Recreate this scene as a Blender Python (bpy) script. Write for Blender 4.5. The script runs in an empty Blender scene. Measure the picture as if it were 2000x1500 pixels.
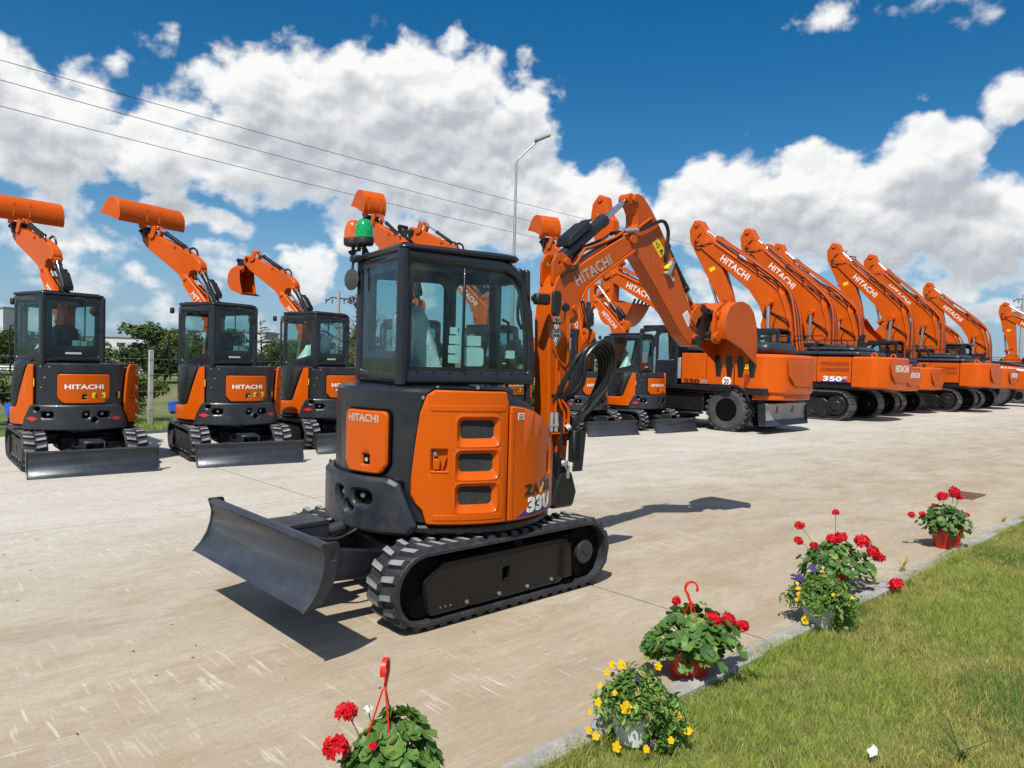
import bpy, bmesh, math, random
from mathutils import Vector as V, Matrix as M
from mathutils.geometry import tessellate_polygon
PI = math.pi
R_ = math.radians
random.seed(7)
sc = bpy.context.scene
col = sc.collection

# ------------------------------------------------------------------ camera
cd = bpy.data.cameras.new('camera')
cam = bpy.data.objects.new('camera', cd); col.objects.link(cam)
cd.sensor_width = 36.0
cd.lens = 1440.0 / 2000.0 * 36.0
cd.clip_start = 0.05; cd.clip_end = 6000.0
CAM_H = 1.67
PITCH = math.atan((705.5 - 750.0) / 1440.0)
cam.matrix_world = (M.Translation((0, 0, CAM_H)) @ M.Rotation(PI / 2 + PITCH, 4, 'X') @ M.Rotation(0.027, 4, 'Z'))
sc.camera = cam

# ------------------------------------------------------------------ sun and sky
SUN_DIR = V((0.21, 0.64, -1.0)).normalized()          # the way the light travels
sl = bpy.data.lights.new('sun', 'SUN'); so = bpy.data.objects.new('sun', sl); col.objects.link(so)
sl.energy = 4.8; sl.angle = R_(0.53); sl.color = (1.0, 0.965, 0.90)
so.rotation_euler = SUN_DIR.to_track_quat('-Z', 'Y').to_euler()
so.location = (0, -10, 20)
SUN_EL = math.asin(-SUN_DIR.z); SUN_AZ = math.atan2(-SUN_DIR.x, -SUN_DIR.y)

sc.view_settings.view_transform = 'Standard'
sc.view_settings.look = 'None'
sc.view_settings.gamma = 1.0
sc.view_settings.use_curve_mapping = False
sc.view_settings.exposure = 0.25
sc.cycles.use_denoising = True
sc.cycles.max_bounces = 8
sc.cycles.transparent_max_bounces = 24
sc.cycles.sample_clamp_indirect = 6.0
sc.cycles.caustics_reflective = False
sc.cycles.caustics_refractive = False


class NT:
    """small helper for node trees"""
    def __init__(s, nt): s.nt = nt; s.n = nt.nodes; s.l = nt.links
    def new(s, t, **kw):
        n = s.n.new(t)
        for k, v in kw.items(): setattr(n, k, v)
        return n
    def put(s, sock, val):
        if hasattr(val, 'is_output'): s.l.new(val, sock)
        elif val is not None: sock.default_value = val
    def math(s, op, a, b=None, c=None, clamp=False):
        n = s.new('ShaderNodeMath', operation=op); n.use_clamp = clamp
        for i, x in enumerate((a, b, c)):
            if x is not None: s.put(n.inputs[i], x)
        return n.outputs[0]
    def vmath(s, op, a, b=None):
        n = s.new('ShaderNodeVectorMath', operation=op)
        s.put(n.inputs[0], a)
        if b is not None: s.put(n.inputs[1], b)
        return n.outputs[1] if op in ('LENGTH', 'DOT_PRODUCT', 'DISTANCE') else n.outputs[0]
    def noise(s, vec, scale, detail=4, rough=.5, dist=0.0, lac=2.0):
        n = s.new('ShaderNodeTexNoise'); s.put(n.inputs['Vector'], vec)
        n.inputs['Scale'].default_value = scale; n.inputs['Detail'].default_value = detail
        n.inputs['Roughness'].default_value = rough; n.inputs['Distortion'].default_value = dist
        n.inputs['Lacunarity'].default_value = lac
        return n.outputs[0]
    def ramp(s, fac, lo, hi, a=0.0, b=1.0, smooth=True):
        n = s.new('ShaderNodeMapRange'); n.interpolation_type = 'SMOOTHSTEP' if smooth else 'LINEAR'
        s.put(n.inputs[0], fac); n.inputs[1].default_value = lo; n.inputs[2].default_value = hi
        s.put(n.inputs[3], a); s.put(n.inputs[4], b); return n.outputs[0]
    def mix(s, fac, a, b, mode='MIX'):
        n = s.new('ShaderNodeMix', data_type='RGBA', blend_type=mode)
        s.put(n.inputs[0], fac); s.put(n.inputs[6], a); s.put(n.inputs[7], b); return n.outputs[2]


def c4(c): return (c[0], c[1], c[2], 1.0)

# ---- clouds: (azimuth deg, elevation deg, half width, half height, weight)
CLOUDS = [(-17.3, 18.3, 6.1, 3.3, 1), (-7.6, 19.1, 8.8, 3.5, 1.05), (-14.4, 15.1, 11.0, 3.5, 1.05), (-4.4, 14.3, 7.0, 3.9, 1), (-26.1, 13.4, 7.6, 2.2, 0.95), (-32.7, 14.0, 4.7, 4.2, 1), (-35.1, 15.9, 1.8, 3.2, 1), (-0.5, 17.7, 3.7, 2.8, 0.85), (-0.4, 11.5, 6.3, 3.5, 0.95), (4.7, 12.5, 4.3, 2.6, 1), (15.1, 11.9, 5.1, 3.0, 1), (20.8, 12.0, 5.9, 2.9, 1.05), (29.1, 14.1, 3.3, 2.5, 1.2), (27.1, 10.5, 7.8, 3.5, 1.1), (33.3, 9.7, 4.1, 2.4, 1.05), (33.6, 17.2, 2.2, 2.1, 1), (29.6, 23.0, 4.1, 1.2, 0.45), (22.7, 23.7, 2.3, 1.1, 0.42), (-26.2, 20.0, 1.4, 1.4, 0.42), (-28.8, 18.4, 1.4, 1.1, 0.45), (-31.8, 6.4, 4.9, 2.0, 0.66), (-23.3, 9.7, 3.2, 1.1, 0.8), (-21.4, 7.0, 2.7, 1.8, 0.58), (-29.1, 4.1, 4.2, 0.9, 0.55), (-33.2, 2.0, 4.2, 0.8, 0.55), (-23.4, 2.5, 7.3, 0.9, 0.5), (-15.7, 6.3, 2.2, 1.9, 0.95), (-17.2, 7.7, 1.4, 0.7, 0.7), (-10.5, 10.3, 4.6, 2.2, 0.7), (-7.4, 8.6, 4.3, 1.9, 0.65), (31.7, 6.5, 5.4, 1.5, 0.9), (18.8, 9.2, 10.6, 1.6, 0.85), (12.7, 4.8, 4.9, 2.1, 0.62), (33.5, 4.0, 4.4, 1.0, 0.7), (17.2, 2.9, 7.2, 1.3, 0.65), (4.6, 4.3, 4.3, 2.0, 0.55), (7.6, 9.0, 5.8, 1.5, 0.7), (-5.7, 5.6, 5.5, 1.4, 0.5)]
def cloud_mask():
    """smooth cover of the cloud masses over (azimuth, elevation) in degrees"""
    g = bpy.data.node_groups.new('cloud_mask', 'ShaderNodeTree')
    g.interface.new_socket('Angle', in_out='INPUT', socket_type='NodeSocketVector')
    g.interface.new_socket('Cover', in_out='OUTPUT', socket_type='NodeSocketFloat')
    t = NT(g); gi = t.new('NodeGroupInput'); go = t.new('NodeGroupOutput'); q = gi.outputs[0]
    tot = None
    for a, e, sx, sy, w in CLOUDS:
        n = t.new('ShaderNodeVectorMath', operation='MULTIPLY_ADD'); t.put(n.inputs[0], q); n.inputs[1].default_value = (1 / sx, 1 / sy, 0); n.inputs[2].default_value = (-a / sx, -e / sy, 0)
        d = t.vmath('DOT_PRODUCT', n.outputs[0], n.outputs[0])
        m = t.math('MULTIPLY_ADD', d, -0.5 * w, w)
        tot = m if tot is None else t.math('SMOOTH_MAX', tot, m, .15)
    # generic field for the sky that is out of the picture
    gen = t.ramp(t.noise(t.vmath('MULTIPLY', q, (1, 1.6, 1)), 0.055, 2, .5), .47, .66, 0, .9)
    sep = t.new('ShaderNodeSeparateXYZ'); t.put(sep.inputs[0], q)
    o1 = t.ramp(t.math('ABSOLUTE', sep.outputs[0]), 36, 46); o2 = t.ramp(sep.outputs[1], 27, 36)
    tot = t.math('MAXIMUM', tot, t.math('MULTIPLY', gen, t.math('MAXIMUM', o1, o2)))
    t.put(go.inputs[0], t.math('MAXIMUM', tot, 0.0)); return g

def build_world():
    w = bpy.data.worlds.new('World'); sc.world = w; w.use_nodes = True
    t = NT(w.node_tree); t.n.clear()
    out = t.new('ShaderNodeOutputWorld')
    sky = t.new('ShaderNodeTexSky', sky_type='NISHITA'); sky.sun_disc = False
    sky.sun_elevation = SUN_EL; sky.sun_rotation = SUN_AZ
    sky.altitude = 100; sky.air_density = 1.0; sky.dust_density = 0.6; sky.ozone_density = 2.5
    hs = t.new('ShaderNodeHueSaturation'); hs.inputs['Saturation'].default_value = 1.45
    hs.inputs['Hue'].default_value = 0.497; hs.inputs['Value'].default_value = 1.06
    t.l.new(sky.outputs[0], hs.inputs['Color'])
    tc = t.new('ShaderNodeTexCoord'); d = tc.outputs['Generated']
    sep = t.new('ShaderNodeSeparateXYZ'); t.l.new(d, sep.inputs[0])
    az = t.math('MULTIPLY', t.math('ARCTAN2', sep.outputs[0], sep.outputs[1]), 180 / PI)
    el = t.math('MULTIPLY', t.math('ARCSINE', sep.outputs[2]), 180 / PI)
    cb = t.new('ShaderNodeCombineXYZ'); t.put(cb.inputs[0], az); t.put(cb.inputs[1], el)
    p = cb.outputs[0]
    grp = cloud_mask()
    warp = t.new('ShaderNodeTexNoise'); t.put(warp.inputs['Vector'], p)
    warp.inputs['Scale'].default_value = 0.25; warp.inputs['Detail'].default_value = 2
    wv = t.vmath('MULTIPLY', t.vmath('SUBTRACT', warp.outputs[1], (.5, .5, .5)), (5.5, 4.5, 0.0))
    q = t.vmath('ADD', p, wv)
    def mask(off):
        n = t.new('ShaderNodeGroup'); n.node_tree = grp
        t.put(n.inputs[0], t.vmath('ADD', q, off) if any(off) else q); return n.outputs[0]
    ps = t.vmath('MULTIPLY', p, (1, 1.25, 1))
    f0 = t.noise(ps, .33, 7, .54, .10)
    f1 = t.noise(t.vmath('ADD', ps, (-.25, .75, 0)), .33, 4, .5, .12)
    m0 = mask((0, 0, 0)); m1 = mask((-.6, 2.6, 0))
    d0 = t.math('ADD', m0, t.math('MULTIPLY', t.math('SUBTRACT', f0, .5), 1.7))
    d1 = t.math('ADD', m1, t.math('MULTIPLY', t.math('SUBTRACT', f1, .5), .9))
    alpha = t.ramp(d0, .27, .70)
    core = t.ramp(d0, .35, .95)
    # shade: cloud standing between this point and the light, and the relief of the billows
    s2 = t.ramp(d1, .30, 1.05)
    s1 = t.ramp(t.math('SUBTRACT', f1, f0), -.14, .16)
    sh = t.math('ADD', t.math('MULTIPLY', s2, .60), t.math('MULTIPLY', s1, .26))
    sh = t.math('SUBTRACT', sh, .10, clamp=True)
    sh = t.math('MULTIPLY', sh, t.ramp(core, 0, .5, .25, 1.0))
    lit = t.mix(sh, (10.4, 10.4, 10.3, 1), (3.5, 3.95, 4.7, 1))
    haze = t.ramp(el, 0.0, 9.0, .5, 0)
    lit = t.mix(haze, lit, (5.2, 6.2, 7.3, 1))
    alpha = t.math('MULTIPLY', alpha, t.ramp(el, -.5, 3.0, .25, 1))
    low = t.ramp(el, -1.0, 14.0, .75, 0)
    blue = t.mix(low, hs.outputs[0], (2.6, 4.5, 6.9, 1))
    colr = t.mix(alpha, blue, lit)
    bg = t.new('ShaderNodeBackground'); t.put(bg.inputs[0], colr); bg.inputs[1].default_value = 0.078
    t.l.new(bg.outputs[0], out.inputs[0])
    w.cycles.sampling_method = 'NONE'
build_world()

# ------------------------------------------------------------------ geometry helpers
def off2(p, c):
    n = len(p); o = []
    for i in range(n):
        a, b, d = p[i - 1], p[i], p[(i + 1) % n]
        e1 = (b[0] - a[0], b[1] - a[1]); e2 = (d[0] - b[0], d[1] - b[1])
        l1 = math.hypot(*e1) or 1e-9; l2 = math.hypot(*e2) or 1e-9
        n1 = (-e1[1] / l1, e1[0] / l1); n2 = (-e2[1] / l2, e2[0] / l2)
        k = c / max(.35, 1 + n1[0] * n2[0] + n1[1] * n2[1])
        o.append((b[0] + (n1[0] + n2[0]) * k, b[1] + (n1[1] + n2[1]) * k))
    return o
def ccw(p):
    a = sum(p[i - 1][0] * p[i][1] - p[i][0] * p[i - 1][1] for i in range(len(p)))
    return list(p) if a > 0 else list(reversed(p))
def rpoly(p, r, n=4):
    """round the corners of a polygon; r a number or a list"""
    o = []; N = len(p)
    for i in range(N):
        a, b, d = V(p[i - 1]), V(p[i]), V(p[(i + 1) % N])
        rr = r[i] if isinstance(r, (list, tuple)) else r
        u = a - b; w = d - b
        if rr <= 0 or u.length < 1e-6 or w.length < 1e-6: o.append(tuple(b)); continue
        ul, wl = u.length, w.length; u.normalize(); w.normalize()
        ang = u.angle(w, PI)
        if ang > PI - .05: o.append(tuple(b)); continue
        tl = min(rr / math.tan(ang / 2), ul * .48, wl * .48)
        p0 = b + u * tl; p1 = b + w * tl
        for k in range(n + 1):
            s = k / n; q = p0 * (1 - s) ** 2 + b * 2 * s * (1 - s) + p1 * s * s; o.append(tuple(q))
    return o
def rrect(x0, z0, x1, z1, r, n=4): return rpoly([(x0, z0), (x1, z0), (x1, z1), (x0, z1)], r, n)
def circ(x, z, r, n=16): return [(x + r * math.cos(2 * PI * i / n), z + r * math.sin(2 * PI * i / n)) for i in range(n)]
PL = {'xz': lambda a, b, d: (a, d, b), 'xy': lambda a, b, d: (a, b, d), 'yz': lambda a, b, d: (d, a, b)}

class G:
    def __init__(s): s.v = []; s.f = []; s.m = []; s.cm = 0; s.T = None
    def add(s, vs, fs):
        b = len(s.v)
        s.v += [tuple(s.T @ V(p)) for p in vs] if s.T else [tuple(p) for p in vs]
        for f in fs: s.f.append([b + i for i in f]); s.m.append(s.cm)
        return s
    def mat(s, i): s.cm = i; return s
    def tr(s, m): s.T = m; return s
    def box(s, c, d, bev=0.0, rot=None):
        hx, hy, hz = d[0] / 2, d[1] / 2, d[2] / 2; b = min(bev, hx * .9, hy * .9, hz * .9)
        vs = []; fs = []
        if b <= 0:
            vs = [(x, y, z) for x in (-hx, hx) for y in (-hy, hy) for z in (-hz, hz)]
            fs = [(0, 1, 3, 2), (4, 6, 7, 5), (0, 4, 5, 1), (2, 3, 7, 6), (0, 2, 6, 4), (1, 5, 7, 3)]
        else:
            idx = {}
            for x in (-1, 1):
                for y in (-1, 1):
                    for z in (-1, 1):
                        for k, p in enumerate((((hx) * x, (hy - b) * y, (hz - b) * z), ((hx - b) * x, hy * y, (hz - b) * z), ((hx - b) * x, (hy - b) * y, hz * z))):
                            idx[(x, y, z, k)] = len(vs); vs.append(p)
                        fs.append([idx[(x, y, z, k)] for k in range(3)])
            for s_ in (-1, 1):
                fs.append([idx[(s_, a, c_, 0)] for a, c_ in ((-1, -1), (1, -1), (1, 1), (-1, 1))])
                fs.append([idx[(a, s_, c_, 1)] for a, c_ in ((-1, -1), (1, -1), (1, 1), (-1, 1))])
                fs.append([idx[(a, c_, s_, 2)] for a, c_ in ((-1, -1), (1, -1), (1, 1), (-1, 1))])
                for q in (-1, 1):
                    fs.append([idx[(s_, q, -1, 0)], idx[(s_, q, 1, 0)], idx[(s_, q, 1, 1)], idx[(s_, q, -1, 1)]])
                    fs.append([idx[(s_, -1, q, 0)], idx[(s_, 1, q, 0)], idx[(s_, 1, q, 2)], idx[(s_, -1, q, 2)]])
                    fs.append([idx[(-1, s_, q, 1)], idx[(1, s_, q, 1)], idx[(1, s_, q, 2)], idx[(-1, s_, q, 2)]])
        if rot is not None: vs = [rot @ V(p) for p in vs]
        return s.add([(p[0] + c[0], p[1] + c[1], p[2] + c[2]) for p in vs], fs)
    def prism(s, poly, d0, d1, pl='xz', c=0.0, holes=()):
        mp = PL[pl]; poly = ccw(poly); holes = [ccw(h) for h in holes]
        def rings(p, sg):
            if c <= 0: return [(p, d0), (p, d1)]
            q = off2(p, c * sg); return [(q, d0), (p, d0 + c), (p, d1 - c), (q, d1)]
        loops = [rings(poly, 1)] + [rings(h, -1) for h in holes]
        for L in loops:
            n = len(L[0][0]); vs = [mp(a, b, d) for P, d in L for a, b in P]; fs = []
            for k in range(len(L) - 1):
                for i in range(n): j = (i + 1) % n; fs.append((k * n + i, k * n + j, (k + 1) * n + j, (k + 1) * n + i))
            s.add(vs, fs)
        for e in (0, -1):
            P = [[V((a, b, 0)) for a, b in L[e][0]] for L in loops]; d = loops[0][e][1]
            flat = [q for x in P for q in x]
            if len(P) == 1: s.add([mp(q.x, q.y, d) for q in flat], [list(range(len(flat)))])
            else: s.add([mp(q.x, q.y, d) for q in flat], [list(t) for t in tessellate_polygon(P)])
        return s
    def cyl(s, p0, p1, r0, r1=None, n=14, bev=0.0):
        r1 = r0 if r1 is None else r1; p0, p1 = V(p0), V(p1); ax = (p1 - p0); L = ax.length
        q = ax.to_track_quat('Z', 'Y').to_matrix().to_4x4(); q = M.Translation(p0) @ q
        pr = [(r0 - bev, 0), (r0, bev), (r1, L - bev), (r1 - bev, L)] if bev > 0 else [(r0, 0), (r1, L)]
        vs = [q @ V((r * math.cos(2 * PI * i / n), r * math.sin(2 * PI * i / n), z)) for r, z in pr for i in range(n)]
        fs = [(k * n + i, k * n + (i + 1) % n, (k + 1) * n + (i + 1) % n, (k + 1) * n + i) for k in range(len(pr) - 1) for i in range(n)]
        fs += [list(range(n - 1, -1, -1)), list(range((len(pr) - 1) * n, len(pr) * n))]
        return s.add(vs, fs)
    def lathe(s, prof, n=24, T=None):
        vs = [(r * math.cos(2 * PI * i / n), r * math.sin(2 * PI * i / n), z) for r, z in prof for i in range(n)]
        if T is not None: vs = [T @ V(p) for p in vs]
        fs = [(k * n + i, k * n + (i + 1) % n, (k + 1) * n + (i + 1) % n, (k + 1) * n + i) for k in range(len(prof) - 1) for i in range(n)]
        if prof[0][0] > 1e-4: fs.append(list(range(n - 1, -1, -1)))
        if prof[-1][0] > 1e-4: fs.append(list(range((len(prof) - 1) * n, len(prof) * n)))
        return s.add(vs, fs)
    def tube(s, pts, r, n=6, sub=0):
        P = [V(p) for p in pts]
        if sub:
            Q = []
            for i in range(len(P) - 1):
                a = P[max(i - 1, 0)]; b = P[i]; c = P[i + 1]; d = P[min(i + 2, len(P) - 1)]
                for k in range(sub):
                    t = k / sub
                    Q.append(.5 * ((2 * b) + (c - a) * t + (2 * a - 5 * b + 4 * c - d) * t * t + (3 * b - a - 3 * c + d) * t ** 3))
            P = Q + [P[-1]]
        vs = []; up = V((0, 0, 1))
        tg = (P[1] - P[0]).normalized(); nrm = tg.orthogonal().normalized()
        for i, p in enumerate(P):
            t2 = ((P[min(i + 1, len(P) - 1)] - P[max(i - 1, 0)])).normalized()
            nrm = (nrm - t2 * nrm.dot(t2)).normalized(); bn = t2.cross(nrm)
            rr = r[min(len(r) - 1, int(i / max(1, len(P) - 1) * (len(r) - 1) + .5))] if isinstance(r, (list, tuple)) else r
            vs += [p + nrm * rr * math.cos(2 * PI * k / n) + bn * rr * math.sin(2 * PI * k / n) for k in range(n)]
        fs = [(i * n + k, i * n + (k + 1) % n, (i + 1) * n + (k + 1) % n, (i + 1) * n + k) for i in range(len(P) - 1) for k in range(n)]
        fs += [list(range(n - 1, -1, -1)), list(range((len(P) - 1) * n, len(P) * n))]
        return s.add(vs, fs)
    def loft(s, rings, close=True, caps=True):
        n = len(rings[0]); vs = [p for r in rings for p in r]
        fs = [(k * n + i, k * n + (i + 1) % n, (k + 1) * n + (i + 1) % n, (k + 1) * n + i) for k in range(len(rings) - 1) for i in range(n if close else n - 1)]
        if caps and close: fs += [list(range(n - 1, -1, -1)), list(range((len(rings) - 1) * n, len(rings) * n))]
        return s.add(vs, fs)
    def text(s, body, w, h, T=None, d=.002, shear=0.0, bold=.032):
        """flat lettering in the xz plane, facing -y, centred on the origin"""
        vs, fs = text_mesh(body, shear, bold)
        vs = [(x * w, -d * z, y * h) for x, y, z in vs]
        if T is not None: vs = [T @ V(p) for p in vs]
        return s.add(vs, fs)
    def bm(s):
        b = bmesh.new(); vv = [b.verts.new(p) for p in s.v]
        for f, m in zip(s.f, s.m):
            if len(set(f)) < 3: continue
            try: q = b.faces.new([vv[i] for i in f]); q.material_index = m
            except ValueError: pass
        return b
    def build(s, name, mats, bend=None, step=.05, smooth=38, weld=True):
        b = s.bm()
        if weld: bmesh.ops.remove_doubles(b, verts=b.verts, dist=1e-5)
        if bend:
            xs = [v.co.x for v in b.verts]; x = min(xs) + step
            while x < max(xs) - step * .3:
                bmesh.ops.bisect_plane(b, geom=b.verts[:] + b.edges[:] + b.faces[:], dist=1e-6, plane_co=(x, 0, 0), plane_no=(1, 0, 0)); x += step
            for v in b.verts:
                r = bend - v.co.y; a = v.co.x / bend; v.co = (r * math.cos(a), r * math.sin(a), v.co.z)
        bmesh.ops.recalc_face_normals(b, faces=b.faces[:])
        me = bpy.data.meshes.new(name); b.to_mesh(me); b.free()
        for m in (mats if isinstance(mats, (list, tuple)) else [mats]): me.materials.append(m)
        if smooth:
            me.polygons.foreach_set('use_smooth', [True] * len(me.polygons)); me.set_sharp_from_angle(angle=R_(smooth))
        return me

_txt = {}
def text_mesh(body, shear=0.0, bold=.018):
    k = (body, shear, bold)
    if k in _txt: return _txt[k]
    cu = bpy.data.curves.new('lettering', 'FONT'); cu.body = body; cu.offset = bold; cu.extrude = .5; cu.shear = shear
    cu.resolution_u = 3; cu.space_character = 1.06
    o = bpy.data.objects.new('lettering', cu); col.objects.link(o)
    dg = bpy.context.evaluated_depsgraph_get(); dg.update()
    me = bpy.data.meshes.new_from_object(o.evaluated_get(dg))
    vs = [tuple(v.co) for v in me.vertices]; fs = [list(p.vertices) for p in me.polygons]
    x0 = min(v[0] for v in vs); x1 = max(v[0] for v in vs); y0 = min(v[1] for v in vs); y1 = max(v[1] for v in vs)
    vs = [((v[0] - (x0 + x1) / 2) / (x1 - x0), (v[1] - (y0 + y1) / 2) / (y1 - y0), v[2] * 2) for v in vs]
    bpy.data.objects.remove(o); bpy.data.curves.remove(cu); bpy.data.meshes.remove(me)
    _txt[k] = (vs, fs); return _txt[k]

def obj(name, me, parent=None, mat=None):
    o = bpy.data.objects.new(name, me); col.objects.link(o)
    if parent is not None: o.parent = parent
    if mat is not None: o.matrix_basis = mat
    return o
def thing(name, label, cat, loc=(0, 0, 0), rz=0.0, group=None):
    o = bpy.data.objects.new(name, None); col.objects.link(o); o.empty_display_size = .2
    o.location = loc; o.rotation_euler = (0, 0, rz); return tag(o, label, cat, group)
def tag(o, label, cat, group=None):
    o['label'] = label; o['category'] = cat
    if group: o['group'] = group
    return o
def kind(o, k): o['kind'] = k; return o

# ------------------------------------------------------------------ materials
def pm(name, colr, rough=.5, metal=0.0, coat=0.0, var=.10, scale=3.0, bump=0.0, bscale=60, dust=0.0, dcol=(.42, .38, .32), spec=.5, rvar=.08):
    m = bpy.data.materials.new(name); m.use_nodes = True; t = NT(m.node_tree)
    b = t.n['Principled BSDF']; tc = t.new('ShaderNodeTexCoord'); o = tc.outputs['Object']
    n = t.noise(o, scale, 6, .6)
    lo = tuple(max(0, c * (1 - var)) for c in colr); hi = tuple(min(1, c * (1 + var)) for c in colr)
    cc = t.mix(t.ramp(n, .3, .7), c4(lo), c4(hi))
    if dust:
        n2 = t.noise(o, scale * 2.3, 8, .68, .4)
        cc = t.mix(t.math('MULTIPLY', t.ramp(n2, .46, .78), dust), cc, c4(dcol))
    t.put(b.inputs['Base Color'], cc)
    t.put(b.inputs['Roughness'], t.ramp(t.noise(o, scale * 4, 5, .65), .25, .75, max(.02, rough - rvar), min(1, rough + rvar)))
    b.inputs['Metallic'].default_value = metal; b.inputs['Coat Weight'].default_value = coat; b.inputs['Coat Roughness'].default_value = .06
    b.inputs['Specular IOR Level'].default_value = spec
    if bump:
        bp = t.new('ShaderNodeBump'); bp.inputs['Strength'].default_value = bump; bp.inputs['Distance'].default_value = .01
        t.put(bp.inputs['Height'], t.noise(o, bscale, 5, .6)); t.l.new(bp.outputs[0], b.inputs['Normal'])
    return m
def glass(name, tint, refl=1.0, dirt=.05):
    m = bpy.data.materials.new(name); m.use_nodes = True; t = NT(m.node_tree); t.n.clear()
    out = t.new('ShaderNodeOutputMaterial'); tr = t.new('ShaderNodeBsdfTransparent'); bf = t.new('ShaderNodeNewGeometry').outputs['Backfacing']
    t.put(tr.inputs[0], t.mix(bf, c4(tint), (1, 1, 1, 1)))          # tint once per pane, at its front face
    gl = t.new('ShaderNodeBsdfGlossy'); gl.inputs['Roughness'].default_value = .015; gl.inputs[0].default_value = (.9, .97, .97, 1)
    fr = t.new('ShaderNodeFresnel'); fr.inputs[0].default_value = 1.45
    mx = t.new('ShaderNodeMixShader'); t.put(mx.inputs[0], t.math('MULTIPLY', t.math('MULTIPLY', fr.outputs[0], refl, clamp=True), t.math('SUBTRACT', 1.0, bf)))
    t.l.new(tr.outputs[0], mx.inputs[1]); t.l.new(gl.outputs[0], mx.inputs[2])
    df = t.new('ShaderNodeBsdfDiffuse'); df.inputs[0].default_value = (.5, .55, .52, 1)
    tc = t.new('ShaderNodeTexCoord'); n = t.noise(tc.outputs['Object'], 5, 6, .65)
    m2 = t.new('ShaderNodeMixShader'); t.put(m2.inputs[0], t.math('MULTIPLY', t.math('MULTIPLY', t.ramp(n, .35, .75), dirt), t.math('SUBTRACT', 1.0, bf)))
    t.l.new(mx.outputs[0], m2.inputs[1]); t.l.new(df.outputs[0], m2.inputs[2]); t.l.new(m2.outputs[0], out.inputs[0])
    return m
ORANGE = pm('orange_paint', (.53, .084, .0005), .33, 0, .14, .05, 1.5, dust=.015, spec=.22)
ORANGE2 = pm('orange_red_paint', (.56, .086, .002), .40, 0, .08, .07, 1.2, dust=.025, spec=.22)
ORANGE_B = pm('orange_bucket_paint', (.51, .082, .004), .5, 0, .05, .10, 2.0, dust=.06, spec=.3)
DARK = pm('anthracite_paint', (.0125, .0145, .020), .34, 0, .2, .12, 2.0, dust=.04)
DARK2 = pm('dark_grey_paint', (.018, .021, .028), .42, 0, .1, .15, 2.5, dust=.07)
BLACK = pm('black_paint', (.008, .008, .009), .4, 0, .1, .2, 2.0, dust=.05, dcol=(.25, .2, .15))
BLACKM = pm('matt_black_plastic', (.010, .010, .011), .62, 0, 0, .2, 4.0)
VOID = pm('recess_shade_and_seal_black', (.003, .003, .003), .9, 0, 0, .1, 4.0, spec=.1)  # near-black for seals and locks; paints in the shade of recesses and openings
FRAME = pm('track_frame_black', (.013, .011, .0105), .5, 0, 0, .2, 2.0, spec=.3, dust=.04, dcol=(.2, .15, .1))
RUBBER = pm('track_rubber', (.018, .020, .024), .62, 0, 0, .3, 5.0, bump=.2, bscale=90, dust=.35, dcol=(.12, .12, .125))
LUGTOP = pm('worn_rubber_lug', (.21, .205, .20), .78, 0, 0, .25, 9.0, bump=.25, bscale=120, dust=.4, dcol=(.30, .29, .275))
TYRE = pm('tyre_rubber', (.045, .046, .048), .75, 0, 0, .25, 3.0, bump=.2, bscale=60, dust=.4, dcol=(.13, .125, .12))
STEEL = pm('bare_steel', (.33, .32, .30), .42, .7, 0, .2, 6.0, dust=.3, dcol=(.2, .15, .1))
SHOE = pm('track_shoe_steel', (.13, .125, .12), .5, .5, 0, .3, 6.0, dust=.35, dcol=(.25, .2, .16))
CHROME = pm('chrome_rod', (.75, .76, .78), .22, 1.0, 0, .03, 3.0, rvar=.05)
GREYP = pm('blade_grey_paint', (.031, .036, .046), .40, .1, .1, .18, 2.2, bump=.05, bscale=30, dust=.10, dcol=(.16, .15, .14))
PLATEGREY = pm('pale_grey_plate', (.28, .275, .26), .5, .2, 0, .15, 2, dust=.2, dcol=(.35, .32, .28))
SILVER = pm('silver_paint', (.40, .39, .40), .4, .3, .2, .08, 2)
WHITE = pm('white_lettering', (.78, .77, .74), .5, 0, 0, .05, 8)
SILVTXT = pm('silver_lettering', (.50, .42, .36), .35, .25, 0, .08, 8)
PLAINW = pm('white_sticker', (.80, .80, .78), .5, 0, 0, .04, 6)
YELLOW = pm('yellow_sticker', (.85, .58, .015), .45, 0, 0, .05, 6)
INK = pm('black_ink', (.015, .014, .014), .5, 0, 0, .1, 6)
NAVY = pm('violet_ink', (.05, .025, .16), .45, 0, 0, .2, 6)
REDREF = pm('red_reflector', (.70, .015, .02), .3, 0, .3, .1, 20)
BLUEPL = pm('blue_plastic_wrap', (.02, .09, .42), .35, 0, 0, .3, 14, bump=.5, bscale=25)
GLASS = glass('tinted_cab_glass', (.62, .80, .78), 1.0, .04)
GLASSD = glass('dark_cab_glass', (.52, .70, .72), 1.1, .04)
WRAP = glass('clear_plastic_wrap', (.72, .80, .78), 1.2, .75)
SEAT = pm('dark_seat_fabric', (.022, .022, .025), .8, 0, 0, .3, 12)
COVER = pm('white_seat_plastic', (.62, .70, .68), .28, 0, 0, .12, 5, bump=.9, bscale=14)
MINT = pm('pale_green_sheet', (.62, .80, .74), .6, 0, 0, .04, 8)
GREENL = pm('green_beacon_lens', (.0, .30, .075), .12, 0, .6, .12, 20)
AMBERL = pm('amber_beacon_lens', (.62, .10, .01), .12, 0, .6, .2, 20)
HOSE = pm('black_hose', (.012, .012, .012), .35, 0, .1, .2, 9, bump=.1, bscale=80)
GALV = pm('galvanised_steel', (.45, .46, .47), .45, .6, 0, .1, 3)
CONC_POST = pm('concrete_post', (.36, .35, .32), .9, 0, 0, .15, 6, bump=.4, bscale=40)

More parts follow.
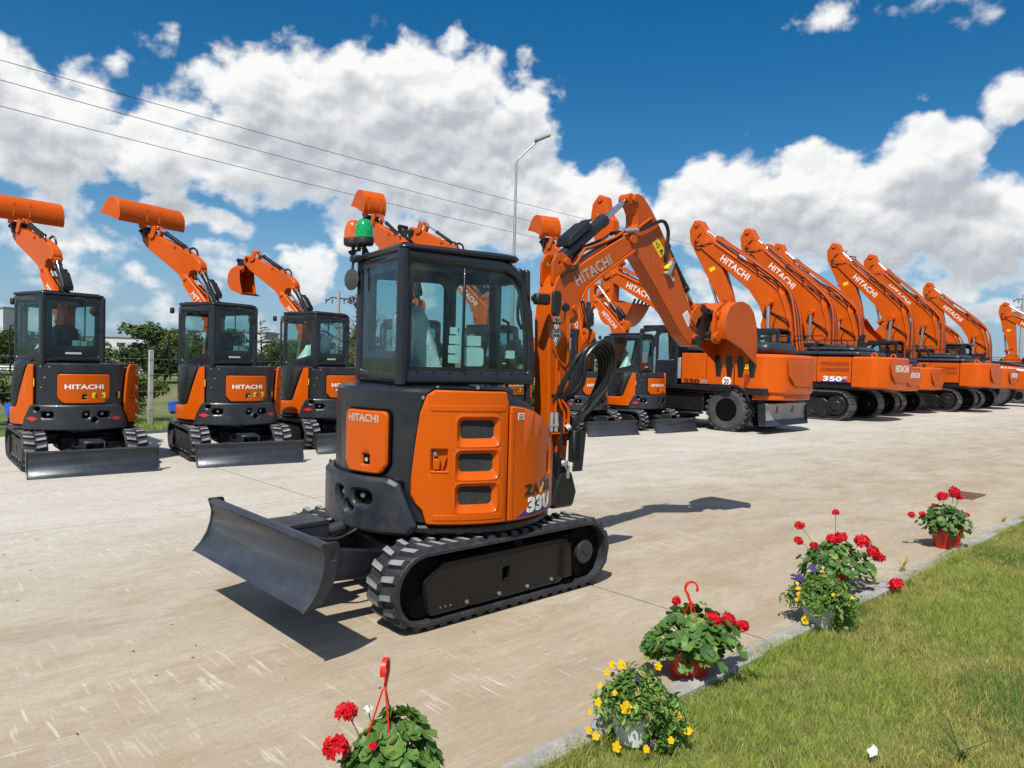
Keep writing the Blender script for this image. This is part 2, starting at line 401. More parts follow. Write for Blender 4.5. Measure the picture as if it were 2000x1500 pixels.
# ------------------------------------------------------------------ the setting
UA = R_(43.4); CU, SU = math.cos(UA), math.sin(UA)
def uv(u, v, z=0.0): return V((u * CU - v * SU, u * SU + v * CU, z))
ROW = M.Rotation(UA, 4, 'Z')

def concrete_mat():
    m = bpy.data.materials.new('yard_concrete'); m.use_nodes = True; t = NT(m.node_tree); b = t.n['Principled BSDF']
    ge = t.new('ShaderNodeNewGeometry'); P = ge.outputs['Position']
    u = t.vmath('DOT_PRODUCT', P, (CU, SU, 0)); v = t.vmath('DOT_PRODUCT', P, (-SU, CU, 0))
    def st(a, c):
        cb = t.new('ShaderNodeCombineXYZ'); t.put(cb.inputs[0], t.math('MULTIPLY', u, a)); t.put(cb.inputs[1], t.math('MULTIPLY', v, c)); return cb.outputs[0]
    big = t.noise(st(.35, .7), 1.0, 7, .66, .2)
    mid = t.noise(st(1.1, 2.3), 1.0, 9, .70, .25)
    fine = t.noise(st(10, 20), 1.0, 8, .72)
    brush = t.noise(st(2.5, 60), 1.0, 4, .65)
    spk = t.noise(P, 70, 4, .7)
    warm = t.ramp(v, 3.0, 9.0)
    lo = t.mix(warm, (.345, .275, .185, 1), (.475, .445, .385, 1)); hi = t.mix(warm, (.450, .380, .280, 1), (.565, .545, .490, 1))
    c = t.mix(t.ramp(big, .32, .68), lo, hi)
    # brown tyre and track dirt in the lanes nearer the kerb
    lane = t.ramp(v, 4.0, 9.5, 1.0, .15)
    c = t.mix(t.math('MULTIPLY', t.math('MULTIPLY', t.ramp(mid, .42, .66), lane), .70), c, (.280, .205, .125, 1))
    gr = t.noise(st(.5, 1.4), 1.7, 8, .68, .3)
    c = t.mix(t.math('MULTIPLY', t.ramp(gr, .52, .70), .46), c, (.26, .235, .20, 1))
    c = t.mix(t.math('MULTIPLY', t.ramp(brush, .42, .66), .13), c, (.60, .56, .48, 1))
    c = t.mix(t.math('MULTIPLY', t.ramp(fine, .42, .66), .38), c, (.275, .225, .160, 1))
    grain = t.noise(st(60, 90), 1.0, 4, .75)
    c = t.mix(t.math('MULTIPLY', t.ramp(grain, .40, .64), .42), c, (.24, .20, .145, 1))
    # pale scrapes left by track lugs, across the lanes
    sc1 = t.noise(st(34, 2.6), 1.0, 4, .6)
    band = t.noise(st(.35, 2.1), 1.0, 4, .55, .4)
    scr = t.math('MULTIPLY', t.ramp(sc1, .555, .68), t.ramp(band, .47, .62))
    sc2 = t.noise(st(4, 48), 1.0, 4, .6)
    scr2 = t.math('MULTIPLY', t.ramp(sc2, .585, .68), t.ramp(gr, .46, .60))
    scr = t.math('MULTIPLY', t.math('MAXIMUM', scr, t.math('MULTIPLY', scr2, .75)), t.ramp(v, 3, 12, .38, .15))
    c = t.mix(scr, c, (.74, .71, .64, 1))
    c = t.mix(t.math('MULTIPLY', t.ramp(spk, .60, .74), .45), c, (.15, .125, .10, 1))
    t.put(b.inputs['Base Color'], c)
    t.put(b.inputs['Roughness'], t.ramp(mid, .3, .7, .72, .92)); b.inputs['Specular IOR Level'].default_value = .35
    bp = t.new('ShaderNodeBump'); bp.inputs['Strength'].default_value = .35; bp.inputs['Distance'].default_value = .006
    hgt = t.math('ADD', t.math('MULTIPLY', brush, .5), t.math('ADD', t.math('MULTIPLY', spk, .45), t.math('MULTIPLY', fine, .6)))
    t.put(bp.inputs['Height'], hgt); t.l.new(bp.outputs[0], b.inputs['Normal'])
    return m
CONC = concrete_mat()
KERB = pm('kerb_concrete', (.31, .305, .285), .9, 0, 0, .25, 5, bump=.7, bscale=60, dust=.55, dcol=(.20, .18, .14))
JOINT = pm('dark_joint_filler', (.06, .055, .05), .95, 0, 0, .2, 6)
def field_mat():
    m = bpy.data.materials.new('meadow'); m.use_nodes = True; t = NT(m.node_tree); b = t.n['Principled BSDF']
    ge = t.new('ShaderNodeNewGeometry'); P = ge.outputs['Position']
    n = t.noise(P, .12, 8, .65, .6); n2 = t.noise(P, 2.2, 8, .7)
    c = t.mix(t.ramp(n, .35, .66), (.075, .105, .022, 1), (.20, .185, .07, 1))
    c = t.mix(t.math('MULTIPLY', t.ramp(n2, .35, .7), .6), c, (.05, .085, .018, 1))
    t.put(b.inputs['Base Color'], c); b.inputs['Roughness'].default_value = .95
    bp = t.new('ShaderNodeBump'); bp.inputs['Distance'].default_value = .1; t.put(bp.inputs['Height'], n2); t.l.new(bp.outputs[0], b.inputs['Normal'])
    return m
def sheet(name, pts, mat, z=0.0):
    g = G(); g.add([(p[0], p[1], z) for p in pts], [list(range(len(pts)))]); o = obj(name, g.build(name, mat, smooth=0)); return kind(o, 'structure')
S = 3000
sheet('ground', [(-S, -S), (S, -S), (S, S), (-S, S)], field_mat(), -.06)
yard = sheet('yard', [uv(-14, 2.03), uv(74, 2.03), uv(74, 16.6), uv(-14, 16.6)], JOINT, -.008)
V_EDGES = [2.16, 7.85, 13.55, 16.5]; U0, UL = -13.74, 6.0
for k in range(3):
    g = G(); g.box((UL / 2, (V_EDGES[k + 1] - V_EDGES[k]) / 2, -.06), (UL - .026, V_EDGES[k + 1] - V_EDGES[k] - .026, .12), .004)
    me = g.build('concrete_slab', CONC, smooth=0)
    for i in range(14):
        p = uv(U0 + i * UL, V_EDGES[k]); obj('concrete_slab', me, yard, M.Translation((p.x, p.y, random.uniform(-.0015, .0015))) @ ROW)
# kerb
kerb = sheet('kerb', [uv(-8, 2.02), uv(40, 2.02), uv(40, 2.15), uv(-8, 2.15)], JOINT, -.025)
g = G(); g.box((.5, .063, -.04), (.992, .108, .13), .010); kme = g.build('kerb_stone', KERB, smooth=0)
for i in range(44):
    p = uv(-6 + i, 2.03); obj('kerb_stone', kme, kerb, M.Translation((p.x, p.y, random.uniform(-.004, .006))) @ ROW @ M.Rotation(random.uniform(-.010, .010), 4, 'Z') @ M.Rotation(random.uniform(-.006, .006), 4, 'Y'))
# lawn soil and grass strip behind the machines
LAWNSOIL = pm('lawn_soil', (.15, .14, .045), .95, 0, 0, .35, 3, bump=.6, bscale=30, dust=.5, dcol=(.22, .19, .08))
sheet('lawn', [uv(-8, -9), uv(40, -9), uv(40, 2.02), uv(-8, 2.02)], LAWNSOIL, -.022)
sheet('verge', [uv(-40, 16.5), uv(90, 16.5), uv(90, 21), uv(-40, 21)], pm('verge_grass', (.075, .12, .02), .95, 0, 0, .35, .8, bump=.6, bscale=12, dust=.5, dcol=(.12, .14, .04)), -.03)

def grass(name, label, area, n, h0, h1, wd, cols, seed, z=-.02, dens=None):
    """many separate blades in one mesh: area(u,v ranges) in the yard's own axes"""
    rnd = random.Random(seed); vs = []; fs = []; mi = []
    k = 0
    while k < n:
        u = rnd.uniform(*area[0]); v = rnd.uniform(*area[1])
        if dens and rnd.random() > dens(u, v): continue
        k += 1
        p = uv(u, v, z); h = rnd.uniform(h0, h1) * (1.0 + .35 * math.sin(u * 5.1 + 1.3 * math.sin(v * 4)) * math.sin(v * 6.3)); a = rnd.uniform(0, 2 * PI); w = wd * rnd.uniform(.6, 1.3)
        ln = rnd.uniform(.15, 1.0) * h; b = rnd.uniform(0, 2 * PI)
        dx, dy = math.cos(a) * w, math.sin(a) * w; lx, ly = math.cos(b) * ln, math.sin(b) * ln
        i = len(vs)
        vs += [(p.x - dx, p.y - dy, z), (p.x + dx, p.y + dy, z), (p.x + dx * .7 + lx * .4, p.y + dy * .7 + ly * .4, z + h * .6), (p.x - dx * .7 + lx * .4, p.y - dy * .7 + ly * .4, z + h * .6), (p.x + lx, p.y + ly, z + h)]
        fs += [(i, i + 1, i + 2, i + 3), (i + 3, i + 2, i + 4)]
        pat = math.sin(u * 1.9 + 2 * math.sin(v * 1.3)) + math.sin(v * 3.1 + u * .7) + .8 * math.sin(u * 4.3 - v * 2.2) + rnd.gauss(0, .6) + (.9 if v > 1.2 else 0)
        m = 0 if pat > .5 else 1 if pat > -.7 else 2
        if rnd.random() < .2: m = 3
        mi += [m, m]
    me = bpy.data.meshes.new(name); me.from_pydata(vs, [], fs); me.polygons.foreach_set('material_index', mi)
    for c in cols: me.materials.append(c)
    o = obj(name, me); tag(o, label, 'grass'); return kind(o, 'stuff')
def leafmat(name, c, tr=.35, rough=.5, var=.3, sc_=9):
    m = pm(name, c, rough, 0, 0, var, sc_, spec=.3)
    t = NT(m.node_tree); b = t.n['Principled BSDF']; out = [n for n in t.n if n.type == 'OUTPUT_MATERIAL'][0]
    tl = t.new('ShaderNodeBsdfTranslucent'); tl.inputs[0].default_value = (min(1, c[0] * 1.5), min(1, c[1] * 1.5), c[2] * .8, 1)
    mx = t.new('ShaderNodeMixShader'); mx.inputs[0].default_value = tr
    t.l.new(b.outputs[0], mx.inputs[1]); t.l.new(tl.outputs[0], mx.inputs[2]); t.l.new(mx.outputs[0], out.inputs[0]); return m
GR = [leafmat('grass_green', (.25, .34, .055)), leafmat('grass_olive', (.39, .36, .105)), leafmat('grass_deep', (.13, .23, .034)), leafmat('grass_straw', (.44, .37, .155))]
grass('lawn_grass', 'short mown lawn grass beside the kerb in the foreground', ((1.0, 12.5), (-2.3, 2.09)), 240000, .018, .050, .0016, GR, 3,
      dens=lambda u, v: max(0.0, min(1.0, (.45 if v > 2.03 else 1.0) * (1 if u < 6 else 1.2 - (u - 6) * .1) * (1 if (u * CU - v * SU) < .86 * (u * SU + v * CU) + .3 else 0))))
grass('kerb_edge_grass', 'longer grass blades leaning over the lawn side of the kerb', ((1.0, 11), (1.98, 2.085)), 15000, .03, .085, .0018, GR, 13, dens=lambda u, v: max(0, min(1, .5 + .6 * math.sin(u * 3.7 + math.sin(u * 1.3) * 2))))
grass('verge_tufts', 'strip of bright grass behind the parked machines', ((4, 24), (16.5, 18.4)), 14000, .05, .12, .006, GR, 5, z=-.03)

# ------------------------------------------------------------------ mini excavator
def Ry(a): return M.Rotation(-a, 4, 'Y')              # positive lifts the front
def T3(x, y, z): return M.Translation((x, y, z))
BR = .80                                               # radius of the round body
def arc(deg): return R_(deg) * BR                      # angle -> length on the flat sheet

def loop_path(Lc, r, n_end=12, n_str=10, z0=None):
    """closed track path, list of (x, z, tangent angle)"""
    z0 = r if z0 is None else z0; P = []
    for i in range(n_str): P.append((-Lc / 2 + Lc * i / n_str, z0 - r, 0.0))
    for i in range(n_end): a = -PI / 2 + PI * i / n_end; P.append((Lc / 2 + r * math.cos(a), z0 + r * math.sin(a), a + PI / 2))
    for i in range(n_str): P.append((Lc / 2 - Lc * i / n_str, z0 + r, PI))
    for i in range(n_end): a = PI / 2 + PI * i / n_end; P.append((-Lc / 2 + r * math.cos(a), z0 + r * math.sin(a), a + PI / 2))
    return P
def path_at(Lc, r, s, z0):
    per = 2 * Lc + 2 * PI * r; s %= per
    if s < Lc: return (-Lc / 2 + s, z0 - r, 0.0)
    s -= Lc
    if s < PI * r: a = -PI / 2 + s / r; return (Lc / 2 + r * math.cos(a), z0 + r * math.sin(a), a + PI / 2)
    s -= PI * r
    if s < Lc: return (Lc / 2 - s, z0 + r, PI)
    s -= Lc; a = PI / 2 + s / r; return (-Lc / 2 + r * math.cos(a), z0 + r * math.sin(a), a + PI / 2)
def belt(g, Lc, r, w, th, z0, n_end=14, n_str=12):
    P = loop_path(Lc, r, n_end, n_str, z0); rings = []
    for x, z, a in P:
        nx, nz = math.sin(a), -math.cos(a)            # outward
        rings.append([(x, -w / 2 + .012, z), (x, w / 2 - .012, z), (x, w / 2, z - nz * .01), (x - nx * th, w / 2, z - nz * th), (x - nx * th, -w / 2, z - nz * th), (x, -w / 2, z - nz * .01)])
    rings.append(rings[0]); g.loft(rings, True, False); return g

TR_L, TR_R, TR_W, TR_Z = 1.47, .235, .30, .262
def lug_mesh(side):
    # one slanted rubber lug: flat worn top, sloping flanks; x along the track, y across, z up
    g = G(); s = side
    base = [(-.020, .004 * s), (.040, .004 * s), (.016, .142 * s), (-.050, .142 * s)]
    top = [(-.008, .014 * s), (.026, .014 * s), (.006, .132 * s), (-.034, .132 * s)]
    b = [(x, y, -.004) for x, y in base]; t_ = [(x, y, .026) for x, y in top]
    g.loft([b, t_], True, True)
    g.mat(1).add([(x * .98, y, .0262) for x, y in top], [(0, 1, 2, 3)])
    return g.build('track_lug', [RUBBER, LUGTOP], smooth=0)
LUG = {s: lug_mesh(s) for s in (-1, 1)}
def lug_mats():
    per = 2 * TR_L + 2 * PI * TR_R; n = 44; o = []
    for i in range(n):
        for s in (-1, 1):
            x, z, a = path_at(TR_L, TR_R, (i + (.5 if s > 0 else 0)) * per / n, TR_Z)
            o.append((s, T3(x, 0, z) @ M.Rotation(-a, 4, 'Y') @ M.Rotation(PI, 4, 'X')))
    return o
LUGS = lug_mats()
def m_track(full):
    g = G(); belt(g, TR_L, TR_R, TR_W, .03, TR_Z)
    if not full:
        for s, mm in LUGS:
            me = LUG[s]; b = len(g.v)
            g.v += [tuple(mm @ v.co) for v in me.vertices]
            for p in me.polygons: g.f.append([b + i for i in p.vertices]); g.m.append(p.material_index)
    return g.build('track', [RUBBER, LUGTOP], smooth=30, weld=False)
TRACK_NEAR = m_track(False); TRACK_NEAR = m_track(True); TRACK_FAR = m_track(False)
VOIDF = pm('roller_shade_rim_black', (.0025, .0025, .0025), .7, 0, 0, .2, 5, spec=.1)  # near-black paints the shade round rollers and inner wheels; also black rims
def m_track_frame(s):
    """side frame inside a track; s = +1 left track, -1 right: outer face towards s*y"""
    g = G()
    pl = rpoly([(-.70, .085), (.46, .085), (.50, .12), (.50, .40), (-.60, .40), (-.74, .30)], .03)
    g.prism(pl, .09 * s, .115 * s, 'xz', .006, [rrect(-.10, .20, -.03, .29, .006)])
    g.cm = 1; g.prism(rpoly([(-.66, .10), (.54, .10), (.60, .42), (-.55, .42)], .04), -.10 * s, .088 * s, 'xz', .01)
    for x in (-TR_L / 2, TR_L / 2):
        g.cyl((x, -.12 * s, TR_Z), (x, .085 * s, TR_Z), TR_R - .035, n=28, bev=.015)
    g.cm = 0; g.box((.525, .10 * s, .26), (.05, .03, .26), .008, M.Rotation(.0, 3, 'Y'))
    g.prism([(.48, .12), (.56, .12), (.54, .36), (.50, .36)], .10 * s, .145 * s, 'xz', .005)
    g.cm = 1
    for i in range(5): g.cyl((-.5 + .25 * i, -.10, .095), (-.5 + .25 * i, .08, .095), .065, n=16, bev=.01)
    g.cyl((.05, -.12, .44), (.05, .12, .44), .045, n=14, bev=.008)
    return g.build('track_frame', [FRAME, VOIDF], smooth=35)
def m_hub(s):
    g = G(); g.cyl((TR_L / 2, .08 * s, TR_Z), (TR_L / 2, .125 * s, TR_Z), .088, n=24, bev=.008); g.cyl((TR_L / 2, .12 * s, TR_Z), (TR_L / 2, .132 * s, TR_Z), .02, n=10)
    return g.build('idler_hub', DARK2, smooth=35)
def m_fbolts(s):
    g = G()
    for x, z in ((-.40, .115), (-.12, .115), (.14, .115), (.38, .12)): g.cyl((x, .112 * s, z), (x, .126 * s, z), .014, n=6)
    for x in (-.61, -.57, -.53): g.cyl((x, .112 * s, .12), (x, .118 * s, .12), .006, n=8)
    return g.build('bolt_row', STEEL, smooth=0)
TFRAME = {s: m_track_frame(s) for s in (-1, 1)}; THUB = {s: m_hub(s) for s in (-1, 1)}; TBOLT = {s: m_fbolts(s) for s in (-1, 1)}
g = G()
g.box((0, 0, .40), (.80, .95, .16), .03); g.cyl((0, 0, .46), (0, 0, .60), .40, n=32, bev=.01); g.box((-.35, 0, .34), (.5, .62, .2), .03)
g.box((0, 0, .36), (.36, 1.2, .12), .02)
CARBODY = g.build('carbody', BLACK)
# dozer blade: x toward the outside is negative, z from the cutting edge
prof = [(-1.535, 0), (-1.485, .05), (-1.445, .11), (-1.420, .18), (-1.412, .25), (-1.425, .305), (-1.440, .325), (-1.425, .34), (-1.385, .34), (-1.375, .30), (-1.385, .18), (-1.41, .10), (-1.455, .03), (-1.515, -.004)]
g = G(); g.prism(prof, -.775, .775, 'xz', .003)
g.box((-1.487, 0, .036), (.012, 1.55, .085), .003, M.Rotation(R_(42), 3, 'Y'))
BLADE = g.build('blade', GREYP, smooth=45)
def m_bend_plate():
    g = G(); pr = rpoly([(-1.542, -.006), (-1.49, .05), (-1.447, .12), (-1.425, .19), (-1.418, .26), (-1.435, .318), (-1.445, .345), (-1.335, .345), (-1.325, .30), (-1.36, .12), (-1.43, .02)], [0, 0, 0, 0, 0, 0, .01, .02, .02, .02, .02])
    g.prism(pr, 0, .016, 'xz', .003, [rrect(-1.385, .245, -1.358, .30, .008)]); return g.build('end_plate', DARK2, smooth=40)
BEND = m_bend_plate()
def m_barm(s):
    g = G(); g.prism(rpoly([(-1.40, .07), (-1.40, .24), (-1.30, .26), (-.48, .10), (-.48, -.03), (-1.25, .03)], .02), .30 * s - .035, .30 * s + .035, 'xz', .006); return g.build('blade_arm', DARK, smooth=35)
BARM = {s: m_barm(s) for s in (-1, 1)}
g = G(); g.box((-1.18, 0, .30), (.36, .27, .03), .006); g.box((-1.18, .12, .22), (.36, .02, .14), .004); g.box((-1.18, -.12, .22), (.36, .02, .14), .004)
g.cyl((-1.36, 0, .12), (-.72, 0, .25), .045, n=14, bev=.008); g.box((-1.34, 0, .12), (.12, .14, .16), .01)
BCYL = g.build('blade_cylinder_cover', DARK2)
g = G(); g.tube([(-1.15, -.10, .22), (-1.0, -.2, .20), (-.8, -.16, .24), (-.55, -.1, .3)], .014, 6, 4); g.tube([(-1.15, .10, .22), (-.95, .2, .22), (-.75, .13, .26), (-.55, .1, .3)], .014, 6, 4)
BHOSE = g.build('blade_hose', HOSE)

# ---- body
def body_outline(r, a0, a1, n=40): return [(r * math.cos(R_(a0 + (a1 - a0) * i / n)), r * math.sin(R_(a0 + (a1 - a0) * i / n))) for i in range(n + 1)]
g = G(); g.prism(body_outline(.775, 62, 268, 48) + [(.0, -.30), (.45, -.25), (.55, .2)], .60, 1.475, 'xy', .02)
BODY = g.build('body_shell', DARK, smooth=40)
def zt(a):     # height of the right front shoulder as it runs forward
    pts = [(-96, 1.475), (-88, 1.472), (-78, 1.445), (-67, 1.40), (-56, 1.325), (-47, 1.235), (-40, 1.12), (-36, 1.02), (-32, .86)]
    for (x0, y0), (x1, y1) in zip(pts, pts[1:]):
        if a <= x1: return y0 + (y1 - y0) * (a - x0) / (x1 - x0)
    return pts[-1][1]
g = G(); rings = []
for i in range(26):
    a = -92 + 60 * i / 25; z = zt(a); c, s = math.cos(R_(a)), math.sin(R_(a)); rr = .785; k = min(1, i / 8)
    inn = (max(.02, .36 * 1.0) * c, s * .36)
    rings.append([(rr * c, rr * s, .60), (rr * c, rr * s, z - .10), ((rr - .012) * c, (rr - .012) * s, z - .05), ((rr - .045) * c, (rr - .045) * s, z - .012), ((rr - .09) * c, (rr - .09) * s, z), (inn[0] * 1.1, inn[1] * 1.1, min(z + .06, 1.50)), (inn[0], inn[1], .60)])
g.loft(rings)
SHOULDER = g.build('front_shoulder', DARK, smooth=50)
g = G(); g.prism(body_outline(.795, 60, 330, 60) + [(.62, -.2), (.62, .3)], .545, .60, 'xy', .014)
SKIRT = g.build('lower_skirt', BLACK, smooth=40)
# counterweight: flat sheet then bent round
def slot(x, z, w, h): return rrect(x - w / 2, z - h / 2, x + w / 2, z + h / 2, h * .48, 5)
cwh = [slot(arc(-171), .755, .085, .10), circ(arc(-163.5), .685, .036, 14), slot(arc(-155.5), .755, .16, .09), slot(arc(-204), .755, .16, .09), circ(arc(-214), .84, .04, 14)]
cwo = rpoly([(arc(-232), .535), (arc(-131), .535), (arc(-127.5), .60), (arc(-131.5), .72), (arc(-136), .865), (arc(-141), .895), (arc(-221), .895), (arc(-228), .72)], [.02, .03, .03, .03, .04, .03, .05, .05], 5)
g = G(); g.prism(cwo, -.045, .03, 'xz', .022, cwh); CWT = g.build('counterweight', DARK2, bend=BR, step=.04, smooth=45)
g = G(); g.prism(rrect(arc(-228), .55, arc(-135), .88, .02), .012, .022, 'xz'); CWBACK = g.build('recess_back', VOID, bend=BR, step=.06)
CWPIN = []
for a, z in ((-171, .765), (-156.5, .765), (-204, .765)): g = G(); g.cyl((arc(a), .02, z), (arc(a), -.012, z), .02, n=12, bev=.004); CWPIN.append(g.build('tow_pin', STEEL, bend=BR, step=9))
def diamond(a):
    g = G(); x = arc(a); g.prism([(x - .085, .70), (x, .668), (x + .085, .70), (x, .732)], -.0485, -.044, 'xz'); return g.build('reflector', REDREF, bend=BR, step=.04, smooth=0)
DIAM = [diamond(-190 + 47), diamond(-190 - 28)]
# rear hatch with the lettering
hx0, hx1 = arc(-169.5), arc(-142.5); hz0, hz1 = .915, 1.325
hat = rpoly([(hx0 + .05, hz0), (hx1 - .05, hz0), (hx1, hz0 + .07), (hx1, hz1), (hx0, hz1), (hx0, hz0 + .07)], [.06, .06, .06, .045, .045, .06], 5)
lk = rrect(-.025, -.032, .03, .032, .006)
hcx = (hx0 + hx1) / 2
g = G(); g.prism(hat, -.022, .03, 'xz', .012, [[(x + hcx + .02, z + 1.005) for x, z in lk]]); HATCH = g.build('rear_hatch', ORANGE, bend=BR, step=.03, smooth=45)
g = G(); g.prism(off2(ccw(hat), -.014), .004, .03, 'xz', .004); HATCHRIM = g.build('hatch_seal', VOID, bend=BR, step=.03)
g = G(); g.text('HITACHI', .265, .052, T3(hcx - .01, -.0225, 1.275)); HTEXT_S = g.build('lettering', SILVTXT, bend=BR, step=9, smooth=0)
g = G(); g.box((hcx + .02, -.003, 1.005), (.055, .012, .064)); g.mat(1).cyl((hcx + .028, -.004, 1.005), (hcx + .028, -.018, 1.005), .014, n=12); LOCK = g.build('lock', [VOID, CHROME], bend=BR, step=9)
def warn(x, z, w, h, d=-.0245):
    g = G(); g.box((x, d, z), (w, .002, h)); g.mat(1); a = h * .36; cx = x - w * .22
    g.prism([(cx - a, z - a * .8), (cx + a, z - a * .8), (cx, z + a)], d - .0022, d - .0008, 'xz', 0, [[(cx - a * .6, z - a * .58), (cx + a * .6, z - a * .58), (cx, z + a * .6)]])
    g.box((cx, d - .0015, z - a * .1), (h * .06, .0014, h * .28))
    g.box((x + w * .24, d - .0015, z + h * .05), (w * .16, .0014, h * .10)); g.box((x + w * .30, d - .0015, z - h * .05), (w * .06, .0014, h * .42)); return g
fx0_, fx1_ = arc(-196), arc(-149); fcx = (fx0_ + fx1_) / 2
hat2 = rpoly([(fx0_ + .07, hz0), (fx1_ - .07, hz0), (fx1_, hz0 + .09), (fx1_, hz1), (fx0_, hz1), (fx0_, hz0 + .09)], [.06, .06, .06, .045, .045, .06], 5)
g = G(); g.prism(hat2, -.022, .03, 'xz', .012, [[(x + fcx, z + 1.005) for x, z in lk]]); HATCH2 = g.build('rear_hatch', ORANGE, bend=BR, step=.03, smooth=45)
g = G(); g.prism(off2(ccw(hat2), -.014), .004, .03, 'xz', .004); HATCHRIM2 = g.build('hatch_seal', VOID, bend=BR, step=.03)
g = G(); g.text('HITACHI', .47, .066, T3(fcx, -.0225, 1.15)); HTEXT_W = g.build('lettering', WHITE, bend=BR, step=9, smooth=0)
g = G(); g.box((fcx, -.003, 1.005), (.075, .012, .075)); g.mat(1).cyl((fcx + .012, -.004, 1.005), (fcx + .012, -.018, 1.005), .018, n=12); LOCK2 = g.build('lock', [VOID, CHROME], bend=BR, step=9)
HWARN = warn(fcx + .175, 1.03, .17, .075).build('warning_sticker', [YELLOW, INK], bend=BR, step=9, smooth=0)
# engine door on the right
dx1 = arc(-85.2)
door = [(arc(-123.5), .612), (dx1, .612), (dx1, 1.40), (dx1 - .02, 1.468), (arc(-121), 1.475), (arc(-124.5), 1.44), (arc(-127.5), 1.32), (arc(-129.5), 1.10), (arc(-131), .90), (arc(-131), .80), (arc(-128.5), .74), (arc(-125.5), .70)]
door = rpoly(door, [.02, .01, .02, .015, .03, .03, .05, .05, .05, .03, .03, .03], 4)
VENTS = [(arc(-108.8), arc(-92.2), 1.165, 1.283), (arc(-109.2), arc(-92.5), .952, 1.068), (arc(-109.2), arc(-92.8), .738, .855)]
vh = [rrect(a - .026, b - .052, c + .03, d + .026, .045, 5) for a, c, b, d in VENTS]
lx, lz = arc(-118.5), 1.03
lh = rrect(lx - .045, lz - .07, lx + .055, lz + .065, .008)
ribs = [rrect(arc(-122.5), 1.345, arc(-87.5), 1.375, .012), rrect(arc(-120.5), .645, arc(-88.5), .675, .012)]
g = G(); g.prism(door, -.02, .018, 'xz', .010, vh + [lh]); EDOOR = g.build('engine_door', ORANGE, bend=BR, step=.035, smooth=45)
g = G(); g.prism(off2(ccw(door), -.012), .0145, .018, 'xz'); DOORSEAL = g.build('door_seal', VOID, bend=BR, step=.05)
def vent_mesh(v, hole):
    a, c, b, d = v; outer = ccw(hole); inner = ccw(rrect(a, b, c, d, .03, 5)); n = len(outer)
    g = G(); rg = []
    for P, y in ((off2(outer, -.016), -.0205), (outer, -.024), (off2(outer, .006), -.016), (off2(inner, -.004), .006), (inner, .010), (off2(inner, .0), .028)): rg.append([(p[0], y, p[1]) for p in P])
    g.loft(rg, True, False); return g.build('vent_surround', ORANGE, bend=BR, step=.03, smooth=60)
VENTM = [vent_mesh(v, h) for v, h in zip(VENTS, vh)]
def vent_grille(v):
    a, c, b, d = v; g = G(); s = .017; k = a - (d - b) * 1.6
    while k < c + (d - b) * 1.6:
        for sg in (1, -1):
            x0 = k if sg > 0 else k + (d - b) * 1.6; x1 = x0 + sg * (d - b) * 1.6; p0, p1 = (x0, b), (x1, d); L = []
            for (px, pz), (qx, qz) in ((p0, p1),):
                t0, t1 = 0, 1
                for lim, sgn in ((a, 1), (c, -1)):
                    dx = qx - px; f0 = (px - lim) * sgn; f1 = (qx - lim) * sgn
                    if f0 < 0 and f1 < 0: t0 = 2
                    elif f0 < 0: t0 = max(t0, f0 / (f0 - f1))
                    elif f1 < 0: t1 = min(t1, f0 / (f0 - f1))
                if t0 < t1: L = [(px + (qx - px) * t0, pz + (qz - pz) * t0), (px + (qx - px) * t1, pz + (qz - pz) * t1)]
            if L and math.hypot(L[1][0] - L[0][0], L[1][1] - L[0][1]) > .01:
                g.tube([(L[0][0], .011, L[0][1]), (L[1][0], .011, L[1][1])], .0014, 3)
        k += s
    return g.build('vent_mesh', pm('grille_wire', (.10, .10, .10), .5, .3, 0, .2, 9), bend=BR, step=.06)
VENTG = [vent_grille(v) for v in VENTS]
g = G()
for a, c, b, d in VENTS: g.box(((a + c) / 2, .032, (b + d) / 2), (c - a + .03, .004, d - b + .03))
VENTB = g.build('vent_backing', VOID, bend=BR, step=.05)
DRIB = []
for r in ribs: g = G(); g.prism(off2(ccw(r), -.004), -.0245, -.018, 'xz', .003); DRIB.append(g.build('pressed_rib', ORANGE, bend=BR, step=.04, smooth=40))
g = G(); g.box((lx + .005, .012, lz - .003), (.1, .004, .135)); g.box((lx - .012, -.005, lz - .028), (.04, .026, .07), .004); g.box((lx + .035, -.001, lz - .02), (.012, .02, .1), .003, M.Rotation(.25, 3, 'Y'))
g.box((lx + .005, -.022, lz - .078), (.11, .006, .012), .002)
g.mat(1).cyl((lx - .022, .0, lz + .035), (lx - .022, -.022, lz + .035), .014, n=12, bev=.003); LATCH = g.build('door_latch', [ORANGE, STEEL], bend=BR, step=9, smooth=40)
# front quarter panel
fx0 = arc(-84.3)
fp = [(fx0, .612), (arc(-34.5), .612), (arc(-34.5), .90)] + [(arc(a), z) for a, z in ((-36.5, 1.0), (-40, 1.07), (-46, 1.16), (-53, 1.235), (-60, 1.29), (-68, 1.335), (-76, 1.362), (-81, 1.372))] + [(fx0, 1.372)]
fpr = rpoly(fp, [.01, .02] + [.03] * 9 + [.012], 3); sl_ = rrect(arc(-52.5) - .012, .90, arc(-52.5) + .016, 1.04, .012)
g = G(); g.prism(fpr, -.02, .018, 'xz', .010, [sl_]); FPANEL = g.build('front_panel', ORANGE, bend=BR, step=.03, smooth=45)
g = G(); g.prism(rpoly([(fx0 + .0, .62), (fx0 + .03, .62), (fx0 + .03, 1.345), (fx0, 1.345)], .006), -.0265, -.019, 'xz', .003); FRIB = g.build('panel_lip', ORANGE, bend=BR, step=.06, smooth=40)
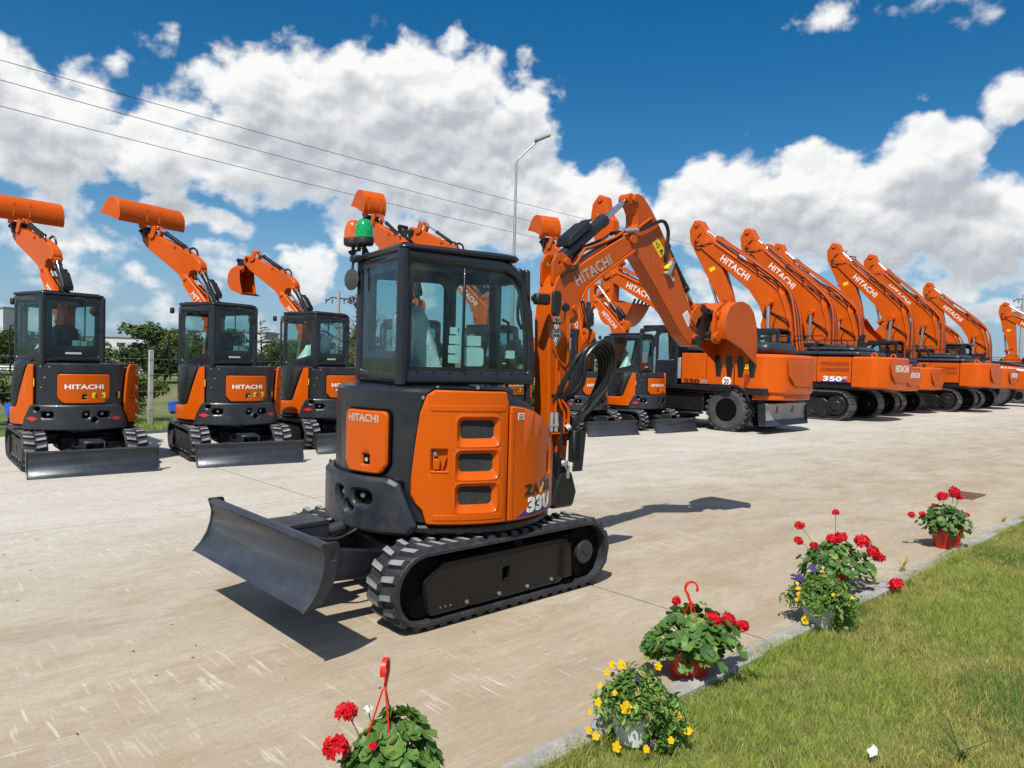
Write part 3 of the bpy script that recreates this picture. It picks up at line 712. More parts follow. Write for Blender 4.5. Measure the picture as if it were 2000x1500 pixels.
g = G(); g.tube([(arc(-52.5) + .02, -.022, 1.09), (arc(-52.5) + .024, -.026, 1.05), (arc(-52.5) + .024, -.026, .92), (arc(-52.5) + .012, -.026, .885), (arc(-52.5) - .004, -.022, .88)], .009, 6, 2); g.mat(1).box((arc(-52.5), .012, .97), (.05, .004, .18)); GRIP = g.build('grip_lip', [ORANGE, VOID], bend=BR, step=9)
tx = arc(-62.5); K = 1.42
def kx(P): return [(tx + x * K, .62 + z * 1.22) for x, z in P]
g = G(); g.text('ZA', .118 * K, .072, T3(tx - .058 * K, -.022, .805), bold=.03); g.text('IS', .075 * K, .072, T3(tx + .092 * K, -.022, .805), bold=.03)
g.mat(1).prism([(tx + .008 * K, .769), (tx + .030 * K, .769), (tx + .058 * K, .825), (tx + .04 * K, .842)], -.0222, -.0206, 'xz'); g.mat(2).prism([(tx + .005 * K, .84), (tx + .03 * K, .85), (tx + .07 * K, .885), (tx + .052 * K, .77), (tx + .03 * K, .77), (tx + .022 * K, .805)], -.0218, -.0204, 'xz')
TZAX = g.build('model_lettering', [INK, YELLOW, NAVY], bend=BR, step=.05, smooth=0)
g = G(); g.text('33U', .235 * K, .105, T3(tx + .02 * K, -.0232, .700), bold=.05, shear=.08); T33 = g.build('number_lettering', WHITE, bend=BR, step=.06, smooth=0)
g = G(); g.text('33U', .235 * K, .105, T3(tx + .030 * K, -.0218, .692), bold=.065, shear=.08); g.mat(1).prism(kx([(-.17, .006), (.16, .006), (.16, .02), (.05, .04), (-.02, .09), (-.09, .05)]), -.0214, -.0203, 'xz'); T33S = g.build('number_shadow', [INK, NAVY], bend=BR, step=.06, smooth=0)
g = G(); g.box((arc(-78), -.0213, 1.305), (.055, .0016, .045)); g.mat(1)
g.text('A4E102', .044, .009, T3(arc(-78), -.0224, 1.318), d=.0006, bold=.01)
for i in range(4): g.box((arc(-78), -.0224, 1.306 - i * .006), (.046 - .006 * (i % 2), .0006, .0025))
PAPER = g.build('paper_label', [PLAINW, INK], bend=BR, step=9, smooth=0)
# left flank
dl = rpoly([(arc(62), .612), (arc(139), .612), (arc(141), .72), (arc(141), 1.45), (arc(134), 1.45), (arc(118), .86), (arc(112), .84), (arc(62), .82)], [.02, .03, .03, .03, .05, .04, .03, .02], 4)
g = G(); g.prism(dl, -.018, .015, 'xz', .010, [circ(arc(95), .68, .012, 8)]); LFLANK = g.build('left_skirt_panel', ORANGE, bend=BR, step=.04, smooth=45)
g = G(); g.prism(rpoly([(arc(100), .86), (arc(115), .86), (arc(132), 1.45), (arc(118), 1.45), (arc(103), 1.2)], .04), -.012, .015, 'xz', .008); LOUVP = g.build('louvre_panel', BLACKM, bend=BR, step=.04, smooth=45)
g = G()
for i in range(6):
    z = .95 + i * .062; x = arc(107.5) + i * .026; g.prism(rrect(x - .045, z, x + .045, z + .014, .005), -.022, -.010, 'xz', .003); g.prism(rrect(x - .045, z + .03, x + .045, z + .036, .002), -.0125, -.011, 'xz')
LOUVS = g.build('louvre_slat', BLACK, bend=BR, step=.05)
g = G()
for x, z, w, h in ((arc(137.5), 1.20, .035, .11), (arc(-176), .965, .085, .028), (arc(-133.5) - .02, 1.03, .022, .09)): g.box((x, -.021, z), (w, .003, h))
g.mat(1).box((arc(-175.5), -.0035, 1.055), (.045, .003, .08)); STICK = g.build('safety_sticker', [YELLOW, PLAINW], bend=.783, step=9, smooth=0)
g = G()
for a, z in ((147, 1.42), (156, 1.42), (151.5, 1.27), (148, 1.13), (-126.5, 1.42)): g.cyl((R_(a) * .775, .004, z), (R_(a) * .775, -.012, z), .012, n=10, bev=.003)
RIVET = g.build('cover_bolt', STEEL, bend=.775, step=9)
g = G()
for x, y in ((-.33, -.56), (-.06, -.62), (.0, -.5)): g.cyl((x, y, 1.47), (x, y, 1.495), .012, n=8)
TOPBOLT = g.build('top_bolt', STEEL)
g = G(); _r = random.Random(4); g.loft([[(.60 + (w + _r.uniform(-.02, .02)) * math.cos(t_), .60 + (w * 1.1 + _r.uniform(-.02, .02)) * math.sin(t_), z) for t_ in [2 * PI * i / 12 for i in range(12)]] for z, w in ((.66, .05), (.70, .085), (.78, .09), (.85, .075), (.87, .03))]); BLUEW = g.build('blue_wrap', BLUEPL, smooth=20)

# ---- cab
CY0, CY1, CX0 = -.165, .675, -.43
def place(p, ang): return M.Translation(p) @ M.Rotation(ang, 4, 'Z')
side_o = rpoly([(CX0, 1.49), (.70, 1.49), (.70, 1.66), (.665, 2.05), (.60, 2.28), (.50, 2.39), (.38, 2.425), (CX0, 2.435)], [.03, .03, .1, .2, .16, .12, .05, .03], 5)
side_h = rpoly([(CX0 + .065, 1.585), (.635, 1.585), (.62, 1.9), (.56, 2.22), (.49, 2.30), (.40, 2.33), (CX0 + .065, 2.345)], [.03, .02, .1, .12, .1, .06, .03], 5)
g = G(); g.prism(side_o, CY0, CY0 + .05, 'xz', .014, [side_h]); CABR = g.build('right_side_frame', DARK, smooth=45)
def pane(poly, y): g = G(); g.prism(poly, y, y + .005, 'xz'); return g
sh1 = rpoly([(CX0 + .05, 1.57), (.075, 1.57), (.075, 2.355), (CX0 + .05, 2.36)], .02); sh2 = rpoly([(.06, 1.57), (.65, 1.57), (.63, 1.9), (.57, 2.23), (.49, 2.315), (.40, 2.345), (.06, 2.355)], [.02, .02, .1, .12, .1, .06, .02], 5)
PANER1 = pane(sh1, CY0 + .012).build('window_pane', GLASS, smooth=0); PANER2 = pane(sh2, CY0 + .022).build('window_pane', GLASS, smooth=0)
g = G(); g.box((.068, CY0 + .012, 1.96), (.018, .016, .76), .003); WBAR = g.build('window_bar', BLACK)
def band(outer, inner, y0, y1): g = G(); g.prism(outer, y0, y1, 'xz', .0, [inner]); return g
g = band(side_h, off2(ccw(side_h), .028), CY0 + .024, CY0 + .03)
for i in range(8): g.box((CX0 + .13 + i * .13, CY0 - .001, 1.578), (.018, .006, .010))
RBAND = g.build('window_border', BLACKM, smooth=0)
# rear, built in xz then turned so that x runs from left (+y) to right (-y)
RW = CY1 - CY0; rearM = place((CX0, CY1, 0), -PI / 2)
ro = rpoly([(0, 1.49), (RW, 1.49), (RW, 2.435), (0, 2.425)], .035); rh = rpoly([(.05, 1.56), (RW - .06, 1.56), (RW - .06, 2.35), (.05, 2.345)], .04)
g = G(); g.tr(rearM).prism(ro, 0, .05, 'xz', .014, [rh]); g.prism(rh, .022, .026, 'xz', 0, [rpoly([(.14, 1.72), (RW - .12, 1.72), (RW - .12, 2.30), (.14, 2.30)], .05)])
CABB = g.build('rear_frame', DARK, smooth=45)
g = G(); g.tr(rearM).prism(rpoly([(.045, 1.55), (RW - .055, 1.55), (RW - .055, 2.36), (.045, 2.355)], .03), .008, .013, 'xz'); PANEB = g.build('rear_window', GLASSD, smooth=0)
g = G(); g.tr(rearM).box((RW * .5, .005, 1.615), (.22, .004, .028)); RSTICK = g.build('rear_sticker', PLAINW, smooth=0)
g = G()
g.cyl((CX0 + .012, CY0 + .012, 1.49), (CX0 + .012, CY0 + .012, 2.43), .040, n=16); CABP = g.build('cab_pillar', DARK)
g = G(); g.cyl((CX0 + .014, CY1 - .014, 1.49), (CX0 + .014, CY1 - .014, 2.42), .032, n=14); CABP2 = g.build('cab_pillar', DARK)
# left side: door with slanted window, then a corner turned to the front
leftM = place((.38, CY1, 0), PI)
lo = rpoly([(0, .90), (.30, 1.0), (.62, 1.42), (.81, 1.46), (.81, 2.435), (0, 2.42)], [.02, .1, .1, .02, .03, .03]); lh_ = rpoly([(.045, 1.50), (.70, 1.66), (.70, 2.32), (.045, 2.33)], [.09, .05, .06, .09], 5)
g = G(); g.tr(leftM).prism(lo, 0, .045, 'xz', .012, [lh_]); CABL = g.build('door', DARK, smooth=45)
g = G(); g.tr(leftM).prism(off2(ccw(lh_), -.012), .012, .017, 'xz'); PANEL_ = g.build('door_window', GLASS, smooth=0)
g = G(); g.tr(leftM).prism(off2(ccw(lh_), -.002), .018, .022, 'xz', 0, [off2(ccw(lh_), .03)]); g.box((.60, -.012, 1.47), (.10, .03, .03), .008); g.cyl((.55, -.01, 1.50), (.55, -.03, 1.50), .03, n=12); DHANDLE = g.build('door_handle', BLACKM)
ca = math.atan2(.235, .36); cornM = place((.38 + .36, CY1 - .235, 0), PI - ca); CL = math.hypot(.235, .36)
co = rpoly([(0, .88), (CL, .88), (CL, 2.42), (0, 2.40)], [.05, .01, .01, .08]); ch1 = rrect(.06, 1.42, CL - .05, 2.30, .06); ch2 = rrect(.06, .98, CL - .05, 1.34, .05)
g = G(); g.tr(cornM).prism(co, 0, .045, 'xz', .010, [ch1, ch2]); CABC = g.build('front_corner_frame', DARK, smooth=45)
g = G(); g.tr(cornM).prism(off2(ccw(ch1), -.01), .014, .019, 'xz'); g.prism(off2(ccw(ch2), -.01), .014, .019, 'xz'); PANEC = g.build('corner_window', GLASS, smooth=0)
fy0, fy1 = CY0 + .02, CY1 - .235; frM = place((.73, fy0, 0), PI / 2); FW = fy1 - fy0
fo = rpoly([(0, 1.0), (FW, 1.0), (FW, 2.38), (0, 2.38)], .03); fh = rrect(.045, 1.15, FW - .045, 2.28, .05)
g = G(); g.tr(frM @ M.Rotation(R_(-2), 4, 'X')).prism(fo, 0, .045, 'xz', .01, [fh]); CABF = g.build('windscreen_frame', DARK, smooth=45)
g = G(); g.tr(frM @ M.Rotation(R_(-2), 4, 'X')).prism(off2(ccw(fh), -.01), .014, .019, 'xz'); PANEF = g.build('windscreen', GLASS, smooth=0)
roof = rpoly([(CX0 - .018, CY0 - .018), (.46, CY0 - .018), (.56, CY0 + .03), (.60, fy1), (.40, CY1 + .018), (CX0 - .018, CY1 + .018)], [.06, .12, .1, .08, .08, .07], 6)
g = G(); g.prism(roof, 2.425, 2.468, 'xy', .02); g.prism(off2(ccw(roof), .07), 2.455, 2.482, 'xy', .012); g.box((.55, CY0 + .03, 2.33), (.04, .03, .10), .01)
ROOF = g.build('cab_roof', DARK, smooth=50)
g = G(); g.prism(off2(ccw(roof), .05), 2.395, 2.41, 'xy'); ROOFI = g.build('headliner', pm('headliner_grey', (.09, .10, .10), .9, 0, 0, .1, 5))
g = G(); g.prism(rpoly([(CX0 + .03, CY0 + .03), (.66, CY0 + .03), (.70, fy1), (.36, CY1 - .05), (CX0 + .03, CY1 - .05)], .05), 1.02, 1.06, 'xy'); g.box((-.05, -.10, 1.46), (.62, .08, .24), .03); g.box((.0, .55, 1.42), (.5, .1, .3), .03); g.box((-.37, .25, 1.52), (.08, .76, .12), .02)
g.box((.56, -.07, 1.78), (.05, .14, .12), .01); g.tube([(.35, .1, 1.1), (.42, .1, 1.55), (.40, .1, 1.7)], .014, 6, 2); g.tube([(.35, .25, 1.1), (.42, .25, 1.55), (.40, .25, 1.7)], .014, 6, 2); g.tube([(.2, -.1, 1.55), (.22, -.1, 1.75)], .02, 8)
INTER = g.build('cab_interior', SEAT)
g = G()
rg = []
for z, x, w, d in ((1.30, .0, .22, .22), (1.42, -.02, .235, .24), (1.47, -.06, .24, .20), (1.60, -.12, .235, .10), (1.80, -.15, .225, .085), (1.96, -.17, .18, .07), (2.02, -.175, .10, .05)):
    rg.append([(x + d * math.cos(t) * .9, .26 + w * math.copysign(abs(math.sin(t)) ** .6, math.sin(t)), z) for t in [2 * PI * i / 16 for i in range(16)]])
g.loft(rg); SEATM = g.build('seat', SEAT)
def cover_mesh(sd):
    rnd = random.Random(sd); g = G(); rg = []
    for z, x, w, d in ((1.40, .02, .26, .27), (1.50, -.03, .265, .24), (1.62, -.10, .26, .14), (1.80, -.14, .25, .115), (1.97, -.165, .205, .095), (2.05, -.17, .12, .07), (2.075, -.17, .03, .03)):
        rg.append([(x + (d + rnd.uniform(-.018, .018)) * math.cos(t), .26 + (w + rnd.uniform(-.02, .02)) * math.copysign(abs(math.sin(t)) ** .6, math.sin(t)), z + rnd.uniform(-.02, .02)) for t in [2 * PI * i / 22 for i in range(22)]])
    g.loft(rg); return g.build('seat_cover', COVER, smooth=25)
SCOV = cover_mesh(1)
def heap(sd):
    rnd = random.Random(sd); g = G(); rg = []
    for k in range(7):
        q = k / 6; rg.append([(.12 + (.20 * (1 - q) + .03 + rnd.uniform(-.015, .02)) * math.cos(t) - .05 * q, .36 + (.24 * (1 - q) + .03 + rnd.uniform(-.015, .02)) * math.sin(t), 1.45 + .42 * q + rnd.uniform(-.01, .01)) for t in [2 * PI * i / 18 for i in range(18)]])
    g.loft(rg); return g.build('plastic_bag', COVER, smooth=25)
HEAP = heap(3)
g = G()
for x0, z0, x1, z1 in ((-.03, 1.855, .035, 1.905), (-.035, 1.785, .055, 1.845), (-.04, 1.715, .055, 1.775), (-.04, 1.645, .055, 1.705), (.105, 1.775, .23, 1.85), (.085, 1.625, .255, 1.765), (.45, 1.69, .53, 1.75)): g.prism(rrect(x0, z0, x1, z1, .008 if x1 - x0 < .15 else .03), CY0 + .036, CY0 + .0375, 'xz')
SHEETS = g.build('notice_sheet', MINT, smooth=0)
g = G(); g.tr(rearM).prism(rrect(.42, 1.70, .52, 1.80, .005), .040, .0415, 'xz'); g.prism(rrect(.54, 1.70, .62, 1.79, .005), .040, .0415, 'xz'); SHEETB = g.build('notice_sheet', MINT, smooth=0)
g = G(); g.tube([(.80, CY1 - .2, 1.28), (.86, CY1 - .16, 1.3), (.87, CY1 - .15, 1.9), (.86, CY1 - .16, 2.0), (.78, CY1 - .2, 2.02)], .013, 6); g.box((.80, CY1 - .16, 2.36), (.07, .06, .10), .015); GRABH = g.build('grab_handle', BLACKM)
g = G(); g.tr(rearM); g.tube([(.42, -.01, 2.38), (.48, -.06, 2.40), (.58, -.11, 2.33), (.63, -.12, 2.24)], .011, 6, 3); g.lathe([(.001, 0), (.07, .003), (.074, .012), (.06, .022), (.001, .026)], 20, M.Translation((.635, -.125, 2.22)) @ M.Rotation(R_(80), 4, 'X')); g.box((.42, -.01, 2.385), (.12, .03, .03), .006)
RMIRR = g.build('rear_mirror', BLACKM)

# ---- boom, arm, bucket: drawn in the pose of the near machine, then moved to their pins
P0 = V((.97, 0, .60)); P1 = V((1.70, 0, 2.735)); P2 = V((2.50, 0, 1.93)); P3 = V((2.70, 0, 2.03))
def rel(poly, p): return [(x - p.x, z - p.z) for x, z in poly]
boom_o = rpoly([(.90, .52), (1.05, .52), (1.075, 1.0), (1.055, 1.5), (1.035, 1.98), (1.10, 2.04), (1.145, 2.10), (1.165, 2.20), (1.22, 2.30), (1.36, 2.41), (1.72, 2.655), (1.77, 2.72), (1.745, 2.79), (1.69, 2.80), (1.40, 2.63), (1.12, 2.455), (.93, 2.36), (.875, 2.22), (.855, 2.0), (.875, 1.4), (.88, .9)], [.06, .06, .1, .1, .05, .03, .04, .06, .08, .2, .05, .05, .05, .04, .2, .1, .1, .1, .1, .2, .1], 4)
g = G(); g.prism(rel(boom_o, P0), -.085, .085, 'xz', .008)
low = rel([(1.165, 2.20), (1.22, 2.30), (1.36, 2.41), (1.72, 2.655), (1.735, 2.64), (1.37, 2.39), (1.235, 2.285), (1.18, 2.19)], P0); g.prism(low, -.098, .098, 'xz', .003)
for s in (-1, 1):
    g.prism(rel(rpoly([(.885, 2.28), (.885, 2.47), (.925, 2.545), (1.0, 2.555), (1.065, 2.50), (1.10, 2.435), (1.06, 2.36)], [.02, .05, .05, .05, .05, .04, .02], 4), P0), .062 * s - .012, .062 * s + .012, 'xz', .004, [circ(.955 - P0.x, 2.47 - P0.z, .014, 8)])
    g.cyl((1.02 - P0.x, .07 * s, 2.485 - P0.z), (1.02 - P0.x, .095 * s, 2.485 - P0.z), .033, n=14, bev=.006)
    g.cyl((1.105 - P0.x, .08 * s, 2.115 - P0.z), (1.105 - P0.x, .10 * s, 2.115 - P0.z), .028, n=14, bev=.005)
    g.cyl((1.70 - P0.x, .08 * s, 2.735 - P0.z), (1.70 - P0.x, .105 * s, 2.735 - P0.z), .04, n=16, bev=.006)
BOOM = g.build('boom', ORANGE, smooth=40)
BOOM2 = g.build('boom', ORANGE2, smooth=40)
bd = V((1.62, 0, 2.66)) - V((1.12, 0, 2.36)); ba = math.atan2(bd.z, bd.x)
def side_text(body, w, h, p, ang, y, mat, bold=.02):
    """the same lettering on both flanks of a boom"""
    g = G(); g.text(body, w, h, M.Translation((p[0], -y, p[1])) @ M.Rotation(-ang, 4, 'Y'), bold=bold); a = g.build('lettering', mat, smooth=0)
    g = G(); g.text(body, w, h, M.Translation((p[0], y, p[1])) @ M.Rotation(-ang, 4, 'Y') @ M.Rotation(PI, 4, 'Z'), bold=bold); return [a, g.build('lettering', mat, smooth=0)]
BTXT = side_text('HITACHI', .42, .090, (1.285 - P0.x, 2.438 - P0.z), ba, .0862, SILVTXT)
BTXT_W = side_text('HITACHI', .44, .085, (1.30 - P0.x, 2.445 - P0.z), ba, .0862, WHITE)
g = G(); g.T = T3(.93 - P0.x, -.0862, 1.90 - P0.z); g.prism([(-.0, -.10), (.05, .0), (0, .10), (-.05, 0)], -.001, .001, 'xz'); g.mat(1).prism([(0, -.085), (.042, 0), (0, .085), (-.042, 0)], -.002, -.0005, 'xz', 0, [[(0, -.075), (.036, 0), (0, .075), (-.036, 0)]])
g.T = T3(.93 - P0.x, -.0885, 1.905 - P0.z); g.text('22', .036, .03, T3(0, 0, .018), d=.001); g.text('GEAR', .05, .02, T3(0, 0, -.018), d=.001); g.T = T3(.93 - P0.x, -.0862, 2.01 - P0.z); g.mat(2).box((0, 0, 0), (.06, .002, .05)); g.mat(1).text('91', .04, .03, T3(0, -.002, 0), d=.001)
BDIAM = g.build('diamond_sticker', [PLAINW, INK, pm('sage_sticker', (.25, .36, .24), .6)], smooth=0)
arm_o = rpoly([(1.695, 3.07), (1.735, 3.14), (1.82, 3.125), (1.90, 3.05), (1.99, 2.94), (2.10, 2.78), (2.19, 2.63), (2.31, 2.42), (2.45, 2.17), (2.56, 1.95), (2.545, 1.865), (2.455, 1.845), (2.33, 1.945), (1.97, 2.38), (1.80, 2.575), (1.67, 2.66), (1.645, 2.74), (1.70, 2.81), (1.765, 2.86), (1.755, 2.97)], [.04, .05, .06, .08, .1, .1, .1, .2, .2, .05, .05, .05, .1, .2, .1, .05, .05, .05, .05, .06], 4)
g = G(); g.prism(rel(arm_o, P1), -.068, .068, 'xz', .007)
g.tube([(x - P1.x, -.062, z - P1.z) for x, z in ((1.78, 2.845), (1.90, 2.93), (1.925, 2.945))], .017, 6); 
for s in (-1, 1):
    for x, z, r in ((1.725, 3.08, .028), (2.185, 2.60, .03), (2.50, 1.93, .035), (2.44, 2.06, .026)): g.cyl((x - P1.x, .06 * s, z - P1.z), (x - P1.x, .085 * s, z - P1.z), r, n=14, bev=.005)
ARM = g.build('arm', ORANGE, smooth=40); ARM2 = g.build('arm', ORANGE2, smooth=40)
# stickers on the arm flank
wa = math.atan2(2.24 - 2.9, 2.42 - 2.0)
g = G(); g.T = M.Translation((2.02 - P1.x, -.0692, 2.70 - P1.z)) @ M.Rotation(-(wa + PI / 2) - .15, 4, 'Y'); g.box((0, 0, 0), (.085, .002, .16)); g.mat(1).prism([(-.025, .01), (.025, .01), (0, .06)], -.0022, -.0008, 'xz', 0, [[(-.017, .016), (.017, .016), (0, .048)]]); g.box((.008, -.0016, -.035), (.03, .0014, .02), 0, M.Rotation(.6, 3, 'Y')); g.box((-.008, -.0016, -.05), (.012, .0014, .04))
ASTICK = g.build('warning_sticker', [YELLOW, INK], smooth=0)
g = G(); g.T = M.Translation((2.395 - P1.x, -.0692, 2.10 - P1.z)) @ M.Rotation(-(wa + PI / 2) - .05, 4, 'Y'); g.box((0, 0, 0), (.075, .002, .13)); g.mat(1)
for i in range(9): g.box((0, -.0014, .05 - i * .0115), (.055, .0008, .003))
APAPER = g.build('arm_notice', [PLAINW, pm('grey_print', (.5, .5, .5), .7)], smooth=0)
# cylinders
def barrel(L, r, mat): g = G(); g.cyl((-.03, 0, 0), (.03, 0, 0), r * .9, n=12); g.cyl((.02, 0, 0), (L, 0, 0), r, n=20, bev=.006); g.cyl((L - .05, 0, 0), (L + .012, 0, 0), r * 1.12, n=20, bev=.006); g.cyl((0, -r * 1.25, 0), (0, r * 1.25, 0), r * .7, n=12); return g.build('cylinder_barrel', mat)
def rod(L, r): g = G(); g.cyl((.03, 0, 0), (L, 0, 0), r, n=14); g.mat(1).cyl((0, -r * 2.2, 0), (0, r * 2.2, 0), r * 1.9, n=12, bev=.004); return g.build('cylinder_rod', [CHROME, ORANGE])
ACB, ACR = barrel(.68, .052, DARK), rod(.62, .026)
BCB, BCR = barrel(.52, .040, BLACK), rod(.50, .021)
BMB, BMR = barrel(.85, .055, BLACK), rod(.95, .03)
g = G(); g.prism(rpoly([(.10, .055), (.16, .12), (.42, .12), (.47, .055)], .015), -.075, .075, 'xz', .008); g.box((.445, 0, .10), (.10, .12, .012), .003); ACG = g.build('cylinder_guard', BLACK)
# linkage and quick coupler
g = G()
for s in (-1, 1): g.prism(rel(rpoly([(2.415, 2.09), (2.42, 2.16), (2.50, 2.235), (2.56, 2.225), (2.575, 2.17), (2.50, 2.10), (2.47, 2.03)], .03, 4), P1), .085 * s - .012, .085 * s + .012, 'xz', .004)
LINK = g.build('bucket_link', ORANGE, smooth=40)
g = G(); g.prism(rel(rpoly([(2.46, 1.87), (2.55, 1.85), (2.63, 1.93), (2.67, 2.05), (2.72, 2.13), (2.70, 2.20), (2.60, 2.225), (2.55, 2.18), (2.56, 2.08), (2.50, 1.98)], .025, 4), P2), -.075, .075, 'xz', .01)
for x, z, r in ((2.50, 1.90, .045), (2.56, 2.20, .036), (2.66, 1.96, .04), (2.70, 2.16, .035)): g.cyl((x - P2.x, -.11, z - P2.z), (x - P2.x, .11, z - P2.z), r, n=14, bev=.006)
COUP = g.build('quick_coupler', BLACK, smooth=40)
def bucket(width, o, teeth=4, name='bucket', mat=None, cut=.06):
    """o: profile from the hinge side round the back to the cutting edge (x, z); opening between the two ends"""
    g = G(); hw = width / 2; n = len(o); ins = off2(ccw(o + []), .0)
    prof_o = o; 
    # shell as a thick strip
    prof_i = []
    for i, p in enumerate(o):
        a = o[max(i - 1, 0)]; b = o[min(i + 1, n - 1)]; e = V((b[0] - a[0], b[1] - a[1])).normalized(); prof_i.append((p[0] + e.y * .016, p[1] - e.x * .016))
    g.prism(prof_o + prof_i[::-1], -hw, hw, 'xz', .003)
    for s in (-1, 1):
        d0, d1 = (hw - .0, hw + .012) if s > 0 else (-hw - .012, -hw)
        cx = (o[0][0] + o[-1][0]) / 2; cz = (o[0][1] + o[-1][1]) / 2; mid = (cx + .04 * (cx - o[n // 2][0]) * -1.6, cz + .04 * (cz - o[n // 2][1]) * -1.6)
        g.prism(off2(ccw(o + [mid]), -.004), d0, d1, 'xz', .004)
    return g
bo = [(2.715, 1.93), (2.69, 2.02), (2.70, 2.13), (2.76, 2.225), (2.86, 2.27), (2.96, 2.28), (3.06, 2.255), (3.14, 2.19), (3.19, 2.09), (3.21, 1.96), (3.215, 1.83), (3.215, 1.70)]
bo = [(2.69 + (x - 2.69) * .84 - P2.x, z - P2.z) for x, z in bo]
g = bucket(.46, bo)
for s in (-1, 1):
    g.prism([(x - P2.x, z - P2.z) for x, z in rpoly([(2.64, 1.90), (2.74, 1.88), (2.80, 2.0), (2.84, 2.18), (2.90, 2.285), (2.76, 2.27), (2.66, 2.18), (2.65, 2.04)], .03, 3)], .13 * s - .014, .13 * s + .014, 'xz', .004)
    for x, z, r in ((2.69, 1.945, .045), (2.715, 2.145, .04)): g.cyl((x - P2.x, .115 * s, z - P2.z), (x - P2.x, .165 * s, z - P2.z), r, n=14, bev=.006)
BUCKET = g.build('bucket', ORANGE_B, smooth=40); BUCKET2 = g.build('bucket', ORANGE2, smooth=40)
def tooth_mesh(): g = G(); g.loft([[(-.02, -.028, .10), (.03, -.028, .10), (.03, .028, .10), (-.02, .028, .10)], [(-.025, -.032, .0), (.03, -.032, .0), (.03, .032, .0), (-.025, .032, .0)], [(-.012, -.024, -.09), (.012, -.024, -.09), (.012, .024, -.09), (-.012, .024, -.09)], [(-.006, -.027, -.13), (.006, -.027, -.13), (.006, .027, -.13), (-.006, .027, -.13)]]); return g.build('bucket_tooth', BLACK, smooth=30)
TOOTH = tooth_mesh()
TEETH = [M.Translation((bo[-1][0] - .005, y, bo[-1][1] - .01)) for y in (-.25, -.085, .085, .25)]
# wide ditching bucket (opening away from the coupler), and a narrow one for the raised arms
do = [(-.10, .02), (-.13, .10), (-.125, .22), (-.08, .33), (0, .405), (.10, .43), (.20, .41), (.28, .34), (.33, .25), (.40, .16)]
def up_bucket(width, mat):
    g = bucket(width, do)
    for s in (-1, 1):
        g.prism(rpoly([(-.06, -.03), (.08, -.03), (.10, .06), (.0, .12), (-.13, .22), (-.14, .1)], .03, 3), .12 * s - .014, .12 * s + .014, 'xz', .004)
        g.prism(rpoly([(-.14, .08), (-.10, .08), (-.06, .30), (-.10, .32)], .01), .12 * s - .02, .12 * s + .02, 'xz', .004)
    return g.build('bucket', mat, smooth=40)
DITCH = up_bucket(1.28, ORANGE2); NARROW = up_bucket(.40, ORANGE2)
g = G(); g.box((.02, 0, -.03), (.20, .17, .10), .02); g.box((.0, 0, .04), (.12, .24, .06), .015); g.cyl((-.05, -.13, -.02), (-.05, .13, -.02), .035, n=12, bev=.006); g.cyl((.08, -.12, -.01), (.08, .12, -.01), .03, n=12, bev=.006); g.cyl((0, -.1, -.08), (0, .1, -.08), .05, n=12, bev=.01)
COUP2 = g.build('quick_coupler', BLACK)
# hydraulic lines along boom and arm (frame of the boom)
def lines_near():
    g = G()
    for k, y in enumerate((-.05, -.02, .015, .045)):
        g.tube([(x - P0.x, y, z - P0.z + .012 * (k % 2)) for x, z in ((.93, 2.30), (1.10, 2.47), (1.2, 2.58), (1.26, 2.615), (1.45, 2.68), (1.62, 2.775))], .010, 6, 3)
    g.mat(1)
    for y in (-.075, .07): g.tube([(x - P0.x, y, z - P0.z) for x, z in ((1.09, 2.46), (1.13, 2.50), (1.20, 2.61), (1.27, 2.63), (1.52, 2.735), (1.60, 2.79))], .011, 6)
    g.tube([(x - P0.x, -.092, z - P0.z) for x, z in ((1.04, 2.05), (1.045, 1.6), (1.05, 1.0))], .012, 6); g.tube([(x - P0.x, -.10, z - P0.z) for x, z in ((.93, 1.70), (.93, 1.3), (.95, .95))], .011, 6)
    g.mat(0); g.tube([(x - P0.x, -.10, z - P0.z) for x, z in ((.95, 2.36), (1.0, 2.40), (1.08, 2.43), (1.11, 2.47))], .014, 6, 3)
    g.mat(2)
    for y in (-.03, .02): g.tube([(x - P0.x, y, z - P0.z) for x, z in ((1.46, 2.70), (1.55, 2.75))], .016, 8)
    return g.build('boom_pipes', [HOSE, ORANGE, GALV])
BLINES = lines_near()
def arm_hose():
    g = G(); q = [(1.60, 2.795, -.09), (1.78, 2.83, -.10), (1.93, 2.90, -.10), (2.04, 2.93, -.09), (2.10, 2.87, -.085), (2.11, 2.78, -.08), (2.09, 2.64, -.08), (2.10, 2.58, -.08)]
    g.tube([(x - P1.x, y, z - P1.z) for x, z, y in q], .016, 8, 4); g.tube([(x - P1.x, y + .15, z - P1.z) for x, z, y in q[:6]], .014, 8, 4)
    g.mat(1); g.tube([(1.60 - P1.x, -.09, 2.795 - P1.z), (1.74 - P1.x, -.098, 2.82 - P1.z)], .019, 8)
    g.mat(1).box((2.135 - P1.x, -.085, 2.53 - P1.z), (.05, .05, .14), .01, M.Rotation(.4, 3, 'Y')); g.mat(2).box((2.105 - P1.x, -.088, 2.54 - P1.z), (.024, .05, .05), .006, M.Rotation(.4, 3, 'Y'))
    g.mat(3).tube([(2.10 - P1.x, -.085, 2.50 - P1.z), (2.16 - P1.x, -.09, 2.45 - P1.z), (2.19 - P1.x, -.08, 2.42 - P1.z), (2.20 - P1.x, -.075, 2.47 - P1.z)], .005, 5, 3)
    return g.build('arm_hose', [HOSE, GALV, YELLOW, WHITE])
AHOSE = arm_hose()
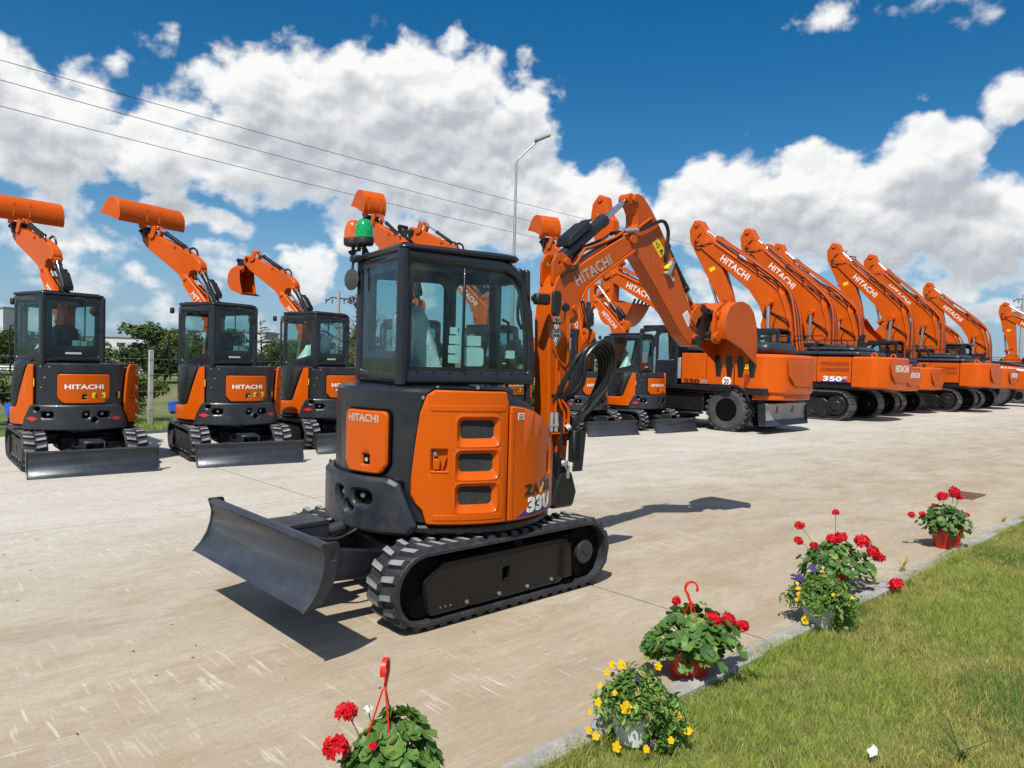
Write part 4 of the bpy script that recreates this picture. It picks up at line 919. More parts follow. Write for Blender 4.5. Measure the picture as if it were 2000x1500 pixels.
def base_clutter():
    rnd = random.Random(5); g = G()                     # around the swing post, frame of the upper body
    g.prism(rpoly([(.60, .56), (1.06, .52), (1.10, .70), (1.02, .90), (.86, .98), (.62, .96)], .04), -.13, .13, 'xz', .02)
    g.cyl((.98, 0, .50), (.98, 0, 1.02), .09, n=18, bev=.01)
    g.prism(rpoly([(.86, .50), (1.12, .50), (1.16, .62), (1.10, .78), (.94, .80)], .04), -.15, .10, 'xz', .02)
    for i in range(7):
        a = rnd.uniform(-.14, .1); g.tube([(.84 + .03 * i, a, .75), (.9 + rnd.uniform(-.05, .08), a - .03, .95), (.88 + .03 * i, a * .6 - .04, 1.2), (.9 + .02 * i, -.08 + .02 * i, 1.42)], .014, 6, 4)
    return g.build('swing_post', BLACK, smooth=40)
SWING = base_clutter()
def loop_hoses():
    g = G()
    for k in range(6):
        o = .024 * k; y = -.13 - .026 * k; s = .03 * math.sin(k * 2.1)
        g.tube([(.93 + .02 * k, -.10, 1.36), (.99 + .02 * k, y, 1.52 + s), (1.10, y - .03, 1.69 + o * .5 + s), (1.24 + .01 * k, y - .03, 1.765 + o * .8), (1.345 + o * .5, y - .01, 1.70 + o * .4), (1.36 + o * .3, y + .01, 1.55), (1.29 + s, y + .03, 1.37), (1.17 - .01 * k, y + .05, 1.22), (1.10 - .01 * k, -.11, 1.05)], .0165, 8, 5)
    g.mat(1)
    for x, y in ((.895, -.125), (.935, -.135)): g.cyl((x, y, 1.12), (x, y, 1.27), .016, n=10); g.cyl((x, y, 1.16), (x, y, 1.18), .021, n=6)
    g.cyl((1.03, -.14, 1.14), (1.06, -.15, 1.16), .03, n=8)
    g.box((1.02, -.13, .86), (.07, .06, .05), .01); g.cyl((1.06, -.14, .74), (1.06, -.14, .84), .014, n=10)
    g.mat(2).box((.92, -.12, 1.105), (.13, .07, .012), .003); g.tube([(1.05, -.13, 1.10), (1.055, -.135, 1.26), (1.03, -.13, 1.32), (.98, -.12, 1.40), (.96, -.11, 1.6)], .013, 6, 3)
    g.tube([(1.015, -.12, 1.10), (1.02, -.125, 1.25), (.99, -.12, 1.31), (.95, -.11, 1.42)], .011, 6, 3)
    return g.build('hydraulic_hose', [HOSE, GALV, ORANGE])
LOOPH = loop_hoses()
g = G(); g.prism(rpoly([(1.06, .80), (1.16, .80), (1.19, 1.12), (1.10, 1.14)], .01), -.20, -.19, 'xz', .002); g.box((1.10, -.16, 1.0), (.07, .08, .26), .01); GUARD = g.build('hose_guard', BLACKM)
g = G(); g.tube([(.66, -.15, 2.16), (.74, -.17, 2.16), (.80, -.19, 2.15)], .022, 8); g.box((.73, -.18, 2.155), (.13, .07, .085), .012); g.prism(rpoly([(.80, 2.03), (.87, 2.03), (.885, 2.10), (.885, 2.22), (.80, 2.23)], .03, 4), -.235, -.205, 'xz', .008); g.tube([(.78, -.2, 2.0), (.83, -.22, 1.975), (.90, -.23, 1.985), (.92, -.23, 2.05), (.925, -.23, 2.14)], .008, 6, 3); g.cyl((.93, -.24, 2.10), (.93, -.21, 2.10), .03, n=12)
FMIRR = g.build('front_mirror', BLACKM)
g = G(); g.tube([(.62, -.10, 2.18), (.56, -.12, 2.16), (.555, -.12, 2.0), (.60, -.11, 1.92)], .012, 6, 3); INGRAB = g.build('inner_grab_handle', BLACKM)
# beacons and round mirror on the rear left cab corner (near machine)
def beacon(mat, p, name):
    g = G(); T_ = M.Translation(p); g.lathe([(.062, 0), (.074, .012), (.076, .05), (.073, .055)], 24, T_); g.cyl((p[0], p[1], p[2] - .10), (p[0], p[1], p[2] + .01), .016, n=10); me = g.build('beacon_base', BLACKM)
    h = G(); h.lathe([(.074, .052), (.077, .056), (.077, .066), (.073, .07), (.071, .11), (.064, .15), (.052, .18), (.034, .198), (.001, .203)], 28, T_); return me, h.build(name, mat)
BQ = (CX0 - .005, CY1 - .085, 2.535)
BEAC = [beacon(GREENL, (BQ[0], BQ[1] - .02, BQ[2]), 'beacon_lens'), beacon(AMBERL, (BQ[0] - .055, BQ[1] + .065, BQ[2] - .003), 'beacon_lens')]
g = G(); g.box((CX0 - .03, CY1 - .04, 2.435), (.10, .10, .05), .01); g.tube([(CX0 - .05, CY1 - .04, 2.44), (CX0 - .07, CY1 - .01, 2.47), (CX0 - .06, CY1 + .06, 2.50), (CX0 + .03, CY1 + .06, 2.52)], .010, 6, 3)
for k in range(4): g.tube([(CX0 + .02, CY1 - .12 - .01 * k, 2.47), (CX0 + .0, CY1 - .10, 2.50 + .012 * k), (CX0 - .03, CY1 - .08, 2.51 + .01 * k), (CX0 - .06, CY1 - .06, 2.47)], .005, 5, 4)
BBRK = g.build('beacon_bracket', BLACKM)
g = G(); g.tube([(CX0 - .03, CY1 - .02, 2.44), (CX0 - .06, CY1 - .02, 2.40), (CX0 - .055, CY1 - .0, 2.34)], .010, 6, 2); g.lathe([(.001, 0), (.082, .002), (.086, .01), (.07, .02), (.001, .024)], 26, M.Translation((CX0 - .055, CY1 - .0, 2.275)) @ M.Rotation(R_(-90), 4, 'Y') @ M.Rotation(R_(20), 4, 'X')); CMIRR = g.build('round_mirror', pm('mirror_back_grey', (.05, .05, .053), .4, 0, 0, .1, 6))

def lay(x, z): return V((1.049 * x + .0013 * z + .0601 * x * x - .0003 * x * z - .1228, 0, -.0843 * x + .9529 * z + .0012 * x * x + .0477 * x * z + .0822))
N0, N1, N2 = (lay(p.x, p.z) for p in (P0, P1, P2))
def relay(me, old, new):
    # the sketch above gives the outline; stretch it to the true reach of boom and arm
    for v in me.vertices: q = lay(v.co.x + old.x, v.co.z + old.z); v.co.x = q.x - new.x; v.co.z = q.z - new.z
for ms, o_, n_ in (((BOOM, BOOM2, *BTXT, *BTXT_W, BDIAM, BLINES), P0, N0), ((ARM, ARM2, ASTICK, APAPER, LINK, AHOSE), P1, N1), ((COUP, BUCKET, BUCKET2), P2, N2)):
    for m_ in ms: relay(m_, o_, n_)
TEETH = [M.Translation(lay(bo[-1][0] - .005 + P2.x, bo[-1][1] - .01 + P2.z) - N2 + V((0, y, 0))) for y in (-.20, -.067, .067, .20)]
def aim(a, b):
    d = b - a; return M.Translation(a) @ d.to_track_quat('X', 'Z').to_matrix().to_4x4()
def mini(label, x, y, tu, du, near=False, blade=0.0, swing=0.0, bb=0.0, ab=0.0, kb=0.0, tip='dig', bs=1.0, ks=1.0, scale=1.0, extra=()):
    """tu: heading of the tracks, du: turn of the body against them; bb/ab/kb: boom, arm and bucket turned from the near pose"""
    root = thing('mini_excavator', label, 'excavator', (x, y, 0), tu, 'mini excavators'); root.scale = (scale,) * 3
    I = M.Identity(4); up = M.Rotation(du, 4, 'Z')
    sh = up if near else up @ M.Rotation(R_(-27), 4, 'Z'); yb = 0 if near else -.15
    fb = up @ T3(P0.x, yb, P0.z) @ M.Rotation(swing, 4, 'Z') @ Ry(bb) @ M.Scale(bs, 4)
    fa = fb @ T3(*(N1 - N0)) @ Ry(ab)
    fk = fa @ T3(*(N2 - N1)) @ Ry(kb) @ M.Scale(ks, 4)
    def part(name, me, fr, *subs):
        o = obj(name, me, root, fr)
        for s_ in subs: obj(s_[0], s_[1], o, s_[2] if len(s_) > 2 else None)
        return o
    for s in (1, -1):
        fr = T3(.05, .625 * s, 0)
        tk = part('track', TRACK_NEAR if near else TRACK_FAR, fr)
        if near:
            for ls, mm in LUGS: obj('track_lug', LUG[ls], tk, mm)
        part('track_frame', TFRAME[s], fr, ('idler_hub', THUB[s]), ('bolt_row', TBOLT[s]))
    part('carbody', CARBODY, I)
    bl = T3(-.025, -.09, blade) if near else T3(0, 0, blade)
    part('blade', BLADE, bl, ('end_plate', BEND, T3(0, .775, 0)), ('end_plate', BEND, T3(0, -.791, 0)))
    for s in (1, -1): part('blade_arm', BARM[s], T3(0, -.04 if near else 0, blade * .55 + .09))
    part('blade_cylinder_cover', BCYL, T3(0, 0, blade * .55 + .12), ('blade_hose', BHOSE))
    part('body_shell', BODY, sh, ('cover_bolt', RIVET), *([] if near else [('safety_sticker', STICK)]), ('top_bolt', TOPBOLT))
    part('front_shoulder', SHOULDER, sh); part('lower_skirt', SKIRT, up)
    cw = part('counterweight', CWT, sh, ('recess_back', CWBACK), *[('tow_pin', q) for q in CWPIN])
    if not near:
        for d in DIAM: obj('reflector', d, cw)
    part('rear_hatch', HATCH if near else HATCH2, sh, ('hatch_seal', HATCHRIM if near else HATCHRIM2), ('lettering', HTEXT_S if near else HTEXT_W), ('lock', LOCK if near else LOCK2), *([] if near else [('warning_sticker', HWARN)]))
    part('engine_door', EDOOR, sh, ('door_seal', DOORSEAL), ('vent_backing', VENTB), ('pressed_rib', DRIB[0]), ('pressed_rib', DRIB[1]), ('door_latch', LATCH), *[('vent_surround', v) for v in VENTM], *([('vent_mesh', v) for v in VENTG] if near else []))
    fpo = part('front_panel', FPANEL, sh, ('panel_lip', FRIB), ('grip_lip', GRIP))
    if near:
        for nm, me in (('model_lettering', TZAX), ('number_shadow', T33S), ('number_lettering', T33), ('paper_label', PAPER)): obj(nm, me, fpo)
    part('left_skirt_panel', LFLANK, sh); part('louvre_panel', LOUVP, sh, ('louvre_slat', LOUVS))
    part('right_side_frame', CABR, up, ('window_border', RBAND), ('window_bar', WBAR)); part('window_pane', PANER1, up); part('window_pane', PANER2, up)
    part('rear_frame', CABB, up, *([] if near else [('rear_sticker', RSTICK)])); part('rear_window', PANEB, up); part('cab_pillar', CABP, up); part('cab_pillar', CABP2, up)
    part('door', CABL, up, ('door_handle', DHANDLE)); part('door_window', PANEL_, up)
    part('front_corner_frame', CABC, up); part('corner_window', PANEC, up)
    part('windscreen_frame', CABF, up); part('windscreen', PANEF, up)
    part('cab_roof', ROOF, up, ('headliner', ROOFI)); part('cab_interior', INTER, up); part('seat', SEATM, up)
    part('notice_sheet', SHEETS if near else SHEETB, up)
    if near or 'cover' in extra: part('seat_cover', SCOV, up)
    if 'bag' in extra: part('plastic_bag', HEAP, up)
    if not near: part('blue_wrap', BLUEW, up); part('rear_mirror', RMIRR, up)
    part('grab_handle', GRABH, up)
    part('swing_post', SWING, up @ T3(P0.x, yb, 0) @ M.Rotation(swing, 4, 'Z') @ T3(-P0.x, 0, 0))
    bo_ = part('boom', BOOM if near else BOOM2, fb, *[('lettering', q) for q in (BTXT if near else BTXT_W)], ('boom_pipes', BLINES))
    ar_ = part('arm', ARM if near else ARM2, fa, ('arm_hose', AHOSE), ('bucket_link', LINK))
    A = fb @ (lay(1.0, 2.50) - N0); B = fa @ (lay(1.70, 3.085) - N1)
    if bs != 1.0 or ab: pass
    part('arm_cylinder_barrel', ACB, aim(A, B), ('cylinder_guard', ACG)); part('arm_cylinder_rod', ACR, aim(B, A))
    A = fa @ (lay(2.16, 2.73) - N1); B = fa @ (lay(2.54, 2.215) - N1)
    part('bucket_cylinder_barrel', BCB, aim(A, B)); part('bucket_cylinder_rod', BCR, aim(B, A))
    A = up @ V((1.08, 0, .72)) if not swing else fb @ V((.11, 0, .12)); B = fb @ (lay(1.115, 2.05) - N0)
    part('boom_cylinder_barrel', BMB, aim(A, B)); part('boom_cylinder_rod', BMR, aim(B, A))
    if tip == 'dig':
        part('quick_coupler', COUP, fk); bk = part('bucket', BUCKET if near else BUCKET2, fk)
        for q in TEETH: obj('bucket_tooth', TOOTH, bk, q)
    else:
        fq = fa @ T3(*(N2 - N1)) @ Ry(kb) @ T3(0, 0, .10)
        part('quick_coupler', COUP2, fq); part('bucket', DITCH if tip == 'ditch' else NARROW, fq @ T3(0, 0, .06))
    if near:
        obj('diamond_sticker', BDIAM, bo_); obj('warning_sticker', ASTICK, ar_); obj('arm_notice', APAPER, ar_)
        part('hydraulic_hose', LOOPH, up); part('hose_guard', GUARD, up); part('front_mirror', FMIRR, up); part('inner_grab_handle', INGRAB, up)
        for (b0, ln), lb in zip(BEAC, ('green beacon lens', 'amber beacon lens')):
            q = part('beacon_base', b0, up); l_ = obj('beacon_lens', ln, q); l_['label'] = lb
        part('beacon_bracket', BBRK, up); part('round_mirror', CMIRR, up)
    return root

mini('orange and anthracite mini excavator with green and amber beacons, parked alone in the foreground', -.503, 5.483, .7476, -.189, near=True, blade=.338, swing=.183)
mini('mini excavator at the left edge, wide ditching bucket raised and cut by the frame', -6.48, 10.957, 2.271, .30, swing=-.064, bb=.273, ab=.936, kb=-1.15, tip='ditch', bs=1.0, extra=('bag',))
mini('second mini excavator from the left, whole wide ditching bucket raised above its cab', -4.718, 12.308, 2.171, .45, swing=.042, bb=.259, ab=1.039, kb=-1.25, tip='ditch', bs=1.02, extra=())
mini('mini excavator with its digging bucket curled under the raised arm, third from the left', -3.599, 14.124, 2.258, .36, swing=.004, bb=.249, ab=1.048, kb=-2.65, ks=.82, tip='dig', bs=.98, extra=('bag', 'cover'))
mini('mini excavator behind the foreground cab holding a narrow bucket up beside the beacons', -2.0, 15.7, 2.26, .24, swing=-.26, bb=.467, ab=.856, kb=-1.2, tip='narrow', bs=1.32)
mini('mini excavator hidden behind the foreground cab, arm tip and curled bucket above its roof', -.35, 17.1, 2.26, .24, swing=-.01, bb=.21, ab=1.13, kb=-2.3, tip='dig', bs=1.38)
mini('mini excavator half hidden behind the hoses of the foreground boom', 1.55, 18.3, 2.2, .30, swing=-.4, bb=.80, ab=.56, kb=-1.3, tip='narrow', bs=1.35)
mini('mini excavator parked right in front of the wheeled excavator, its blade towards the yard', 3.25, 19.6, 2.26, .34, swing=-.15, bb=.30, ab=-.35, kb=-.6, tip='dig', bs=1.2, extra=('bag',))

# ------------------------------------------------------------------ large excavators
BT_L, BT_R, BT_Z, BT_W = 3.85, .44, .50, .60
def m_bigtrack():
    g = G(); belt(g, BT_L, BT_R, BT_W * .7, .09, BT_Z, 12, 14); g.mat(1); per = 2 * BT_L + 2 * PI * BT_R; n = 50
    for i in range(n):
        x, z, a = path_at(BT_L, BT_R, i * per / n, BT_Z); mm = T3(x, 0, z) @ M.Rotation(-a, 4, 'Y') @ M.Rotation(PI, 4, 'X'); g.T = mm
        g.box((0, 0, .012), (.195, BT_W, .025), .005)
        for k in (-.065, 0, .065): g.box((k, 0, .036), (.016, BT_W, .035), .004)
        g.T = None
    return g.build('track', [BLACK, SHOE], smooth=30, weld=False)
BTRACK = m_bigtrack()
def m_bigframe():
    g = G(); g.prism(rpoly([(-1.75, .16), (1.75, .16), (1.85, .45), (1.5, .72), (-1.5, .72), (-1.85, .45)], .08), -.20, .20, 'xz', .02)
    for x in (-BT_L / 2, BT_L / 2):
        g.cyl((x, -.24, BT_Z), (x, .24, BT_Z), .33, n=24, bev=.03); g.cyl((x, -.30, BT_Z), (x, .30, BT_Z), .17, n=18, bev=.03)
    for i in range(8): g.cyl((-1.5 + i * .43, -.24, .21), (-1.5 + i * .43, .24, .21), .11, n=12, bev=.01)
    for x in (-.7, .8): g.cyl((x, -.2, .82), (x, .2, .82), .08, n=12)
    return g.build('track_frame', BLACK, smooth=35)
BFRAME = m_bigframe()
g = G(); g.box((0, 0, .72), (1.5, 2.2, .35), .06); g.cyl((0, 0, .85), (0, 0, 1.12), .72, n=30, bev=.02)
BCAR = g.build('carbody', BLACK)
g = G(); g.prism(rpoly([(-2.7, -1.40), (1.75, -1.40), (2.0, -.5), (2.0, 1.40), (-2.7, 1.40)], .12), 1.06, 1.26, 'xy', .02); g.box((1.2, -.95, 1.45), (1.3, .9, .45), .05); BDECK = g.build('deck', BLACK)
def cw_outline(sx=0.0): return rpoly([(-2.35, -1.44), (-2.35, 1.44), (-3.05, 1.40), (-3.34, .98), (-3.42, .4), (-3.42, -.4), (-3.34, -.98), (-3.05, -1.40)], [.02, .02, .32, .32, .3, .3, .32, .32], 6)
g = G(); g.prism(cw_outline(), 1.10, 2.12, 'xy', .05)
BCW = g.build('counterweight', ORANGE2, smooth=40)
g = G(); g.T = T3(-3.425, 0, 1.62) @ M.Rotation(-PI / 2, 4, 'Z'); g.prism(rpoly([(-.95, -.05), (-.55, -.32), (.55, -.32), (.95, -.05), (1.0, .30), (-1.0, .30)], .05), -.005, .02, 'xz', .003); BCWI = g.build('counterweight_inset', ORANGE2, smooth=40)
g = G(); g.T = T3(-3.433, 0, 1.76) @ M.Rotation(-PI / 2, 4, 'Z'); g.text('HITACHI', 1.25, .23, bold=.02); BCWT = g.build('lettering', WHITE, smooth=0)
g = G()
for y in (0,):
    T_ = M.Translation((-2.85, y, 2.15)) @ M.Rotation(PI / 2, 4, 'X'); n = 16
    g.T = T_; g.prism(circ(0, .02, .10, 16), -.03, .03, 'xy', .006, [circ(0, .03, .05, 12)]); g.T = None
BLIFT = g.build('lifting_eye', ORANGE2)
def side_panel(s, k):
    g = G(); y0, y1 = (1.40, 1.445) if s > 0 else (-1.445, -1.40)
    x0, x1 = ((-2.33, -1.22), (-1.20, -.12))[k]; g.prism(rrect(x0, 1.26, x1, 2.10, .03), y0, y1, 'xz', .012)
    return g.build('side_panel', ORANGE2, smooth=40)
BSIDE = {(s, k): side_panel(s, k) for s in (1, -1) for k in (0, 1)}
g = G(); g.box((-1.3, 0, 1.66), (2.2, 2.76, .84), .03); BENG = g.build('engine_bay', BLACK)
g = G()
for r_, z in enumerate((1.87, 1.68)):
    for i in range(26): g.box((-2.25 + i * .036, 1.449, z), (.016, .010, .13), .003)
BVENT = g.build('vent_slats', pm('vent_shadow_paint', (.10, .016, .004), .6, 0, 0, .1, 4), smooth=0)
def model_text(txt, sup=''):
    g = G(); g.T = T3(-1.75, 1.452, 1.38) @ M.Rotation(PI, 4, 'Z'); g.text(txt, .62, .17, bold=.05); 
    if sup: g.text(sup, .14, .07, T3(.40, 0, .05), bold=.04)
    g.mat(1).prism([(-.45, -.115), (.55, -.115), (.35, -.02), (.1, .02), (-.2, 0)], .0015, .004, 'xz'); return g.build('model_lettering', [WHITE, NAVY], smooth=0)
M350 = model_text('350', 'LC')
g = G(); g.prism(rpoly([(-2.55, -1.25), (-.15, -1.25), (-.15, 1.25), (-2.55, 1.25)], .2), 2.12, 2.30, 'xy', .06); g.prism(rpoly([(-2.3, -1.0), (-.6, -1.0), (-.6, 1.0), (-2.3, 1.0)], .25), 2.26, 2.46, 'xy', .09); g.prism(rpoly([(-1.7, -.7), (-.9, -.7), (-.9, .3), (-1.7, .3)], .1), 2.42, 2.56, 'xy', .05)
BHOOD = g.build('engine_hood', DARK2, smooth=50)
g = G(); g.tube([(-1.9, -.5, 2.3), (-1.9, -.5, 2.62), (-1.93, -.5, 2.78), (-2.02, -.5, 2.92)], [.12, .11, .10, .07], 12, 3); BEXH = g.build('exhaust_stack', BLACK)
g = G()
def rail(g, x0, x1, y, z0, h, r=.018):
    g.tube([(x0, y, z0), (x0, y, z0 + h - .08), (x0 + .08, y, z0 + h), (x1 - .08, y, z0 + h), (x1, y, z0 + h - .08), (x1, y, z0)], r, 6)
BRAIL = []
for q in ((-2.1, -1.1, 1.2, 2.25, .42), (-1.05, -.2, 1.2, 2.25, .42), (-.15, .3, 1.2, 2.0, .8), (-1.0, .1, .35, 2.4, .45), (-1.8, -.6, -1.2, 2.25, .5)): g = G(); rail(g, *q); BRAIL.append(g.build('handrail', BLACKM))
# cab
def big_cab():
    o = rpoly([(.15, 1.26), (1.85, 1.26), (1.95, 1.7), (1.72, 2.7), (1.45, 3.0), (.25, 3.05), (.15, 2.9)], [.04, .1, .2, .3, .2, .12, .1], 5); h1 = rpoly([(.95, 1.45), (1.75, 1.45), (1.80, 1.75), (1.60, 2.62), (1.38, 2.86), (.95, 2.9)], .07, 4); h2 = rpoly([(.28, 2.0), (.85, 2.0), (.85, 2.9), (.28, 2.9)], .06, 4)
    g = G()
    for y in (.48, 1.38): g.prism(o, y, y + .05, 'xz', .015, [h1, h2])
    g.prism(rpoly([(.18, .50), (1.5, .50), (1.5, 1.41), (.18, 1.41)], .1), 3.0, 3.08, 'xy', .03); g.box((.19, .95, 1.9), (.06, .86, 1.2), .02); g.box((1.1, .95, 1.3), (1.6, .9, .08)); g.box((.6, .95, 1.62), (.45, .45, .5), .08); g.box((.38, .95, 2.1), (.14, .44, .6), .06)
    for p in (((.19, .5, 2.4), (.19, .5, 3.0)), ((.19, 1.40, 2.4), (.19, 1.40, 3.0)), ((1.90, .5, 1.6), (1.5, .5, 2.98)), ((1.90, 1.4, 1.6), (1.5, 1.4, 2.98))): g.cyl(p[0], p[1], .045, n=10)
    g.box((1.92, .95, 1.48), (.05, .88, .42), .02)
    a = g.build('cab', DARK, smooth=40); g = G()
    for y in (.50, 1.40): g.prism(off2(ccw(h1), -.01), y, y + .006, 'xz'); g.prism(off2(ccw(h2), -.01), y, y + .006, 'xz')
    g.add([(1.90, .52, 1.7), (1.90, 1.40, 1.7), (1.52, 1.40, 2.96), (1.52, .52, 2.96)], [(0, 1, 2, 3)]); g.add([(.17, .52, 2.4), (.17, 1.40, 2.4), (.17, 1.40, 2.96), (.17, .52, 2.96)], [(0, 1, 2, 3)]); return a, g.build('cab_window', GLASS, smooth=0)
BCAB, BCABW = big_cab()
# boom along +x from the foot pin, tip pin at (6.1, 0)
BTIP = V((6.1, 0, 0))
bpoly = rpoly([(-.25, -.16), (0, -.34), (.9, -.16), (1.9, .16), (2.6, .40), (3.4, .40), (6.05, -.27), (6.32, -.14), (6.32, .14), (6.1, .26), (4.4, .84), (3.1, 1.30), (2.35, 1.38), (1.5, 1.10), (.3, .46), (-.24, .22)], [.1, .15, .6, .6, .5, .6, .1, .1, .1, .2, 1, .6, .6, .6, .4, .1], 6)
g = G(); g.prism(bpoly, -.26, .26, 'xz', .015); 
for s in (-1, 1):
    g.cyl((2.45, .25 * s, .80), (2.45, .34 * s, .80), .12, n=16, bev=.02); g.cyl((6.1, .2 * s, 0), (6.1, .29 * s, 0), .16, n=16, bev=.02); g.prism(rpoly([(2.3, 1.15), (2.9, 1.15), (2.75, 1.45), (2.55, 1.5), (2.42, 1.42)], .05), .12 * s - .03, .12 * s + .03, 'xz', .008)
XBOOM = g.build('boom', ORANGE2, smooth=40)
g = G()
for k in range(5):
    y = -.22 + .11 * k; g.mat(0 if k in (1, 3) else 1); g.tube([(-.1, y, .44), (.6, y, .74), (1.5, y, 1.24), (2.3, y, 1.50 + .02 * k), (3.1, y, 1.47), (4.4, y, 1.05), (5.6, y, .60), (6.0, y, .50)], .042, 6, 3)
for s in (-1, 1): g.mat(0).tube([(5.7, .2 * s, .42), (5.95, .26 * s, .1), (6.2, .28 * s, -.35), (6.45, .24 * s, -.3), (6.55, .2 * s, .05)], .03, 6, 4)
g.mat(0).tube([(1.2, .24, .55), (1.5, .27, .35), (1.75, .26, .5), (1.9, .24, .75)], .025, 6, 4); [g.mat(0).tube([(x_, .27, z_), (x_ + .3, .33, z_ + .16), (x_ + .7, .30, z_ - .05), (x_ + 1.1, .27, z_ - .25)], .026, 6, 4) for x_, z_ in ((2.6, 1.28), (3.6, .98), (1.2, .82))]; g.mat(1); g.tube([(.4, .275, .42), (1.5, .275, .98), (2.4, .275, 1.26), (3.1, .275, 1.20), (5.8, .275, .30)], .03, 6, 3)
XPIPE = g.build('boom_pipes', [HOSE, ORANGE2])
ua = math.atan2(.22 - 1.25, 6.1 - 3.1)
XTXT = side_text('HITACHI', 1.45, .25, (4.45, .44), ua + .03, .2615, WHITE)
# arm along +x from the boom pin; horn behind
apoly = rpoly([(-1.08, .16), (-.80, .50), (-.35, .62), (.2, .56), (2.9, .18), (3.07, 0), (2.95, -.16), (2.4, -.24), (.3, -.36), (0, -.38), (-.3, -.18), (-.95, -.08)], [.1, .15, .2, .3, .08, .08, .08, .2, .2, .15, .1, .1], 5)
g = G(); g.prism(apoly, -.20, .20, 'xz', .012)
for s in (-1, 1):
    for x, z, r in ((-.88, .12, .11), (-.30, .34, .10), (2.92, 0, .11), (2.45, 0, .08)): g.cyl((x, .19 * s, z), (x, .25 * s, z), r, n=14, bev=.015)
XARM = g.build('arm', ORANGE2, smooth=40)
g = G(); g.T = T3(1.1, .203, .1) @ M.Rotation(PI, 4, 'Z'); g.box((0, 0, 0), (.15, .004, .24)); g.T = T3(1.1, -.203, .1); g.box((0, 0, 0), (.15, .004, .24)); XASTK = g.build('warning_sticker', YELLOW, smooth=0)
def barrel2(L, r, mat): g = G(); g.cyl((0, 0, 0), (L, 0, 0), r, n=16, bev=.02); g.cyl((L - .1, 0, 0), (L + .03, 0, 0), r * 1.12, n=16, bev=.01); g.cyl((0, -r * 1.3, 0), (0, r * 1.3, 0), r * .9, n=12); return g.build('cylinder_barrel', mat)
def rod2(L, r): g = G(); g.cyl((.08, 0, 0), (L, 0, 0), r, n=12); g.mat(1).cyl((0, -r * 2, 0), (0, r * 2, 0), r * 2.0, n=12, bev=.01); return g.build('cylinder_rod', [CHROME, ORANGE2])
XACB, XACR = barrel2(1.6, .115, ORANGE2), rod2(2.2, .065)
XBCB, XBCR = barrel2(1.5, .105, ORANGE2), rod2(2.1, .07)
XKCB, XKCR = barrel2(1.35, .09, ORANGE2), rod2(1.2, .055)
big_o = [(.0, -.10), (-.10, .05), (-.08, .30), (.06, .55), (.30, .72), (.60, .78), (.92, .70), (1.16, .50), (1.30, .22), (1.36, -.08), (1.38, -.35), (1.38, -.62)]
g = bucket(1.2, [(x, z) for x, z in big_o])
for s in (-1, 1):
    g.prism(rpoly([(-.16, -.14), (.1, -.16), (.3, .2), (.45, .76), (.1, .72), (-.12, .4)], .06, 3), .26 * s - .03, .26 * s + .03, 'xz', .008)
    for x, z in ((0, 0), (.05, .42)): g.cyl((x, .2 * s, z), (x, .32 * s, z), .10, n=14, bev=.01)
XBUCK = g.build('bucket', ORANGE2, smooth=40)
g = G()
for y in (-.55, -.28, 0, .28, .55): g.box((1.375, y, -.70), (.06, .10, .24), .012)
XTEETH = g.build('tooth_row', BLACK)
g = G()
for s in (-1, 1): g.prism(rpoly([(2.40, -.05), (2.5, -.08), (2.66, .42), (2.58, .48), (2.48, .42)], .04), .20 * s - .025, .20 * s + .025, 'xz', .006)
g.cyl((2.58, -.2, .42), (2.58, .2, .42), .07, n=12); g.prism(rpoly([(2.5, .36), (2.6, .34), (3.02, .40), (3.04, .48), (2.58, .50)], .03), -.08, .08, 'xz', .008); XLINK = g.build('bucket_link', ORANGE2, smooth=40)

